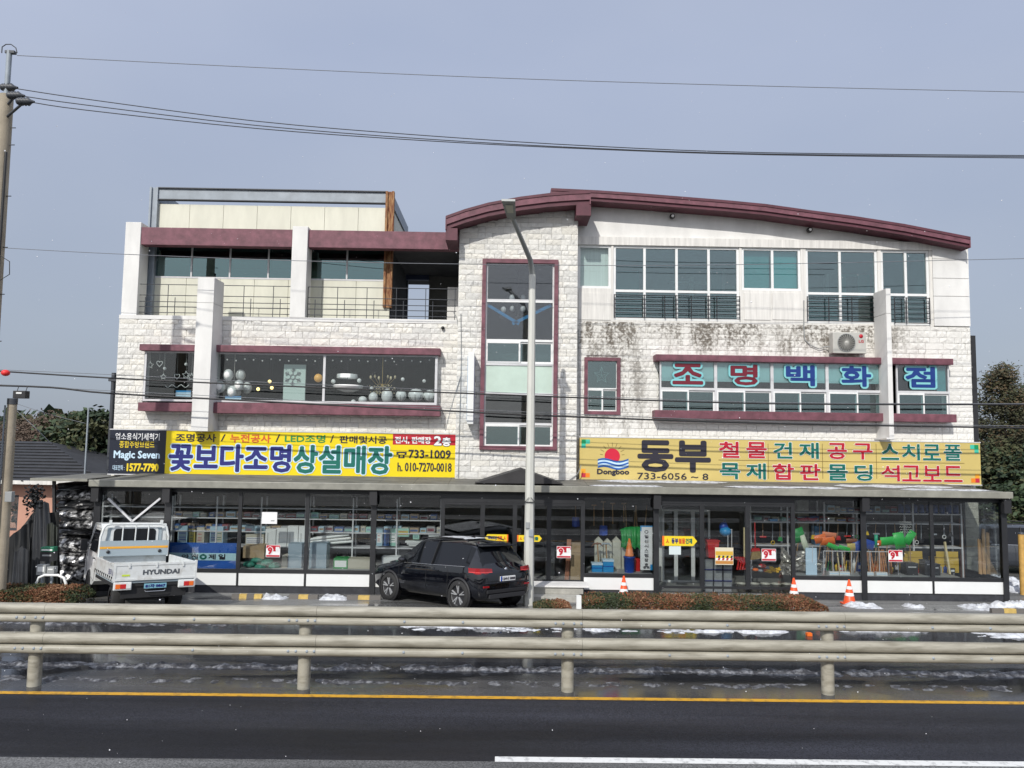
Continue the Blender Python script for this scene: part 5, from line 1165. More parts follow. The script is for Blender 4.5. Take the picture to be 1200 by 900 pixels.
for i, (p0, p1) in enumerate(((972, 983), (984, 996), (1014, 1024), (1027, 1040))):
    a, b = at(p0, 664, YG+.28), at(p1, 668, YG+.28); single(G().box(a.x, b.x, YG+.28, YG+.4, zpl+.001, zpl+.09, whitep).box(a.x+.01, b.x-.01, YG+.277, YG+.279, zpl+.03, zpl+.06, skyw), 'small_tray', ['white tray below the orange shovels', 'white tray below the mustard scoop', 'white tray just past the thick post', 'white tray below the wooden handles'][i], 'tray', 'small white trays along the glass')
for i, (p0, p1) in enumerate(((1059, 1082), (1096, 1124))):
    a, b = at(p0, 653+i, YG+.9), at(p1, 673, YG+.9); T_ = thing('yellow_cabinet', ['yellow cabinet behind the black chest', 'wide yellow cabinet beside the brown jamb'][i], 'cabinet', ((a.x+b.x)/2, YG+.9, zpl), 'yellow cabinets')
    G().box(a.x, b.x, YG+.9, YG+1.25, zpl+.002, a.z, mat('ochre_board', (.50, .33, .03), .6)).build('body', T_)
    for k in range(3): z = zpl+.05+k*.19; G().box(a.x+.02, b.x-.02, YG+.885, YG+.898, z, z+.17, mat('ochre_board2', (.56, .37, .04), .5)).build('drawer', T_)
for i, (p0, t_, p1) in enumerate(((1062, 660, 1076), (1084, 657, 1092), (1094, 661, 1102))):
    a, b = at(p0, t_, YG+.4), at(p1, 672, YG+.4); single(G().box(a.x, b.x, YG+.4, YG+.7, zpl+.001, a.z-.03, black_fr).box(a.x-.01, b.x+.01, YG+.39, YG+.71, a.z-.03, a.z, steel_d).box(a.x+.05, b.x-.05, YG+.395, YG+.399, a.z-.12, a.z-.09, alu), 'black_chest', ['wide black chest below the green shovels', 'small black chest beside the mullion', 'small black chest beside the yellow cabinet'][i], 'chest', 'black chests on the plinth')
for i, (pa, pb) in enumerate((((1091, 637), (1094, 670)), ((1107, 635), (1113, 673)))): single(G().bar(at(*pa, YG+.8), at(*pb, YG+.5), .05, mat('pale_wood', (.6, .5, .28), .6), .05), 'leaning_batten', ['short pale batten leaning by the mullion', 'pale batten leaning on the wide yellow cabinet'][i], 'batten', 'pale battens leaning on cabinets')
for i, px in enumerate((1149, 1153.5, 1158.5)): single(G().bar(at(px, 673, YG+.7), at(px-1.5, (632, 620, 624)[i], YG+1.1), .09, mat('tan_plank', (.50, .30, .14), .6, var=.3), .03), 'plank', ['short tan plank leaning beside the tiled pier', 'tall tan plank in the middle of the three', 'tan plank far from the tiled pier'][i], 'plank', 'tan planks leaning past the pier')
c = at(1061, 617, YG+.5); g = G()
for i in range(5):
    for j in range(5): d = Vector(((i-2)*.07+.02*(j % 2), 0, (j-2)*.07)); g.tube([c+d+Vector((-.03, 0, -.03)), c+d, c+d+Vector((.03, 0, -.03))], .006, whitep, 4)
single(g, 'wire_whisk', 'white zigzag wire hanger hung above the green shovels', 'wire hanger')
rnd = random.Random(61); hc = [('red', red), ('green', green), ('orange', orange), ('black', iron), ('blue', blue), ('yellow', yellow), ('grey', steel), ('white', whitep)]
for i in range(22):
    px = 884+i*11+rnd.uniform(-3, 3); nm_, mm = hc[rnd.randrange(8)]
    if 925 < px < 932: continue
    t_ = at(px, 613.5, Yr+.28); L_ = rnd.uniform(.22, .5); g = G(); g.tube([t_, t_+Vector((rnd.uniform(-.03, .03), 0, -L_))], .012, wood if i % 2 else steel, 5); e_ = t_+Vector((0, 0, -L_))
    if i % 3 == 0: g.prism([(e_.x-.07, e_.z-.10), (e_.x+.07, e_.z-.10), (e_.x+.04, e_.z+.02), (e_.x-.04, e_.z+.02)], e_.y-.01, e_.y+.01, mm)
    elif i % 3 == 1: g.box(e_.x-.09, e_.x+.09, e_.y-.02, e_.y+.02, e_.z-.04, e_.z, mm)
    else: g.lathe([(.05, -.012), (.065, 0), (.05, .012), (.035, 0), (.05, -.012)], e_+Vector((0, 0, -.05)), mm, 12, axis='y')
    single(g, 'hanging_tool', f"{ORD[min(i, 21)]} small tool hanging from the upper shelf, {nm_} end, east of the broom", 'tool', 'small tools hanging from the upper east shelf')
for i in range(26):
    px = 936+i*7.2+rnd.uniform(-2, 2); nm_, mm = hc[rnd.randrange(8)]; Yq = YG+rnd.uniform(.75, 1.0); p = at(px, 668, Yq); g = G(); hh = rnd.uniform(.10, .34)
    if i % 3 == 0: g.lathe([(.001, 0), (.05, 0), (.06, hh*.7), (.045, hh*.8), (.02, hh*.85), (.02, hh), (.001, hh)], (p.x, Yq, zpl+.002), mm, 10)
    elif i % 3 == 1: g.box(p.x-.07, p.x+.07, Yq, Yq+.12, zpl+.002, zpl+hh, mm).box(p.x-.05, p.x+.05, Yq-.003, Yq-.001, zpl+hh*.3, zpl+hh*.7, whitep if mm is not whitep else redk)
    else: g.tube([(p.x-.06, Yq, zpl+.02), (p.x-.02, Yq, zpl+hh), (p.x+.07, Yq+.02, zpl+hh*.8), (p.x+.05, Yq, zpl+.02)], .02, mm, 6)
    single(g, 'small_ware', f"{ORD[min(i, 20)] if i < 20 else ['twenty-first', 'twenty-second', 'twenty-third', 'twenty-fourth', 'twenty-fifth', 'twenty-sixth'][i-20]} small {nm_} ware along the back of the east plinth", 'ware', 'small wares on the east plinth')
# blue film rolls on the top shelf and pink trays
zt2 = RV[1]+.002
for i in range(9):
    px = 1056+i*8; c = at(px, 606, Yr+.45); c.z = zt2; g = G(); g.lathe([(.001, 0), (.075, 0), (.075, .24), (.03, .24), (.03, .25), (.001, .25)], c, mat('film_blue', (.03, .08, .26), .4, var=.3), 12); single(g, 'film_roll', ORD[i]+' dark blue upright roll from the mullion on the top shelf', 'roll', 'dark blue rolls on the top shelf')
for i, px in enumerate((940, 950)):
    c = at(px, 605, Yr+.4); single(G().lathe([(.001, 0), (.1, .02), (.2, .1), (.21, .1), (.1, 0), (.001, -.01)], Vector((c.x, c.y, RV[0]+.02)), mat('pink_plastic', (.35, .05, .09), .5), 14), 'pink_bowl', ['dull pink bowl on the shelf beside the grey pier', 'second dull pink bowl on the shelf'][i], 'bowl', 'pink bowls on the shelf')
single(G().box(AX(903, 608, Yr+.3), AX(912, 608, Yr+.3), Yr+.35, Yr+.6, RV[0]+.002, RV[0]+.07, cyan_b), 'blue_tray', 'small blue tray on the shelf over the sale poster', 'tray')
single(G().box(AX(955, 625, Yr+.35), AX(963, 625, Yr+.35), Yr+.35, Yr+.6, AZ(960, 640, Yr+.3)+.001, AZ(960, 617, Yr+.35), mat('dull_blue_box', (.05, .16, .28), .6)), 'carton', 'dull blue tall carton behind the orange shovels', 'carton')
# assorted cartons deep on the shelves, all within reach of the photograph's small detail
rnd = random.Random(21); cols_ = [skyb, beigeb, dgb, card, greyp, mint, MATS['deep_blue_box'], mat('maroon_box', (.20, .03, .04), .6)]
NM = ['pale blue', 'beige', 'slate', 'brown', 'grey', 'mint', 'deep blue', 'maroon']
def fill(px0, px1, z, Y, zone, hmax=.2):
    px = px0; k = 0
    while px < px1:
        w = rnd.uniform(5, 11); ci = rnd.randrange(len(cols_)); a = AX(px, 620, Y); b = AX(px+w, 620, Y); h = rnd.uniform(.1, hmax)
        g = G().box(a, b, Y, Y+.3, z+.001, z+h, cols_[ci]).box(a+.02, b-.02, Y-.003, Y-.001, z+.25*h, z+.7*h, cols_[(ci+3) % 8])
        g.box(a+.03, b-.05, Y-.006, Y-.0035, z+.55*h, z+.60*h, blackk).box(a+.03, b-.07, Y-.006, Y-.0035, z+.38*h, z+.42*h, blackk); single(g, 'small_carton', f'{ORD[k]} small carton, {NM[ci]}, on the {zone}', 'carton', 'small cartons on the '+zone); px += w+rnd.uniform(.3, 3); k += 1
fill(204, 352, LV[1], Yr+.1, 'second shelf over the blue banner'); fill(204, 352, LV[2], Yr+.1, 'third shelf over the blue banner', .17)
fill(364, 512, LV[1], Yr+.1, 'second shelf of the rack by the car'); fill(364, 512, LV[2], Yr+.1, 'third shelf of the rack by the car', .17); fill(122, 190, LV[1], Yr+.1, 'shelves behind the truck cab')
fill(884, 1008, RV[0], Yr+.5, 'upper shelf behind the shovels', .15); fill(970, 1050, RV[1], Yr+.5, 'top shelf beside the blue rolls', .2)

# ------------------------------------------------------------------ poles and cables
conc = mat('concrete_pole', (.36, .31, .235), .85, var=.25, vs_=2, bump=.3, bs=30)
YPP = 17.0; xp = AX(11, 62, YPP); ztop = AZ(11, 62, YPP); zc1 = AZ(9, 112, YPP)
T = thing('power_pole', 'tall concrete power pole with insulators on top at the frame edge', 'utility pole', (xp, YPP, 0))
G().tube([(xp, YPP, 0), (xp, YPP, zc1)], [.23, .15], conc, 14).build('pole', T)
G().tube([(xp, YPP, zc1-.1), (xp, YPP, ztop+.05)], .06, steel, 8).build('top_mast', T)
G().box(xp-.08, xp+.14, YPP-.05, YPP+.05, ztop-.02, ztop+.04, steel_d).build('mast_cap', T)
G().tube([at(2, 62, YPP), at(2.5, 55, YPP), at(7, 52, YPP), at(13, 52, YPP), at(18.5, 56, YPP), at(20, 62, YPP)], .012, iron, 5).build('jumper_wire', T)
for i, (px, py) in enumerate(((10, 102.5), (18, 112), (29, 119))):
    p = at(px, py, YPP-.3*i); G().lathe([(.01, -.2), (.07, -.17), (.09, -.12), (.07, -.1), (.1, -.06), (.07, -.03), (.1, .01), (.07, .04), (.1, .08), (.05, .14), (.02, .22)], p, steel_d, 10, axis='x').build('insulator', T)
    G().tube([(xp, YPP, p.z-.15), p], .03, steel_d, 6).build('bracket', T)
for py in (150, 170, 230, 290, 345, 400): z = AZ(4, py, YPP); G().tube([(xp, YPP, z), (xp+.28, YPP-.02, z)], .012, steel_d, 5).build('step_bolt', T)
G().tube([(xp+.17, YPP-.1, 1), (xp+.15, YPP-.1, AZ(4, 180, YPP))], .03, iron, 6).build('riser_conduit', T)
q = AZ(8, 310, YPP); G().tube([(xp+.15, YPP-.1, q+.2), (xp+.4, YPP-.1, q+.05), (xp+.42, YPP-.1, q-.25), (xp+.2, YPP-.1, q-.4), (xp+.15, YPP-.1, q-.1)], .01, iron, 5).build('cable_loop', T)
def cable(pts, Y, r, label, group=None, m=None, n=5):
    P_ = [at(x, y, Y) for x, y in pts]
    # smooth through the points
    out = []
    for i in range(len(P_)-1):
        p0, p1, p2, p3 = P_[max(i-1, 0)], P_[i], P_[i+1], P_[min(i+2, len(P_)-1)]
        for k in range(4):
            t = k/4; out.append(.5*((2*p1)+(p2-p0)*t+(2*p0-5*p1+4*p2-p3)*t*t+(3*p1-p0-3*p2+p3)*t**3))
    out.append(P_[-1]); return single(G().tube(out, r, m or iron, n), 'cable', label, 'cable', group)
gw = mat('thin_wire', (.16, .17, .19), .5)
cable([(20, 65), (300, 79), (600, 92), (900, 101), (1230, 108.5)], YPP, .009, 'single thin ground wire highest across the sky', m=gw)
PW = 'power lines from the tall pole across the sky'
cable([(20, 104), (100, 116), (300, 142), (500, 159), (700, 171.5), (900, 179), (1230, 182.5)], YPP, .011, 'uppermost of the three power lines leaving the pole insulators', PW)
cable([(29, 113), (100, 123), (300, 147), (500, 163), (700, 174), (900, 180.5), (1230, 184)], YPP-.3, .011, 'middle of the three power lines leaving the pole insulators', PW)
cable([(38, 120), (100, 129), (300, 150.5), (500, 165), (700, 175), (900, 181.5), (1230, 185.5)], YPP-.6, .011, 'lowest of the three power lines leaving the pole insulators', PW)
cable([(5, 290.5), (147, 298), (400, 307), (700, 311), (900, 309.5), (1200, 303)], 20.6, .009, 'thin pale wire crossing the top floor windows', m=gw)
cable([(20, 291), (147, 281), (400, 293)], 20.7, .005, 'very thin wire sagging over the maroon beam', m=gw) if False else None
LC = 'dark cables crossing the first floor'
YCB = 20.35
cable([(-30, 433), (130, 443), (300, 451), (600, 463), (900, 473), (1230, 474)], YCB, .022, 'upper dark cable crossing the first floor windows', LC)
cable([(-30, 432), (130, 439), (300, 447.5), (600, 460.5), (900, 471.5), (1230, 473)], YCB+.1, .008, 'thin companion wire just over the upper dark cable', LC, m=gw)
cable([(-30, 451), (60, 454), (130, 461), (300, 470), (515, 481), (650, 487.5), (900, 496), (1230, 502)], YCB, .026, 'thick lower dark cable crossing the white wall', LC)
cable([(-30, 449), (130, 458), (300, 466.5), (515, 478), (900, 494), (1230, 499.5)], YCB+.1, .008, 'thin companion wire just over the thick lower cable', LC, m=gw)
p = at(6.5, 437, YCB-.2); single(G().ball(p, .11, mat('red_ball', (.75, .03, .03), .5), 10, .8), 'marker_ball', 'small red ball on the dark cable beside the tall pole', 'cable marker')
a, b = at(18, 458, YCB-.1), at(32, 467, YCB-.1); T = thing('splice_box', 'small black box hung from the lower cable above the short pole', 'cable box', ((a.x+b.x)/2, YCB-.1, b.z))
G().box(a.x, b.x, YCB-.2, YCB, b.z, a.z, iron).build('case', T, bevel=.01); G().box(a.x+.09, b.x-.1, YCB-.203, YCB-.201, b.z+.12, a.z-.04, whitep).build('label_plate', T); G().tube([(a.x+.05, YCB-.1, a.z), (a.x+.05, YCB-.05, a.z+.12)], .01, iron).build('hanger', T); G().tube([(b.x-.05, YCB-.1, a.z), (b.x-.05, YCB-.05, a.z+.12)], .01, iron).build('hanger', T)
# short concrete pole
Y2 = 17.4; x2 = AX(14, 480, Y2); T = thing('short_pole', 'short concrete pole with a grey meter box beside the hedge', 'utility pole', (x2, Y2, 0))
G().tube([(x2, Y2, 0), (x2, Y2, AZ(14, 470, Y2))], [.125, .10], conc, 14).build('pole', T); G().tube([(x2, Y2, AZ(14, 474, Y2)), (x2, Y2, AZ(14, 467, Y2))], .11, steel_d, 12).build('cap', T)
a, b = at(8, 576, Y2-.15), at(15.5, 588, Y2-.15); G().box(a.x, b.x, Y2-.22, Y2-.1, b.z, a.z, greyp).build('meter_box', T, bevel=.01)
G().tube([(x2-.14, Y2-.05, 0), (x2-.13, Y2-.05, AZ(14, 475, Y2))], .02, steel, 6).build('conduit', T)
cable([(16, 472), (60, 486), (100, 496)], Y2+1, .006, 'thin service wire falling from the short pole to the trees', m=gw); cable([(16, 478), (40, 500), (60, 520)], Y2+1, .008, 'service wire falling steeply from the short pole to the roof', m=gw)
x = AX(101.5, 520, 24); single(G().tube([(x, 24, AZ(101, 565, 24)), (x, 24, AZ(102, 478, 24))], .03, steel, 6).tube([(x-.0, 24, AZ(102, 478, 24)), at(107, 481, 24), at(110, 482, 24)], .008, steel, 4), 'antenna_mast', 'thin grey mast standing before the evergreen tree', 'mast')
x = AX(132, 470, 23.3); single(G().tube([(x, 23.3, 0), (x, 23.3, AZ(132, 437, 23.3))], .075, steel_d, 8).box(x-.12, x+.12, 23.2, 23.4, AZ(132, 447, 23.3), AZ(132, 444, 23.3), steel_d), 'corner_post', 'dark post standing against the west corner of the white wall', 'post')
a, b = at(1138, 393, YF-.0), at(1143, 552, YF-.0); single(G().box(XR+.02, XR+.17, YF+.02, YF+.2, b.z, a.z, iron), 'flue_pipe', 'black square flue on the east corner of the building', 'flue')
# wires on the facade between left sign and centre bay
for i, (pts, lab) in enumerate((([(540, 368), (540.5, 420), (539, 480), (537, 560)], 'thin conduit running down the joint west of the stair bay'), ([(531, 366), (535, 372), (537, 385), (540, 400)], 'loose wire looping off the balcony parapet'), ([(540, 440), (528, 480), (522, 505)], 'slack wire falling toward the yellow signboard'), ([(678, 385), (679, 470), (680, 545), (676, 560)], 'thin conduit down the joint east of the stair bay'), ([(545, 562), (570, 563), (585, 560)], 'black cable lying along the awning west of the hood'), ([(640, 560), (660, 565), (676, 556), (681, 545)], 'tangled cable rising from the awning beside the hood'))):
    cable(pts, YC-.04 if 536 < pts[0][0] < 677 else YF-.06, .012, lab, 'loose wires on the facade', m=greyp)
# street lamp
YL_ = 18.9; base = at(619.5, 690, YL_); xl = base.x; zb1, zb2 = AZ(616, 322, YL_), AZ(597, 240, YL_)
T = thing('street_lamp', 'tall pale octagonal street lamp with bent arm before the stair bay', 'street lamp', (xl, YL_, 0))
polem = mat('lamp_pole_paint', (.60, .60, .55), .5, var=.15, vs_=2, stretch=(1, 1, .3))
armm = mat('lamp_arm_zinc', (.30, .31, .30), .45, metal=.3)
hp = at(599, 252, YL_-1.5); hp0 = at(596, 236, YL_-2.0)
G().tube([(xl, YL_, 0), (xl, YL_, zb1)], [.135, .085], polem, 8, smooth=False).build('pole', T)
G().tube([(xl, YL_, zb1-.15), (xl, YL_, zb1+.05), (xl-.07, YL_-.2, zb1+.35), hp], [.085, .08, .065, .05], armm, 8).build('arm', T)
d = (hp0-hp).normalized(); u = Vector((1, 0, 0)); n_ = d.cross(u).normalized(); g = G(); A0 = hp-d*.1; A1 = hp0+d*.05
def quad8(A, B, w0, w1, h): return [A-u*w0+n_*h, A+u*w0+n_*h, A+u*w0-n_*h, A-u*w0-n_*h, B-u*w1+n_*h*.6, B+u*w1+n_*h*.6, B+u*w1-n_*h*.6, B-u*w1-n_*h*.6]
F8 = [(0, 1, 2, 3), (7, 6, 5, 4), (0, 4, 5, 1), (1, 5, 6, 2), (2, 6, 7, 3), (3, 7, 4, 0)]
g.add(quad8(A0, A1, .10, .16, .05), F8, armm); g.build('lamp_head', T, fix=True)
sgn = -1 if n_.z > 0 else 1
G().add([p+n_*sgn*.045 for p in (A0+(A1-A0)*.35-u*.07, A0+(A1-A0)*.35+u*.07, A0+(A1-A0)*.8+u*.09, A0+(A1-A0)*.8-u*.09)], [(0, 1, 2, 3)], mat('lamp_lens', (.55, .55, .45), .2)).build('lens', T)
z = AZ(619, 588, YL_); g = G()
for s in (-1, 1): g.bar((xl+s*.13, YL_-.14, z), (xl+s*.02, YL_-.14, z+.12), .012, iron); g.bar((xl+s*.13, YL_-.14, z), (xl+s*.17, YL_-.14, z+.12), .012, iron)
g.lathe([(.14, -.01), (.15, -.01), (.15, .012), (.14, .012)], (xl, YL_, z), iron, 12); g.build('spike_collar', T)
a, b = at(616, 612, YL_-.12), at(620.5, 619, YL_-.12); g = G(); g.box(a.x, b.x, YL_-.15, YL_-.12, b.z, a.z, greyp); g.box(a.x+.08, b.x+.09, YL_-.15, YL_-.12, b.z-.2, b.z-.03, steel); g.build('number_plate', T)
# cone and wheel things outdoors
CG = 'orange cones outside the shop'
for (px, py, Y, lab) in ((731, 692, 20.05, 'orange cone by the white panel between hedge and door'), (930.5, 699.5, 20.05, 'orange cone beside the black door frame at the hedge end'), (995.5, 706, 19.75, 'orange cone standing clear beyond the hedge with snow beside it')):
    q_ = at(px, py, Y); cone((q_.x, Y, fall(Y)), .64, lab, group=CG)

# ------------------------------------------------------------------ guardrail
grm = mat('guardrail_paint', (.36, .34, .28), .55, col2=(.19, .175, .135), vs_=7, thr=(.30, .58), stretch=(.25, 1.6, 1.6), bump=.15, bs=8)
YGR = ground(356, 806).y
T = thing('guardrail', 'double beige steel guardrail running the whole width before the road', 'guardrail', (0, YGR, 0))
pxs = [40, 356, 665, 970]; X_ = [AX(p, 800, YGR) for p in pxs]; sp = (X_[3]-X_[0])/3
allx = [X_[0]-2*sp, X_[0]-sp, *X_, X_[3]+sp, X_[3]+2*sp]
Yra = YGR-.16
z1t, z1b = AZ(600, 714, Yra), AZ(600, 735.5, Yra); z2t, z2b = AZ(600, 748, Yra), AZ(600, 772, Yra)
for x in allx:
    G().tube([(x, YGR, ZR-.05), (x, YGR, z1t-.05)], .10, grm, 18).lathe([(.10, 0), (.08, .02), (.001, .03)], (x, YGR, z1t-.05), grm, 18).build('post', T)
    for zz0, zz1 in ((z1b, z1t), (z2b, z2t)): G().box(x-.09, x+.09, Yra+.05, YGR-.08, zz0+.06, zz1-.06, grm).build('bracket', T)
def beam(x0, x1, z0, z1, slopez=0):
    h = z1-z0; prof = []
    for k in range(11): t = k/10*math.pi; prof.append((Yra+.03-.075*math.sin(t)**.8, z1-h*.26+h*.26*math.cos(t)))
    prof.append((Yra+.062, z0+h*.455))
    for k in range(9): t = k/8*math.pi; prof.append((Yra+.03-.07*math.sin(t)**.8, z0+h*.215+h*.215*math.cos(t)))
    prof = [(y, z) for y, z in prof]; n = len(prof); full = prof+[(y+.045 if False else Yra+.075, z) for y, z in (prof[-1], prof[0])]
    g = G(); vs = [(x0, y, z) for y, z in full]+[(x1, y, z) for y, z in full]; k = len(full)
    g.add(vs, [(i, i+k, (i+1) % k+k, (i+1) % k) for i in range(k)]+[tuple(range(k-1, -1, -1)), tuple(range(k, 2*k))], grm)
    return g
for x, x_next in zip(allx, allx[1:]):
    sp = x_next-x
    for zz0, zz1 in ((z1b, z1t), (z2b, z2t)):
        sx = x+.21; o = beam(sx+.002, sx+sp-.002, zz0, zz1).build('rail_beam', T, fix=True)
        g = G()
        for dx in (-.42, -.30, -.13, -.02, sp*.33, sp*.55): g.lathe([(.001, -.02), (.018, -.018), (.024, 0)], (sx+dx if dx > 0 else sx+dx, Yra-.03, zz0+(zz1-zz0)*.28), steel, 6, axis='y')
        g.build('bolt', T, kind='stuff')
# ------------------------------------------------------------------ hedges
hm = [mat('hedge_rust', (.17, .065, .028), .8, var=.3), mat('hedge_olive', (.085, .07, .022), .8, var=.3), mat('hedge_green', (.03, .045, .014), .8, var=.3), mat('hedge_tan', (.24, .13, .065), .8)]
def hedge(x0, x1, y0, y1, h, label, n, seed, z0=0):
    z0 = fall(y1)
    h += fall(y0)-z0
    rnd = random.Random(seed); T_ = thing('hedge', label, 'hedge', ((x0+x1)/2, y0, z0), 'clipped hedges along the forecourt')
    g = G(); 
    for i in range(n):
        f = rnd.random(); x = rnd.uniform(x0, x1)
        if f < .45: y = y0+abs(rnd.gauss(0, .06)); z = rnd.uniform(.03, h)
        elif f < .8: y = rnd.uniform(y0, y1); z = h-abs(rnd.gauss(0, .05))
        else: y = rnd.uniform(y0, y1); z = rnd.uniform(.1, h)
        ed = min(x-x0, x1-x); z *= 1-.35*max(0, 1-ed/.35)**2
        z += .05*mn.noise(Vector((x*1.7, seed, 0)))+.02*mn.noise(Vector((x*7, seed, z*5)))
        p = Vector((x, y, z0+max(z, .02))); s = rnd.uniform(.014, .034)
        a = Vector((rnd.gauss(0, 1), rnd.gauss(0, 1), rnd.gauss(0, 1))).normalized(); b = a.orthogonal().normalized()
        v = mn.noise(Vector((x*1.3, seed*3, z*2)))+rnd.gauss(0, .25); mm = hm[2] if v < -.22 else hm[1] if v < .02 else hm[0] if v < .5 else hm[3]
        g.add([p-a*s, p+b*s*.6, p+a*s, p-b*s*.6], [(0, 1, 2, 3)], mm)
    g.build('foliage', T_, kind='stuff')
    t = G()
    for i in range(int((x1-x0)/.25)): x = x0+.12+i*.25; t.tube([(x, (y0+y1)/2, z0-.05), (x+rnd.uniform(-.08, .08), (y0+y1)/2, z0+h*.8)], .012, wood, 4, smooth=False)
    t.build('stem', T_, kind='stuff')
YHg = 17.25
h_ = AZ(800, 694.5, YHg+.9)
hedge(AX(683, 700, YHg), AX(972, 705, YHg), YHg, YHg+.95, h_-fall(YHg), 'long rusty red clipped hedge before the east shop windows', 26000, 4)
hedge(AX(626, 705, YHg+.1), AX(671, 705, YHg+.1), YHg+.1, YHg+.9, AZ(650, 702, YHg+.8)-fall(YHg), 'short low rusty hedge beside the entrance steps', 5000, 6)
hedge(AX(-40, 700, YHg), AX(88, 705, YHg), YHg, YHg+.9, AZ(50, 684.5, YHg+.8)-fall(YHg), 'rusty green clipped hedge beside the white truck', 13000, 9)
kerbm = mat('kerb_stone', (.32, .31, .29), .8, var=.25, bump=.3)
def kerb(x0, x1, y, label=None):
    x = x0
    while x < x1-.1:
        e = min(x+1.0, x1); o = G().box(x+.006, e-.006, y, y+.15, 0, fall(y)+.10, kerbm).build('kerb', kind='structure', bevel=.012); x = e
kerb(AX(622, 705, 17.0), AX(980, 710, 17.0), 17.0); kerb(AX(-40, 705, 17.0), AX(92, 705, 17.0), 17.0)
p = at(678, 709, 17.1); single(G().box(p.x-.055, p.x+.055, 17.02, 17.12, .3, AZ(678, 697.5, 17.1), whitep), 'marker_post', 'small white post at the hedge gap beside the steps', 'marker post')
p = ground(948, 745); single(G().box(p.x-.05, p.x+.05, p.y-.05, p.y+.05, ZR, ZR+.06, orange), 'road_stud', 'small orange road stud at the kerb seen between the rails', 'road stud')
# wheel stops
ry = mat('worn_yellow', (.60, .42, .12), .7, var=.3, vs_=9)
def stop(px0, px1, py, label, stripes, Y=19.5):
    x0, x1 = AX(px0, py, Y), AX(px1, py, Y); T_ = thing('wheel_stop', label, 'wheel stop', ((x0+x1)/2, Y, 0), 'low wheel stops along the shopfront'); n = stripes; w = (x1-x0)/n
    for i in range(n): G().prismx([(Y, 0), (Y+.03, fall(Y)+.10), (Y+.12, fall(Y)+.10), (Y+.15, 0)], x0+i*w+.001, x0+(i+1)*w-.001, ry if i % 2 else mat('stop_grey', (.13, .12, .11), .8)).build('block', T_)
stop(271, 306, 700, 'dark rubber wheel stop just past the truck', 4); stop(338, 372, 700, 'striped wheel stop with a bright yellow block beside the snow', 3); stop(406, 446, 701, 'striped wheel stop before the car front', 3)
stop(1163, 1206, 708.5, 'black wheel stop at the east end with white flecks', 3, 18.4)
# ------------------------------------------------------------------ snow and slush
slush = mat('slush', (.24, .245, .26), .45, col2=(.035, .035, .04), vs_=11, thr=(.45, .66), bump=1, bs=35)
def snow(x0, x1, y0, y1, h, label, seed, m=None, thr=0, sx=1.2, sy=3, name='snow_pile', z=.0):
    z = fall((y0+y1)/2)
    nx = max(18, int((x1-x0)/.045)); ny = max(9, int((y1-y0)/.04)); nx = min(nx, 700); vs = []; fs = []; hs = []
    for j in range(ny+1):
        for i in range(nx+1):
            u, v = i/nx, j/ny; x = x0+(x1-x0)*u; y = y0+(y1-y0)*v
            n1 = mn.fractal(Vector((x*sx, y*sy, seed)), 1.0, 2.0, 4); e = math.sin(math.pi*v)**.7*min(1, 5*u, 5*(1-u))**.8; n1 += .55*mn.noise(Vector((x*6, y*7, seed+9)))+.3*mn.noise(Vector((x*15, y*15, seed)))
            hgt = (n1*.8+.75-thr)*e*h-.03; vs.append((x, y, fall(y)+hgt)); hs.append(hgt)
    for j in range(ny):
        for i in range(nx):
            q = [j*(nx+1)+i, j*(nx+1)+i+1, (j+1)*(nx+1)+i+1, (j+1)*(nx+1)+i]
            if max(hs[k] for k in q) > 0: fs.append(q)
    used = sorted({k for f in fs for k in f}); mp_ = {k: i for i, k in enumerate(used)}
    if not fs: return
    o = G().add([vs[k] for k in used], [[mp_[k] for k in f] for f in fs], m or snow_m, True).build(name, kind='stuff'); tag(o, label, 'snow')
def gx(px, py): return ground(px, py)
def snowpx(px0, px1, pt, pb, h, label, seed, **k):
    a = ground((px0+px1)/2, pb); b = ground((px0+px1)/2, pt); y0, y1 = a.y, max(b.y, a.y+.25); snow(AX(px0, pb, y0), AX(px1, pb, y0), y0, y1, h, label, seed, **k)
snow(AX(305, 700, 19.4), AX(335, 700, 19.4), 19.3, 19.9, .15, 'small white snow heap beside the first wheel stop', 3, sx=2)
snow(AX(371, 700, 19.4), AX(408, 700, 19.4), 19.3, 19.9, .16, 'small white snow heap between the striped wheel stops', 7, sx=2)
snow(AX(999, 705, 18.9), AX(1042, 705, 18.9), 18.9, 19.7, .13, 'white snow heap beside the standing orange cone', 12, sx=1.5)
snow(AX(1064, 705, 19.2), AX(1087, 705, 19.2), 19.2, 19.7, .15, 'small snow patch below the east windows', 15, sx=2)
snow(AX(1142, 705, 18.8), AX(1230, 705, 18.8), 18.8, 19.9, .19, 'white snow heap at the east corner', 19, sx=1)
snow(AX(1176, 690, 22), AX(1240, 690, 22), 21.5, 24.5, .2, 'snow patch beyond the east corner of the shop', 23, sx=1)
snow(-22, AX(420, 740, 15.8), 15.6, 16.2, .13, 'thin broken snow line at the far road edge', 31, thr=.45, sx=.9, m=slush)
snow(AX(440, 740, 15.8), AX(760, 740, 15.8), 15.5, 16.3, .15, 'snow ridge at the far road edge opposite the car', 37, thr=.5, sx=1.6, sy=5)
snow(AX(760, 740, 15.8), AX(930, 742, 15.8), 15.5, 16.2, .15, 'snow ridge at the far road edge before the hedge', 41, thr=.48, sx=1.6, sy=5)
snow(AX(980, 742, 15.6), AX(1110, 745, 15.6), 15.8, 16.2, .18, 'largest snow ridge at the far road edge near the east end', 46, thr=.3, sx=1.3, sy=4)
snow(AX(1110, 742, 15.7), 18, 15.4, 16.1, .16, 'thin snow ridge running out past the east end', 49, thr=.45, sx=.8)
sl_y = ground(600, 787).y
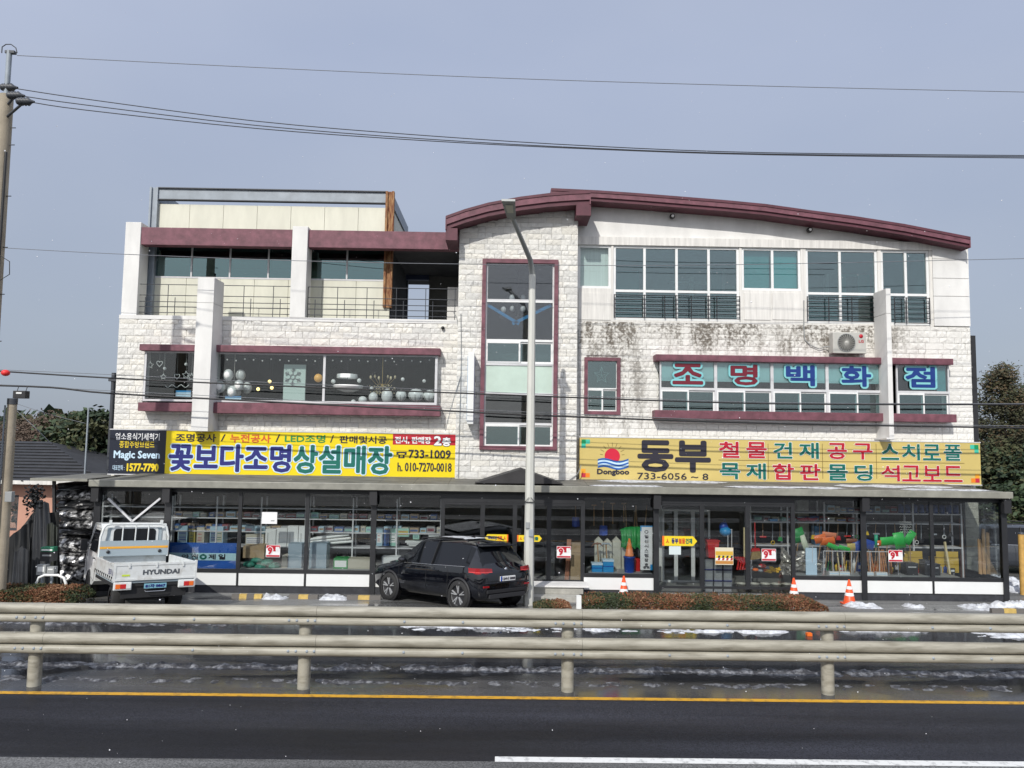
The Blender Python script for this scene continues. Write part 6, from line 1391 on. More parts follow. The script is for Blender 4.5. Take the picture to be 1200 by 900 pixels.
snow(-16, 16, sl_y-.10, sl_y+.30, .09, 'ridge of dirty grey slush behind the guardrail', 53, m=slush, thr=.15, sx=2.5, sy=6, name='slush_ridge')
snow(-16, 16, YGR+.12, YGR+.5, .07, 'low band of dark slush at the guardrail posts', 59, m=slush, thr=.4, sx=3, sy=6, name='slush_band')
snow(AX(700, 556, 21), AX(1165, 566, 21), YS+.1, YF-.4, .001, 'x', 1) if False else None
# streaks of old snow on the awning
def awn_z(y): return zg1+(zwl-zg1)*(y-YS)/(YF-.03-YS)
for i, (p0, p1, y0, y1) in enumerate(((700, 860, YS+.9, YS+1.9), (850, 1000, YS+.1, YS+.8), (985, 1130, YS+.5, YS+1.5), (690, 780, YS+.1, YS+.5), (1060, 1170, YS+.05, YS+.7))):
    x0, x1 = AX(p0, 565, y0), AX(p1, 565, y0); g = G(); n = 40; vs = []
    for k in range(n+1):
        x = x0+(x1-x0)*k/n; e = min(1, 8*k/n, 8*(1-k/n)); ym = (y0+y1)/2; hw = (y1-y0)/2*e*(.55+.6*mn.noise(Vector((x*1.5, i*7, 0)))); ya, yb = ym-abs(hw), ym+abs(hw)
        vs += [(x, ya, awn_z(ya)+.004), (x, ym, awn_z(ym)+.03*e), (x, yb, awn_z(yb)+.004)]
    g.add(vs, [(3*k+q, 3*k+q+3, 3*k+q+4, 3*k+q+1) for k in range(n) for q in (0, 1)], snow_m, True); o = g.build('snow_streak', kind='stuff'); tag(o, ['thin snow streak on the awning under the sun emblem sign', 'snow streak along the awning gutter over the shovels', 'snow streak on the awning near the east fin', 'short snow streak by the entrance hood', 'snow streak at the east end of the awning'][i], 'snow')

# ------------------------------------------------------------------ vehicles
def wheel(parent, x, y, r, w, side, spokes=5, rimm=None, dual=False):
    c = (x, y, r); g = G(); s = side
    prof = [(r*.70, 0), (r*.74, .0), (r*.9, .0), (r, .035), (r, w-.035), (r*.92, w), (r*.68, w)]
    g.lathe([(a, h*s) for a, h in prof], c, rubber, 26, axis='x'); o = g.build('wheel', parent, local=True, fix=True)
    q = G(); ri = r*.70
    q.lathe([(ri, .0), (ri, .03), (ri*.93, .02), (ri*.93, -.0)], (x+s*(w-.03), y, r), rimm, 24, axis='x'); q.lathe([(.001, .03), (.05, .03), (.06, .0)], (x+s*(w-.06), y, r), rimm, 12, axis='x')
    for k in range(spokes):
        t = 2*math.pi*k/spokes+.3
        for dt in (-.16, .16): q.bar((x+s*(w-.045), y+.05*math.cos(t), r+.05*math.sin(t)), (x+s*(w-.03), y+ri*.95*math.cos(t+dt), r+ri*.95*math.sin(t+dt)), .048, rimm, .02)
    q.lathe([(.001, 0), (ri, 0)], (x+s*(w-.09), y, r), iron, 20, axis='x'); q.build('rim', o, local=True, fix=False)
    return o
def set_glass(o, m): pass
# --- black car
paintk = mat('black_car_paint', (.003, .0035, .006), .05, coat=.9, spec=.4); cg_ = mat('car_glass', (.006, .007, .009), .05, spec=.35); chrome = mat('chrome', (.7, .7, .7), .12, metal=1)
tl = mat('tail_lamp_red', (.30, .006, .012), .15, coat=1); tl2 = mat('tail_lamp_bright', (.70, .06, .06), .2, coat=1); cladm = mat('black_cladding', (.015, .015, .017), .6)
def make_suv(loc, rz, label, paint=None, pitch=0.0):
    paint = paint or paintk
    T_ = thing('parked_car', label, 'car', loc, None, rz); T_.rotation_euler = lot_tilt(rz) if pitch else (0, 0, rz); Wd = .91
    #        y    w     zb   belt  roof  rw
    ST = [(0.00, .78, .42, .80, .84, .60), (.02, .90, .34, .86, .92, .64), (.07, .96, .28, .93, 1.00, .70), (.14, .985, .26, .98, 1.10, .70), (.42, 1.0, .25, 1.02, 1.50, .62), (.62, 1.0, .25, 1.02, 1.575, .63),
          (1.1, 1.0, .25, 1.01, 1.61, .64), (1.7, 1.0, .25, .99, 1.62, .65), (2.2, 1.0, .25, .98, 1.60, .64), (2.5, 1.0, .25, .97, 1.55, .62), (3.08, 1.0, .25, .98, 1.08, .60), (3.2, 1.0, .25, .95, 1.02, .66), (3.6, .985, .25, .90, .98, .64), (3.95, .94, .27, .82, .90, .58), (4.12, .87, .30, .72, .76, .5), (4.2, .76, .36, .60, .62, .42)]
    n = 17; vs = []; 
    for (y, w, zb, bl, rf, rw) in ST:
        W = Wd*w; half = [(0, zb), (W*.86, zb), (W*.985, zb+.10), (W, zb+.28), (W*.995, (zb+.28)*.35+bl*.65), (W*.965, bl), (min(rw*Wd/.9, W*.93)+.0, max(rf-.075, bl+.01)), (min(rw*Wd/.9, W*.93)*.86, rf-.012), (0, rf+.012)]
        ring = half+[(-a, b) for a, b in half[-2:0:-1]]; vs += [(a, y, b) for a, b in ring]; n = len(ring)
    body = G(); gl = []; nb = []
    for i in range(len(ST)-1):
        y0, y1 = ST[i][0], ST[i+1][0]
        for k in range(n):
            f = (i*n+k, i*n+(k+1) % n, (i+1)*n+(k+1) % n, (i+1)*n+k)
            side = k in (5, n-6); top = k in (6, 7, 8, 9)
            if (side and .42 <= y0 < 3.0) or (top and (.14 <= y0 < .42 or 2.5 <= y0 < 3.0)): gl.append(f)
            else: nb.append(f)
    nb += [tuple(range(n-1, -1, -1)), tuple(range((len(ST)-1)*n, len(ST)*n))]
    body.add(vs, nb, paint, True); o = body.build('body', T_, local=True, fix=True)
    G().add(vs, gl, cg_, True).build('window_glass', T_, local=True, fix=True)
    # pillars, roof rails, trim
    for s in (-1, 1):
        for (ya, yb, za, zb2, w_) in ((1.72, 1.66, 1.0, 1.56, .06),):
            G().bar((s*.885, ya, za), (s*.665, yb, zb2), w_, cladm if ya > 1 else paint, .02).build('pillar', T_, local=True)
        G().tube([(s*.62, .7, 1.585), (s*.63, .9, 1.64), (s*.64, 1.7, 1.655), (s*.62, 2.4, 1.60)], .016, iron, 6).build('roof_rail', T_, local=True)
        G().tube([(s*.886, .55, 1.015), (s*.885, 1.7, .995), (s*.885, 2.95, .985)], .010, chrome, 5).build('window_trim', T_, local=True)
        for yd in (1.45, 2.35): G().box(s*.905-.012, s*.905+.012, yd, yd+.2, .86, .885, paint).build('door_handle', T_, local=True, bevel=.005)
        for yd in (1.12, 1.9, 2.95):
            G().tube([(s*.913, yd, .38), (s*.914, yd, .60), (s*.908, yd, .85), (s*.882, yd+.02, .98)], .004, iron, 4).build('door_gap', T_, local=True)
        m_ = G(); m_.ball(Vector((s*1.0, 2.72, 1.06)), .11, paint, 10, .7, 1.0); m_.box(min(s*.88, s*1.0), max(s*.88, s*1.0), 2.70, 2.76, 1.0, 1.03, paint); m_.build('wing_mirror', T_, local=True)
        # lamps, wrapped round the corner
        lp = G(); pts = [(s*.50, .045), (s*.72, .055), (s*.85, .09), (s*.892, .2), (s*.905, .42)]
        for (x0_, y0_), (x1_, y1_) in zip(pts, pts[1:]):
            zl0 = .865; zl1 = 1.0
            lp.add([(x0_, y0_-.03, zl0+.03 if abs(x0_) < .6 else zl0), (x1_+s*.012, y1_-.03, zl0+(.06 if y1_ > .3 else 0)), (x1_+s*.012, y1_-.02, zl1), (x0_, y0_-.02, zl1-.02 if abs(x0_) < .6 else zl1)], [(0, 1, 2, 3) if s > 0 else (3, 2, 1, 0)], tl)
            lp.add([(x0_, y0_-.036, zl0+.03), (x1_+s*.014, y1_-.036, zl0+.03), (x1_+s*.014, y1_-.034, zl0+.05), (x0_, y0_-.034, zl0+.05)], [(0, 1, 2, 3) if s > 0 else (3, 2, 1, 0)], tl2)
        lp.build('tail_lamp', T_, local=True)
        G().box(min(s*.62, s*.8), max(s*.62, s*.8), -.012, .03, .56, .60, tl).build('reflector', T_, local=True)
        G().tube([(s*.5, -.02, .34), (s*.5, .12, .34)], .042, chrome, 14).build('exhaust_tip', T_, local=True)
        h_l = G(); h_l.box(min(s*.5, s*.72), max(s*.5, s*.72), 4.08, 4.13, .66, .73, chrome); h_l.build('headlight', T_, local=True)
        for yw in (.72, 3.32):
            G().lathe([(.001, 0), (.405, 0), (.405, .02), (.36, .026)], (s*.905-(.0 if s > 0 else 0), yw, .36), cladm, 28, axis='x').build('wheel_arch', T_, local=True) if s > 0 else G().lathe([(.36, -.026), (.405, -.02), (.405, 0), (.001, 0)], (s*.905, yw, .36), cladm, 28, axis='x').build('wheel_arch', T_, local=True)
            wheel(T_, s*.72, yw, .345, .225, s, 5, mat('alloy_rim', (.55, .56, .57), .3, metal=.5))
    G().box(-.60, .60, .24, .42, 1.475, 1.51, paint).box(-.58, .58, .42, .5, 1.50, 1.54, paint).build('spoiler', T_, local=True, bevel=.015)
    G().box(-.70, .70, -.035, .02, .42, .50, cladm).box(-.62, .62, -.03, .02, .30, .40, mat('bumper_grey', (.025, .025, .028), .6)).build('rear_diffuser', T_, local=True, bevel=.01)
    G().box(-.78, .78, -.03, .03, .62, .66, paint).build('bumper_crease', T_, local=True, bevel=.01)
    pz = .74; P_ = G().box(-.26, .26, -.032, -.01, pz-.055, pz+.055, paper).box(-.26, -.21, -.036, -.033, pz-.055, pz+.055, blue).build('licence_plate', T_, local=True)
    g_ = G(); letter(g_, '124너 5808', -.19, .24, pz-.035, pz+.035, -.036, blackk, .004); g_.build('plate_number', P_, local=True)
    G().lathe([(.001, -.012), (.045, -.01), (.05, 0)], (0, .035, .945), chrome, 18, axis='y').build('tailgate_badge', T_, local=True)
    G().tube([(-.05, .18, 1.13), (.32, .22, 1.19)], .012, iron, 5).build('rear_wiper', T_, local=True)
    G().prismx([(1.1, 1.632), (1.15, 1.70), (1.28, 1.632)], -.015, .015, paint).build('roof_antenna', T_, local=True)
    # thin snow left on the roof
    q = G(); 
    nx_, ny_ = 10, 14; vv = []
    for j in range(ny_+1):
        for i in range(nx_+1): x = -.48+.96*i/nx_; y = .95+1.35*j/ny_; vv.append((x, y, 1.626+.012*math.cos(x*2)+.022*min(1, 4*min(i, nx_-i)/nx_)*min(1, 4*min(j, ny_-j)/ny_)+.006*mn.noise(Vector((x*8, y*8, 0)))-.006))
    q.add(vv, [(j*(nx_+1)+i, j*(nx_+1)+i+1, (j+1)*(nx_+1)+i+1, (j+1)*(nx_+1)+i) for j in range(ny_) for i in range(nx_)], snow_m, True)
    if paint is paintk: q.build('roof_snow', T_, local=True)
    return T_
a_s = R(47)
rear_left = at(563, 690, 17.55); cx = rear_left.x+.91*math.cos(a_s); cy = 17.3+.91*math.sin(a_s)
make_suv((cx, cy, fall(cy)+.0), a_s, 'black parked car with snow on its roof, tail to the road', pitch=-math.atan(ZR/3.6*math.cos(a_s)))
make_suv((AX(1240, 650, 25.5), 25.0, 0), R(75), 'dark grey parked car beyond the east end of the shop', mat('dark_car_paint', (.03, .035, .045), .2, coat=1))
# --- white truck
tw = mat('truck_white', (.68, .70, .69), .35, col2=(.46, .45, .41), vs_=3.5, thr=(.28, .50), coat=.3); tg = mat('truck_grey_panel', (.33, .39, .42), .45); tbk = mat('truck_chassis', (.015, .015, .016), .7)
def make_truck(loc, rz, pitch=0.0):
    T_ = thing('pickup_truck', 'white flatbed pickup truck with low side gates and orange striped headboard', 'truck', loc, None, rz); T_.rotation_euler = lot_tilt(rz) if pitch else (0, 0, rz); T_.scale = (.955,)*3; W = .86
    # cab
    prof = [(2.98, .50), (2.98, 1.80), (3.02, 1.90), (3.12, 1.955), (4.05, 1.965), (4.2, 1.92), (4.62, 1.28), (4.78, 1.05), (4.84, .60), (4.80, .38), (3.3, .38)]
    g = G(); n = len(prof); vs = []
    for x, q in ((-W, 1), (-W*.93, 0), (W*.93, 0), (W, 1)):
        for (y, z) in prof: 
            f = (z-1.2)*.12 if z > 1.2 else 0
            vs.append(((x-(f if x > 0 else -f)) if q else x*1.0, y, z if not (q and z > 1.85) else z-.05))
    fs = [tuple(range(n-1, -1, -1)), tuple(range(3*n, 4*n))]
    for s in range(3):
        for k in range(n): fs.append((s*n+k, s*n+(k+1) % n, (s+1)*n+(k+1) % n, (s+1)*n+k))
    g.add(vs, fs, tw); g.build('cab', T_, local=True, bevel=.025, fix=True)
    for s in (-1, 1):
        xs_ = s*(W-.003)
        def sp_(pts, m, off=.006):
            out = []
            for y, z in pts:
                f = (z-1.2)*.12 if z > 1.2 else 0; out.append((s*(W-f+off), y, z))
            return out
        pts = [(3.12, 1.22), (3.12, 1.78), (4.02, 1.80), (4.42, 1.25)]
        G().add(sp_(pts, 0), [(0, 1, 2, 3) if s < 0 else (3, 2, 1, 0)], cg_).build('side_window', T_, local=True)
        d = G(); dp = [(3.08, .5), (3.08, 1.84), (4.1, 1.85), (4.50, 1.2), (4.52, .75), (4.35, .68)]
        ring = sp_(dp, 0, .008); d.tube([*ring, ring[0]], .006, mat('door_gap_grey', (.18, .18, .18), .6), 4); d.build('door_seam', T_, local=True)
        G().box(min(xs_, xs_+s*.03), max(xs_, xs_+s*.03), 3.16, 3.30, 1.05, 1.08, iron).build('door_handle', T_, local=True)
        mg = G(); mg.box(min(s*(W+.04), s*(W+.2)), max(s*(W+.04), s*(W+.2)), 4.42, 4.5, 1.2, 1.5, iron); mg.tube([(s*(W-.02), 4.42, 1.3), (s*(W+.1), 4.45, 1.35)], .012, iron, 5); mg.build('wing_mirror', T_, local=True, bevel=.02)
        G().lathe([(.36, -.03*s), (.40, 0), (.36, .03*s), (.36, -.03*s)], (s*(W-.01), 3.95, .33), tbk, 24, axis='x').lathe([(.001, 0), (.37, 0)], (s*(W+.004), 3.95, .33), tbk, 24, axis='x').build('wheel_arch', T_, local=True)
        wheel(T_, s*(W-.20), 3.95, .31, .20, s, 6, chrome)
        wheel(T_, s*(W-.38), .95, .29, .30, s, 6, chrome)
    # headboard
    hb = G(); hb.box(-.82, .82, 2.83, 2.88, 1.13, 1.52, tg); hb.build('headboard', T_, local=True)
    G().box(-.82, .82, 2.822, 2.829, 1.32, 1.375, mat('orange_stripe', (.80, .38, .03), .5)).build('orange_stripe', T_, local=True)
    for x in (-.62, .62): G().lathe([(.001, -.012), (.04, -.012), (.045, 0)], (x, 2.82, 1.24), iron, 12, axis='y').build('lashing_ring', T_, local=True)
    fr = G(); fr.tube([(-.82, 2.86, 1.1), (-.82, 2.86, 1.62), (-.76, 2.86, 1.86), (-.70, 2.86, 1.93), (-.60, 2.86, 1.95), (.60, 2.86, 1.95), (.70, 2.86, 1.93), (.76, 2.86, 1.86), (.82, 2.86, 1.62), (.82, 2.86, 1.1)], .03, tw, 8)
    fr.build('guard_frame', T_, local=True)
    for x in (-.31, .0, .31): G().tube([(x, 2.86, 1.52), (x, 2.86, 1.94)], .018, tw, 6).build('guard_bar', T_, local=True)
    for x in (-.62, .62): G().box(x-.03, x+.03, 2.83, 2.9, 1.96, 2.06, tw).build('rack_stud', T_, local=True)
    # rear cab window in a grey recess
    G().box(-.66, .66, 2.955, 2.975, 1.38, 1.86, tg).build('cab_back_panel', T_, local=True)
    wp = []; 
    for (cx_, cz_, a0) in ((.42, 1.74, 0), (-.42, 1.74, 90), (-.42, 1.54, 180), (.42, 1.54, 270)):
        for k in range(5): t = R(a0+k*22.5); wp.append((cx_+.09*math.cos(t), cz_+.09*math.sin(t)))
    G().prism([(x*1.13, (z-1.64)*1.2+1.64) for x, z in wp], 2.94, 2.953, tw).build('window_surround', T_, local=True, fix=True)
    G().prism(wp, 2.928, 2.938, cg_).build('rear_window', T_, local=True, fix=True)
    # bed
    G().box(-.86, .86, .03, 2.80, .70, .76, tg).build('bed_floor', T_, local=True)
    def gate(pts_box, name, ribs, axis):
        x0, x1, y0, y1, z0, z1 = pts_box; o = G().box(*pts_box, tw).build(name, T_, local=True, bevel=.008)
        r_ = G()
        if axis == 'y':
            r_.box(x0, x1, y0-.012, y0-.001, z1-.045, z1, tw).box(x0, x1, y0-.012, y0-.001, z0, z0+.045, tw)
            for k in range(ribs): x = x0+(x1-x0)*(k+.5)/ribs; r_.box(x-.02, x+.02, y0-.022, y0-.012, z1-.10, z1+.01, tw)
        else:
            s = -1 if x0 < 0 else 1; xo = x0 if s < 0 else x1; xa, xb_ = (xo-.012, xo-.001) if s < 0 else (xo+.001, xo+.012)
            r_.box(xa, xb_, y0, y1, z1-.045, z1, tw).box(xa, xb_, y0, y1, z0, z0+.045, tw)
            for k in range(ribs): y = y0+(y1-y0)*(k+.5)/ribs; r_.box(xa-.01 if s < 0 else xa, xb_ if s < 0 else xb_+.01, y-.02, y+.02, z0, z0+.09, tbk)
        r_.build('gate_rib', o, local=True); return o
    tgt = gate((-.87, .87, 0, .03, .76, 1.14), 'tailgate', 3, 'y'); gate((-.89, -.86, .06, 2.80, .76, 1.14), 'side_gate', 10, 'x'); gate((.86, .89, .06, 2.80, .76, 1.14), 'side_gate', 10, 'x')
    for s in (-1, 1): G().box(s*.875-.025, s*.875+.025, -.01, .055, .74, 1.18, tw).build('corner_post', T_, local=True)
    g_ = G(); letter(g_, 'HYUNDAI', -.28, .50, .885, .985, -.004, mat('grey_lettering', (.08, .09, .10), .5), .008); g_.build('lettering', tgt, local=True)
    G().box(-.72, -.56, -.006, -.002, .86, .90, mat('lime_sticker', (.55, .70, .05), .5)).build('sticker', T_, local=True)
    sg_ = G(); 
    g2 = G(); letter(g2, '포터 Ⅱ', 0, .62, .86, 1.0, 0, mat('violet_lettering', (.22, .22, .34), .5), .008); g2.v = [Vector((-.893, .72-v.x, v.z)) for v in g2.v]; g2.build('lettering', T_, local=True)
    # chassis and rear
    G().box(-.40, -.30, .1, 4.5, .48, .60, tbk).box(.30, .40, .1, 4.5, .48, .60, tbk).box(-.70, .70, .08, .14, .36, .68, tbk).box(-.55, .55, 1.2, 2.5, .35, .62, tbk).box(-.6, .6, .88, 1.02, .22, .36, tbk).box(-.86, .86, .05, 2.8, .62, .70, tbk).build('chassis', T_, local=True)
    for s in (-1, 1):
        h = G().box(min(s*.50, s*.88), max(s*.50, s*.88), -.02, .05, .55, .735, tw).build('lamp_housing', T_, local=True, bevel=.02)
        seg = [(.84, .74, orange), (.74, .62, red), (.62, .52, whitep)]
        for a_, b_, m_ in seg: G().box(min(s*a_, s*b_)+.002, max(s*a_, s*b_)-.002, -.032, -.021, .59, .69, m_).build('lamp_lens', h, local=True)
    P_ = G().box(-.24, .24, -.02, 0, .57, .68, mat('plate_blue', (.20, .42, .52), .5)).build('licence_plate', T_, local=True); g_ = G(); letter(g_, '81자 0867', -.21, .21, .59, .66, -.024, navy, .005); g_.build('plate_number', P_, local=True)
    G().tube([(-.22, -.01, .53), (-.2, -.02, .50), (.2, -.02, .50), (.22, -.01, .53)], .01, chrome, 5).build('tow_loop', T_, local=True)
    return T_
a_t = R(36); rl = at(131, 690, 16.35); tx = rl.x+.84*math.cos(a_t); ty = 16.35+.84*math.sin(a_t)
make_truck((tx, ty, fall(ty)), a_t, pitch=1)
# V shaped brace in front of the west window
T = thing('window_brace', 'pair of pale metal bars meeting in a V behind the truck cab', 'brace', at(154, 612, YG-.12))
G().bar(at(127, 584, YG-.12), at(155, 611, YG-.12), .05, alu).build('bar', T); G().bar(at(188, 584, YG-.12), at(155, 611, YG-.12), .05, alu).build('bar', T)

# ------------------------------------------------------------------ the west side: house, lean-to, sheets
slate = mat('slate_roof', (.035, .036, .040), .7, var=.35, vs_=3, bump=.4, bs=8); pink = mat('pink_wall', (.55, .30, .22), .85, var=.12, vs_=1.5)
Yh = 25.0; Hs = thing('pink_house', 'low pink house with a dark slate roof behind the black sheets', 'house', (AX(20, 640, Yh), Yh, 0))
xh0, xh1 = AX(-150, 600, Yh), AX(64, 600, Yh); ze = AZ(30, 564, Yh); zr = AZ(20, 517, Yh+3.2)
wg = G(); wall_with_holes(wg, xh0, xh1, 0, ze, Yh, Yh+.25, [(AX(-20, 600, Yh), AX(21, 600, Yh), AZ(10, 622, Yh), AZ(10, 580, Yh))], pink); wg.build('wall', Hs)
G().box(xh1-.25, xh1, Yh+.25, Yh+6, 0, ze, pink).box(xh0, xh1, Yh+6, Yh+6.2, 0, ze, pink).build('wall', Hs)
window(Hs, AX(-20, 600, Yh), AX(21, 600, Yh), AZ(10, 622, Yh), AZ(10, 580, Yh), Yh+.12, steel_d, g_old, cols=[AX(0, 600, Yh)], fw=.08)
xr1 = AX(126, 556, Yh-.4)
g = G(); A_ = Vector((xh0-.5, Yh-.5, ze+.05)); Bc = Vector((xr1, Yh-.5, ze+.0)); Cc = Vector((AX(58, 517, Yh+3.2), Yh+3.2, zr)); D_ = Vector((xh0-.5, Yh+3.2, zr)); E_ = Vector((xr1, Yh+7, ze)); F_ = Vector((xh0-.5, Yh+7, ze))
nrow = 13
for i in range(nrow):
    t0, t1 = i/nrow, (i+1)/nrow; p0, p1, p2, p3 = A_.lerp(D_, t0), Bc.lerp(Cc, t0), Bc.lerp(Cc, t1), A_.lerp(D_, t1); lift = Vector((0, -.02, .035))
    g.add([p0+lift, p1+lift, p2, p3, p0, p1], [(0, 1, 2, 3), (4, 5, 1, 0)], slate)
g.add([Bc, E_, Cc], [(0, 1, 2)], slate).add([D_, Cc, E_, F_], [(0, 1, 2, 3)], slate); g.build('roof', Hs)
G().bar(A_+Vector((0, 0, -.02)), Bc+Vector((0, 0, -.02)), .12, render_s).build('eaves_board', Hs)
# lean-to with foil wrapped bundles
Yl = 20.6; a, b = at(38, 560, Yl), at(106, 564, Yl)
T = thing('lean_to', 'low lean-to roof on black posts joined to the west end of the shop', 'lean-to', ((a.x+b.x)/2, Yl, 0))
G().box(a.x, MX[0]-.35, Yl-.1, Yl+.0, b.z, a.z, gutter_m).build('fascia', T)
G().box(a.x, MX[0]-.35, Yl+.005, Yl+3, a.z-.05, a.z, awn_m).build('roof', T)
for px, tx_ in ((58, 4), (108, 0)): G().bar((AX(px, 568, Yl), Yl+.2, b.z), (AX(px+tx_, 640, Yl), Yl+.2, 0), .07, iron).build('post', T)
G().box(a.x, MX[0]-.1, Yl+2.6, Yl+2.7, 0, a.z-.06, room_dk).build('back_wall', T)
foilb = mat('silver_wrap', (.60, .60, .60), .3, metal=.6, col2=(.02, .02, .022), vs_=6, thr=(.47, .60), bump=1, bs=9)
blkw = mat('black_wrap', (.015, .016, .018), .35, bump=1, bs=6, var=.3)
rnd = random.Random(4)
for i, (pt2, pb2, mm, px0, px1, lab) in enumerate(((566, 574, blkw, 68, 108, 'black wrapped bundle topmost under the lean-to'), (574, 588, foilb, 66, 108, 'silver black wrapped bundle second from the top'), (588, 597, blkw, 68, 109, 'black wrapped bundle below the upper silver one'), (597, 610, foilb, 66, 108, 'silver wrapped bundle at mid height'), (610, 621, foilb, 70, 109, 'crumpled silver bundle above the black layer'), (621, 628, blkw, 66, 108, 'thin black wrapped bundle at mid height'), (628, 648, foilb, 66, 106, 'large crinkled silver bundle beside the truck door'), (648, 664, foilb, 66, 104, 'silver bundle low beside the truck'), (664, 690, foilb, 66, 100, 'lowest crinkled silver bundle on the ground'))):
    a, b = at(px0, pt2, Yl+.6), at(px1, pb2, Yl+.6); zb2 = max(b.z, 0) if i < 8 else 0; n = 12; mrow = 5; vs = []; 
    for j in range(mrow+1):
        for k in range(n+1):
            u, v = k/n, j/mrow; x = a.x+(b.x-a.x)*u; bul = math.sin(math.pi*v)*.22*(1-.3*abs(2*u-1)); ns_ = .07*mn.fractal(Vector((x*2.2, i*5.1, v*3)), 1, 2, 3)
            vs.append((x, Yl+.65-bul+ns_, zb2+(a.z-zb2)*v+.03*mn.noise(Vector((x*2, i, v)))))
    base_n = len(vs)
    for k in range(n+1): vs.append((a.x+(b.x-a.x)*k/n, Yl+1.6, a.z))
    for k in range(n+1): vs.append((a.x+(b.x-a.x)*k/n, Yl+1.6, zb2))
    fs = [(j*(n+1)+k, j*(n+1)+k+1, (j+1)*(n+1)+k+1, (j+1)*(n+1)+k) for j in range(mrow) for k in range(n)]
    fs += [(mrow*(n+1)+k, mrow*(n+1)+k+1, base_n+k+1, base_n+k) for k in range(n)]+[(base_n+k, base_n+k+1, base_n+n+2+k, base_n+n+1+k) for k in range(n)]
    single(G().add(vs, fs, mm, False), 'wrapped_bundle', lab, 'bundle', 'bundles stacked under the lean-to')
# black netting draped over a frame
def cloth(pts_top, pts_bot, label, m, name='black_sheet', fold=.12, seed=0, cat='sheet'):
    """hangs from the line pts_top to pts_bot, (px,py,Y) triples"""
    n = 24; mrow = 14; vs = []
    def along(pts, t):
        k = min(int(t*(len(pts)-1)), len(pts)-2); f = t*(len(pts)-1)-k; return at(*pts[k]).lerp(at(*pts[k+1]), f)
    for j in range(mrow+1):
        for i in range(n+1):
            u, v = i/n, j/mrow; p = along(pts_top, u).lerp(along(pts_bot, u), v); vs.append(p+Vector((0, fold*mn.noise(Vector((u*7, v*1.2, seed)))-.02, .02*mn.noise(Vector((u*9, v*3, seed+4))))))
    return single(G().add(vs, [(j*(n+1)+i, (j+1)*(n+1)+i, (j+1)*(n+1)+i+1, j*(n+1)+i+1) for j in range(mrow) for i in range(n)], m, True), name, label, cat, 'black sheets draped beside the hedge')
net = mat('black_netting', (.012, .013, .014), .55, var=.4, vs_=3); net2 = mat('dark_tarpaulin', (.028, .030, .034), .35, var=.3)
Yn = 19.2
cloth([(8, 632, Yn), (22, 621, Yn), (38, 609, Yn+.3)], [(4, 712, Yn-.1), (18, 712, Yn-.2), (34, 712, Yn-.1)], 'black netting sheet sloping up behind the short pole', net, seed=2)
cloth([(40, 598, Yn+.3), (46, 585, Yn+.3), (58, 590, Yn+.3)], [(34, 712, Yn), (48, 712, Yn-.1), (66, 712, Yn)], 'tall black sheet hung between the posts of the lean-to', net2, seed=5)
cloth([(20, 626, Yn+.35), (38, 602, Yn+.4), (70, 600, Yn+.4)], [(14, 712, Yn+.3), (40, 712, Yn+.3), (72, 712, Yn+.3)], 'broad black backing sheet well behind the others', net, seed=21)
cloth([(17, 648, Yn-.25), (26, 640, Yn-.3), (34, 645, Yn-.25)], [(12, 712, Yn-.4), (24, 712, Yn-.45), (32, 712, Yn-.4)], 'smooth grey black tarpaulin fold low behind the hedge', net2, seed=9, fold=.05)
cloth([(56, 614, Yn), (62, 612, Yn), (68, 618, Yn)], [(50, 712, Yn-.2), (60, 712, Yn-.2), (70, 712, Yn-.2)], 'olive black sheet behind the green meter box', mat('olive_sheet', (.04, .045, .035), .6, var=.3), seed=11)
single(G().tube([(AX(42, 640, Yn+.4), Yn+.4, 0), at(42.5, 575, Yn+.4)], .03, wood, 6), 'wooden_stake', 'thin wooden stake holding up the black sheets', 'stake')
g = G(); rnd = random.Random(2)
for i in range(260):
    c = at(40.5, 585, Yn+.3)+Vector((rnd.gauss(0, .12), rnd.gauss(0, .08), rnd.gauss(0, .16))); a_ = Vector((rnd.gauss(0, 1), rnd.gauss(0, 1), rnd.gauss(0, 1))).normalized()*.05; b_ = a_.orthogonal()*.5; g.add([c-a_, c+b_, c+a_, c-b_], [(0, 1, 2, 3)], net)
single(g, 'dry_clump', 'dry dark clump of leaves tied on the wooden stake', 'dried plant', kind='stuff')
# meter boxes and hoop
Ym = 18.4
a, b = at(47.5, 641, Ym), at(62, 658, Ym); T = thing('meter_box', 'green and black charger box on a post behind the hoop', 'meter box', ((a.x+b.x)/2, Ym, 0))
G().box(a.x, b.x, Ym, Ym+.18, a.z-.12, a.z, mat('box_green', (.01, .16, .08), .4)).build('green_top', T, bevel=.02); G().box(a.x, b.x, Ym+.002, Ym+.18, b.z, a.z-.121, black_fr).build('case', T); G().box((a.x+b.x)/2-.04, (a.x+b.x)/2+.04, Ym+.06, Ym+.12, 0, b.z, steel_d).build('post', T); G().box(a.x+.03, b.x-.03, Ym-.004, Ym, a.z-.09, a.z-.05, whitep).box(a.x+.05, b.x-.05, Ym-.002, Ym+.001, a.z-.22, a.z-.18, greyp).build('display', T)
for i, (p0, t_, p1, b_) in enumerate(((43, 662, 53, 674), (55, 664.5, 63, 672))):
    a, b = at(p0, t_, Ym-.15), at(p1, b_, Ym-.15); single(G().box(a.x, b.x, Ym-.15, Ym-.0, b.z, a.z, greyp).box(a.x+.03, b.x-.03, Ym-.155, Ym-.151, b.z+.08, a.z-.04, whitep).box((a.x+b.x)/2-.02, (a.x+b.x)/2+.02, Ym-.1, Ym-.05, 0, b.z, steel), 'junction_box', ['taller grey junction box low beside the hoop', 'smaller grey junction box beside the taller one'][i], 'junction box', 'grey junction boxes behind the hoop')
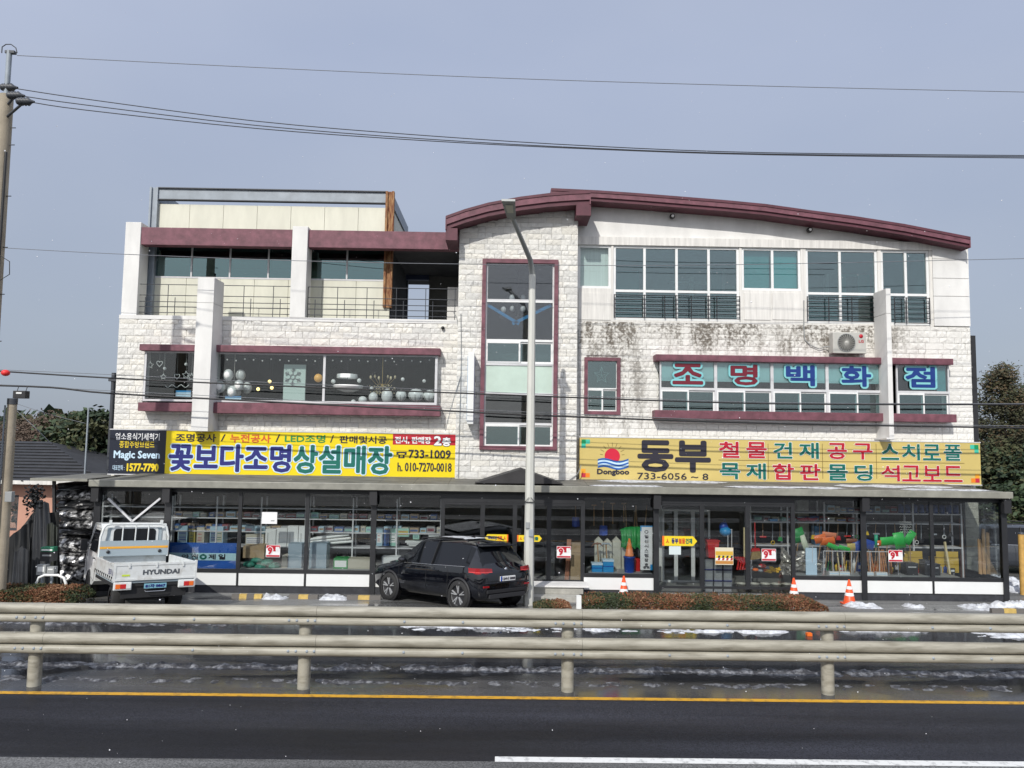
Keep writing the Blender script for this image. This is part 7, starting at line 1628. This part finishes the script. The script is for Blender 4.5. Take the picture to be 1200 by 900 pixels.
Yu = 18.15; T = thing('hoop_barrier', 'low silver hoop barrier with red feet behind the hedge', 'barrier', (AX(59, 690, Yu), Yu, 0)); p0, p1 = AX(42, 690, Yu), AX(77, 690, Yu); zt = AZ(59, 674, Yu)
G().tube([(p0, Yu, 0), (p0, Yu, zt-.2), (p0+.06, Yu, zt-.06), (p0+.2, Yu, zt), (p1-.2, Yu, zt), (p1-.06, Yu, zt-.06), (p1, Yu, zt-.2), (p1, Yu, 0)], .032, alu_w, 10).build('hoop', T)
for x in (p0, p1): G().tube([(x, Yu, .0), (x, Yu, zt-.26)], .036, red, 10).build('foot', T)

# ------------------------------------------------------------------ trees
bark = mat('bark', (.10, .08, .06), .9, var=.3, bump=.5)
def tree(name, label, cat, base, h, trunk_h, prof, n_clump, per, leaf, mats_, spread, seed, group=None, limbs=9):
    """prof(t) -> crown radius at height fraction t"""
    rnd = random.Random(seed); base = Vector(base); T_ = thing(name, label, cat, base, group)
    tk = G(); tk.tube([base, base+Vector((.1, 0, h*.35)), base+Vector((-.05, 0, h*.7)), base+Vector((0, 0, h*.97))], [h*.03, h*.024, h*.014, h*.004], bark, 8)
    for i in range(limbs):
        t = rnd.uniform(.2, .85); a_ = rnd.uniform(0, 6.28); z = trunk_h+(h-trunk_h)*t; r_ = prof(t)*.8; s0 = base+Vector((0, 0, z-r_*.25)); tk.tube([s0, s0+Vector((math.cos(a_)*r_*.5, math.sin(a_)*r_*.5, r_*.2)), s0+Vector((math.cos(a_)*r_, math.sin(a_)*r_, r_*.35))], [h*.008, h*.005, h*.002], bark, 5, smooth=False)
    tk.build('trunk', T_)
    g = G()
    for c_ in range(n_clump):
        t = rnd.random()**.85; a_ = rnd.uniform(0, 6.28); r_ = prof(t)*math.sqrt(rnd.uniform(.25, 1.1)); c = base+Vector((math.cos(a_)*r_, math.sin(a_)*r_, trunk_h+(h-trunk_h)*t)); mm = rnd.choice(mats_)
        for k in range(per):
            d = Vector((rnd.gauss(0, spread), rnd.gauss(0, spread), rnd.gauss(0, spread*.6))); p = c+d; s = leaf*rnd.uniform(.6, 1.3); a2 = Vector((rnd.gauss(0, 1), rnd.gauss(0, 1), rnd.gauss(0, .7))).normalized()*s; b2 = a2.orthogonal().normalized()*s*.55
            g.add([p-a2, p+b2, p+a2, p-b2], [(0, 1, 2, 3)], mm)
    g.build('crown', T_); return T_
lg = [mat('leaf_dark', (.018, .035, .014), .7), mat('leaf_mid', (.035, .06, .022), .7), mat('leaf_olive', (.06, .065, .025), .7)]
lb = [mat('cedar_brown', (.085, .06, .028), .8), mat('cedar_olive', (.05, .055, .022), .8), mat('cedar_dark', (.04, .04, .018), .8)]
p = at(1186, 640, 34); cone_p = lambda t: 1.7*(1-t)**.65+.15
tree('cedar_tree', 'tall brownish cedar tree rising past the east corner', 'tree', (p.x-.2, 34, 0), AZ(1180, 431, 34), 1.0, lambda t: 1.75*(1-t**1.7)**.8+.15, 330, 60, .075, lb, .22, 3)
tree('evergreen_tree', 'broad dark evergreen below the cedar beside the signboard end', 'tree', (AX(1185, 600, 33.5), 33.5, 0), AZ(1180, 525, 33.5), .2, lambda t: 2.0*(1-t*t)**.5+.3, 260, 40, .12, lg, .3, 5)
tree('evergreen_tree', 'dark evergreen behind the parked car at the frame edge', 'tree', (AX(1228, 600, 36), 36, 0), AZ(1200, 470, 36), .5, lambda t: 2.2*(1-t*t)**.5+.3, 240, 36, .14, lg, .35, 6)
tree('evergreen_tree', 'tallest far evergreen peeking at the frame edge beyond the cedar', 'tree', (AX(1262, 600, 40), 40, 0), AZ(1200, 440, 40), .5, lambda t: 2.8*(1-t*t)**.5+.3, 200, 30, .17, lg, .4, 8)
tree('evergreen_tree', 'rounded dark evergreen against the west corner of the building', 'tree', (AX(112, 540, 30), 30, 0), AZ(112, 487, 30), .5, lambda t: 1.5*(1-t*t)**.5+.3, 200, 40, .12, lg, .28, 11)
tree('evergreen_tree', 'lower dark evergreen behind the slate roof', 'tree', (AX(88, 540, 31), 31, 0), AZ(88, 492, 31), .5, lambda t: 1.5*(1-t*t)**.5+.3, 160, 40, .12, lg, .28, 12)
rb = [mat('bare_reddish', (.11, .08, .06), .9), mat('bare_brown', (.10, .07, .05), .9)]
for i, (px, pt2, Y, lab) in enumerate(((66, 491, 33, 'bare reddish tree next to the dark evergreens'), (44, 494, 35, 'bare reddish tree in the middle of the row'), (24, 500, 34, 'bare brownish tree beside the short pole'), (0, 506, 36, 'bare brownish tree at the frame edge'))):
    tree('bare_tree', lab, 'tree', (AX(px, 540, Y), Y, 0), AZ(px, pt2, Y), 1, lambda t: 1.3*(1-t*t)**.5+.4, 150, 40, .055, rb, .35, 30+i, 'bare trees behind the slate roof')
single_tr = G(); rnd = random.Random(77)
for i in range(9000):
    x = rnd.uniform(-70, 70); y = 60+rnd.uniform(-3, 3); z = rnd.uniform(0, 6.0+1.2*mn.noise(Vector((x*.15, 0, 0)))); s = rnd.uniform(.3, .6); a_ = Vector((rnd.gauss(0, 1), rnd.gauss(0, 1), rnd.gauss(0, 1))).normalized()*s; b_ = a_.orthogonal()*.6
    single_tr.add([Vector((x, y, z))-a_, Vector((x, y, z))+b_, Vector((x, y, z))+a_, Vector((x, y, z))-b_], [(0, 1, 2, 3)], lg[rnd.randrange(3)])
o = single_tr.build('distant_woodland', kind='stuff'); tag(o, 'distant dark woodland along the horizon behind the building', 'woodland')
# tall yellow bollard at the frame edge
x = AX(1197.5, 650, 21.5); T = thing('yellow_bollard', 'worn yellow post at the frame edge beyond the glazed corner', 'bollard', (x, 21.5, 0))
G().tube([(x, 21.5, 0), (x, 21.5, AZ(1197, 626, 21.5))], .085, mat('bollard_ochre', (.60, .36, .10), .7, var=.3, vs_=5), 12).build('post', T); G().lathe([(.09, 0), (.09, .04), (.001, .07)], (x, 21.5, AZ(1197, 626, 21.5)), steel_d, 12).build('cap', T)
# brown paving at the east corner
o = G().add([(AX(1060, 712, 18.2), 17.6, .004), (AX(1195, 712, 18.2), 17.6, .004), (AX(1200, 700, 19.9), 19.9, .004), (AX(1090, 700, 19.9), 19.9, .004)], [(0, 1, 2, 3)], mat('brown_paving', (.17, .12, .09), .55, var=.3, vs_=2)).build('pavement', kind='structure')

# ------------------------------------------------------------------ falling snow
rnd = random.Random(99); g = G(); fm = mat('snow_flake', (.9, .9, .92), .8)
for i in range(1300):
    y = rnd.uniform(4.5, 19.5); x = rnd.uniform(-.75, .75)*y; z = rnd.uniform(.05, min(12, 4.2+y*.6)); s = rnd.choice((.002, .003, .003, .004, .0055))
    if i % 260 == 0: s = .012
    g.add([(x-s, y, z), (x+s, y, z), (x, y-s, z), (x, y+s, z), (x, y, z-s), (x, y, z+s)], [(0, 2, 5), (2, 1, 5), (1, 3, 5), (3, 0, 5), (2, 0, 4), (1, 2, 4), (3, 1, 4), (0, 3, 4)], fm)
o = g.build('falling_snow', kind='stuff'); tag(o, 'sparse tiny snowflakes drifting in the air before the building', 'snow')
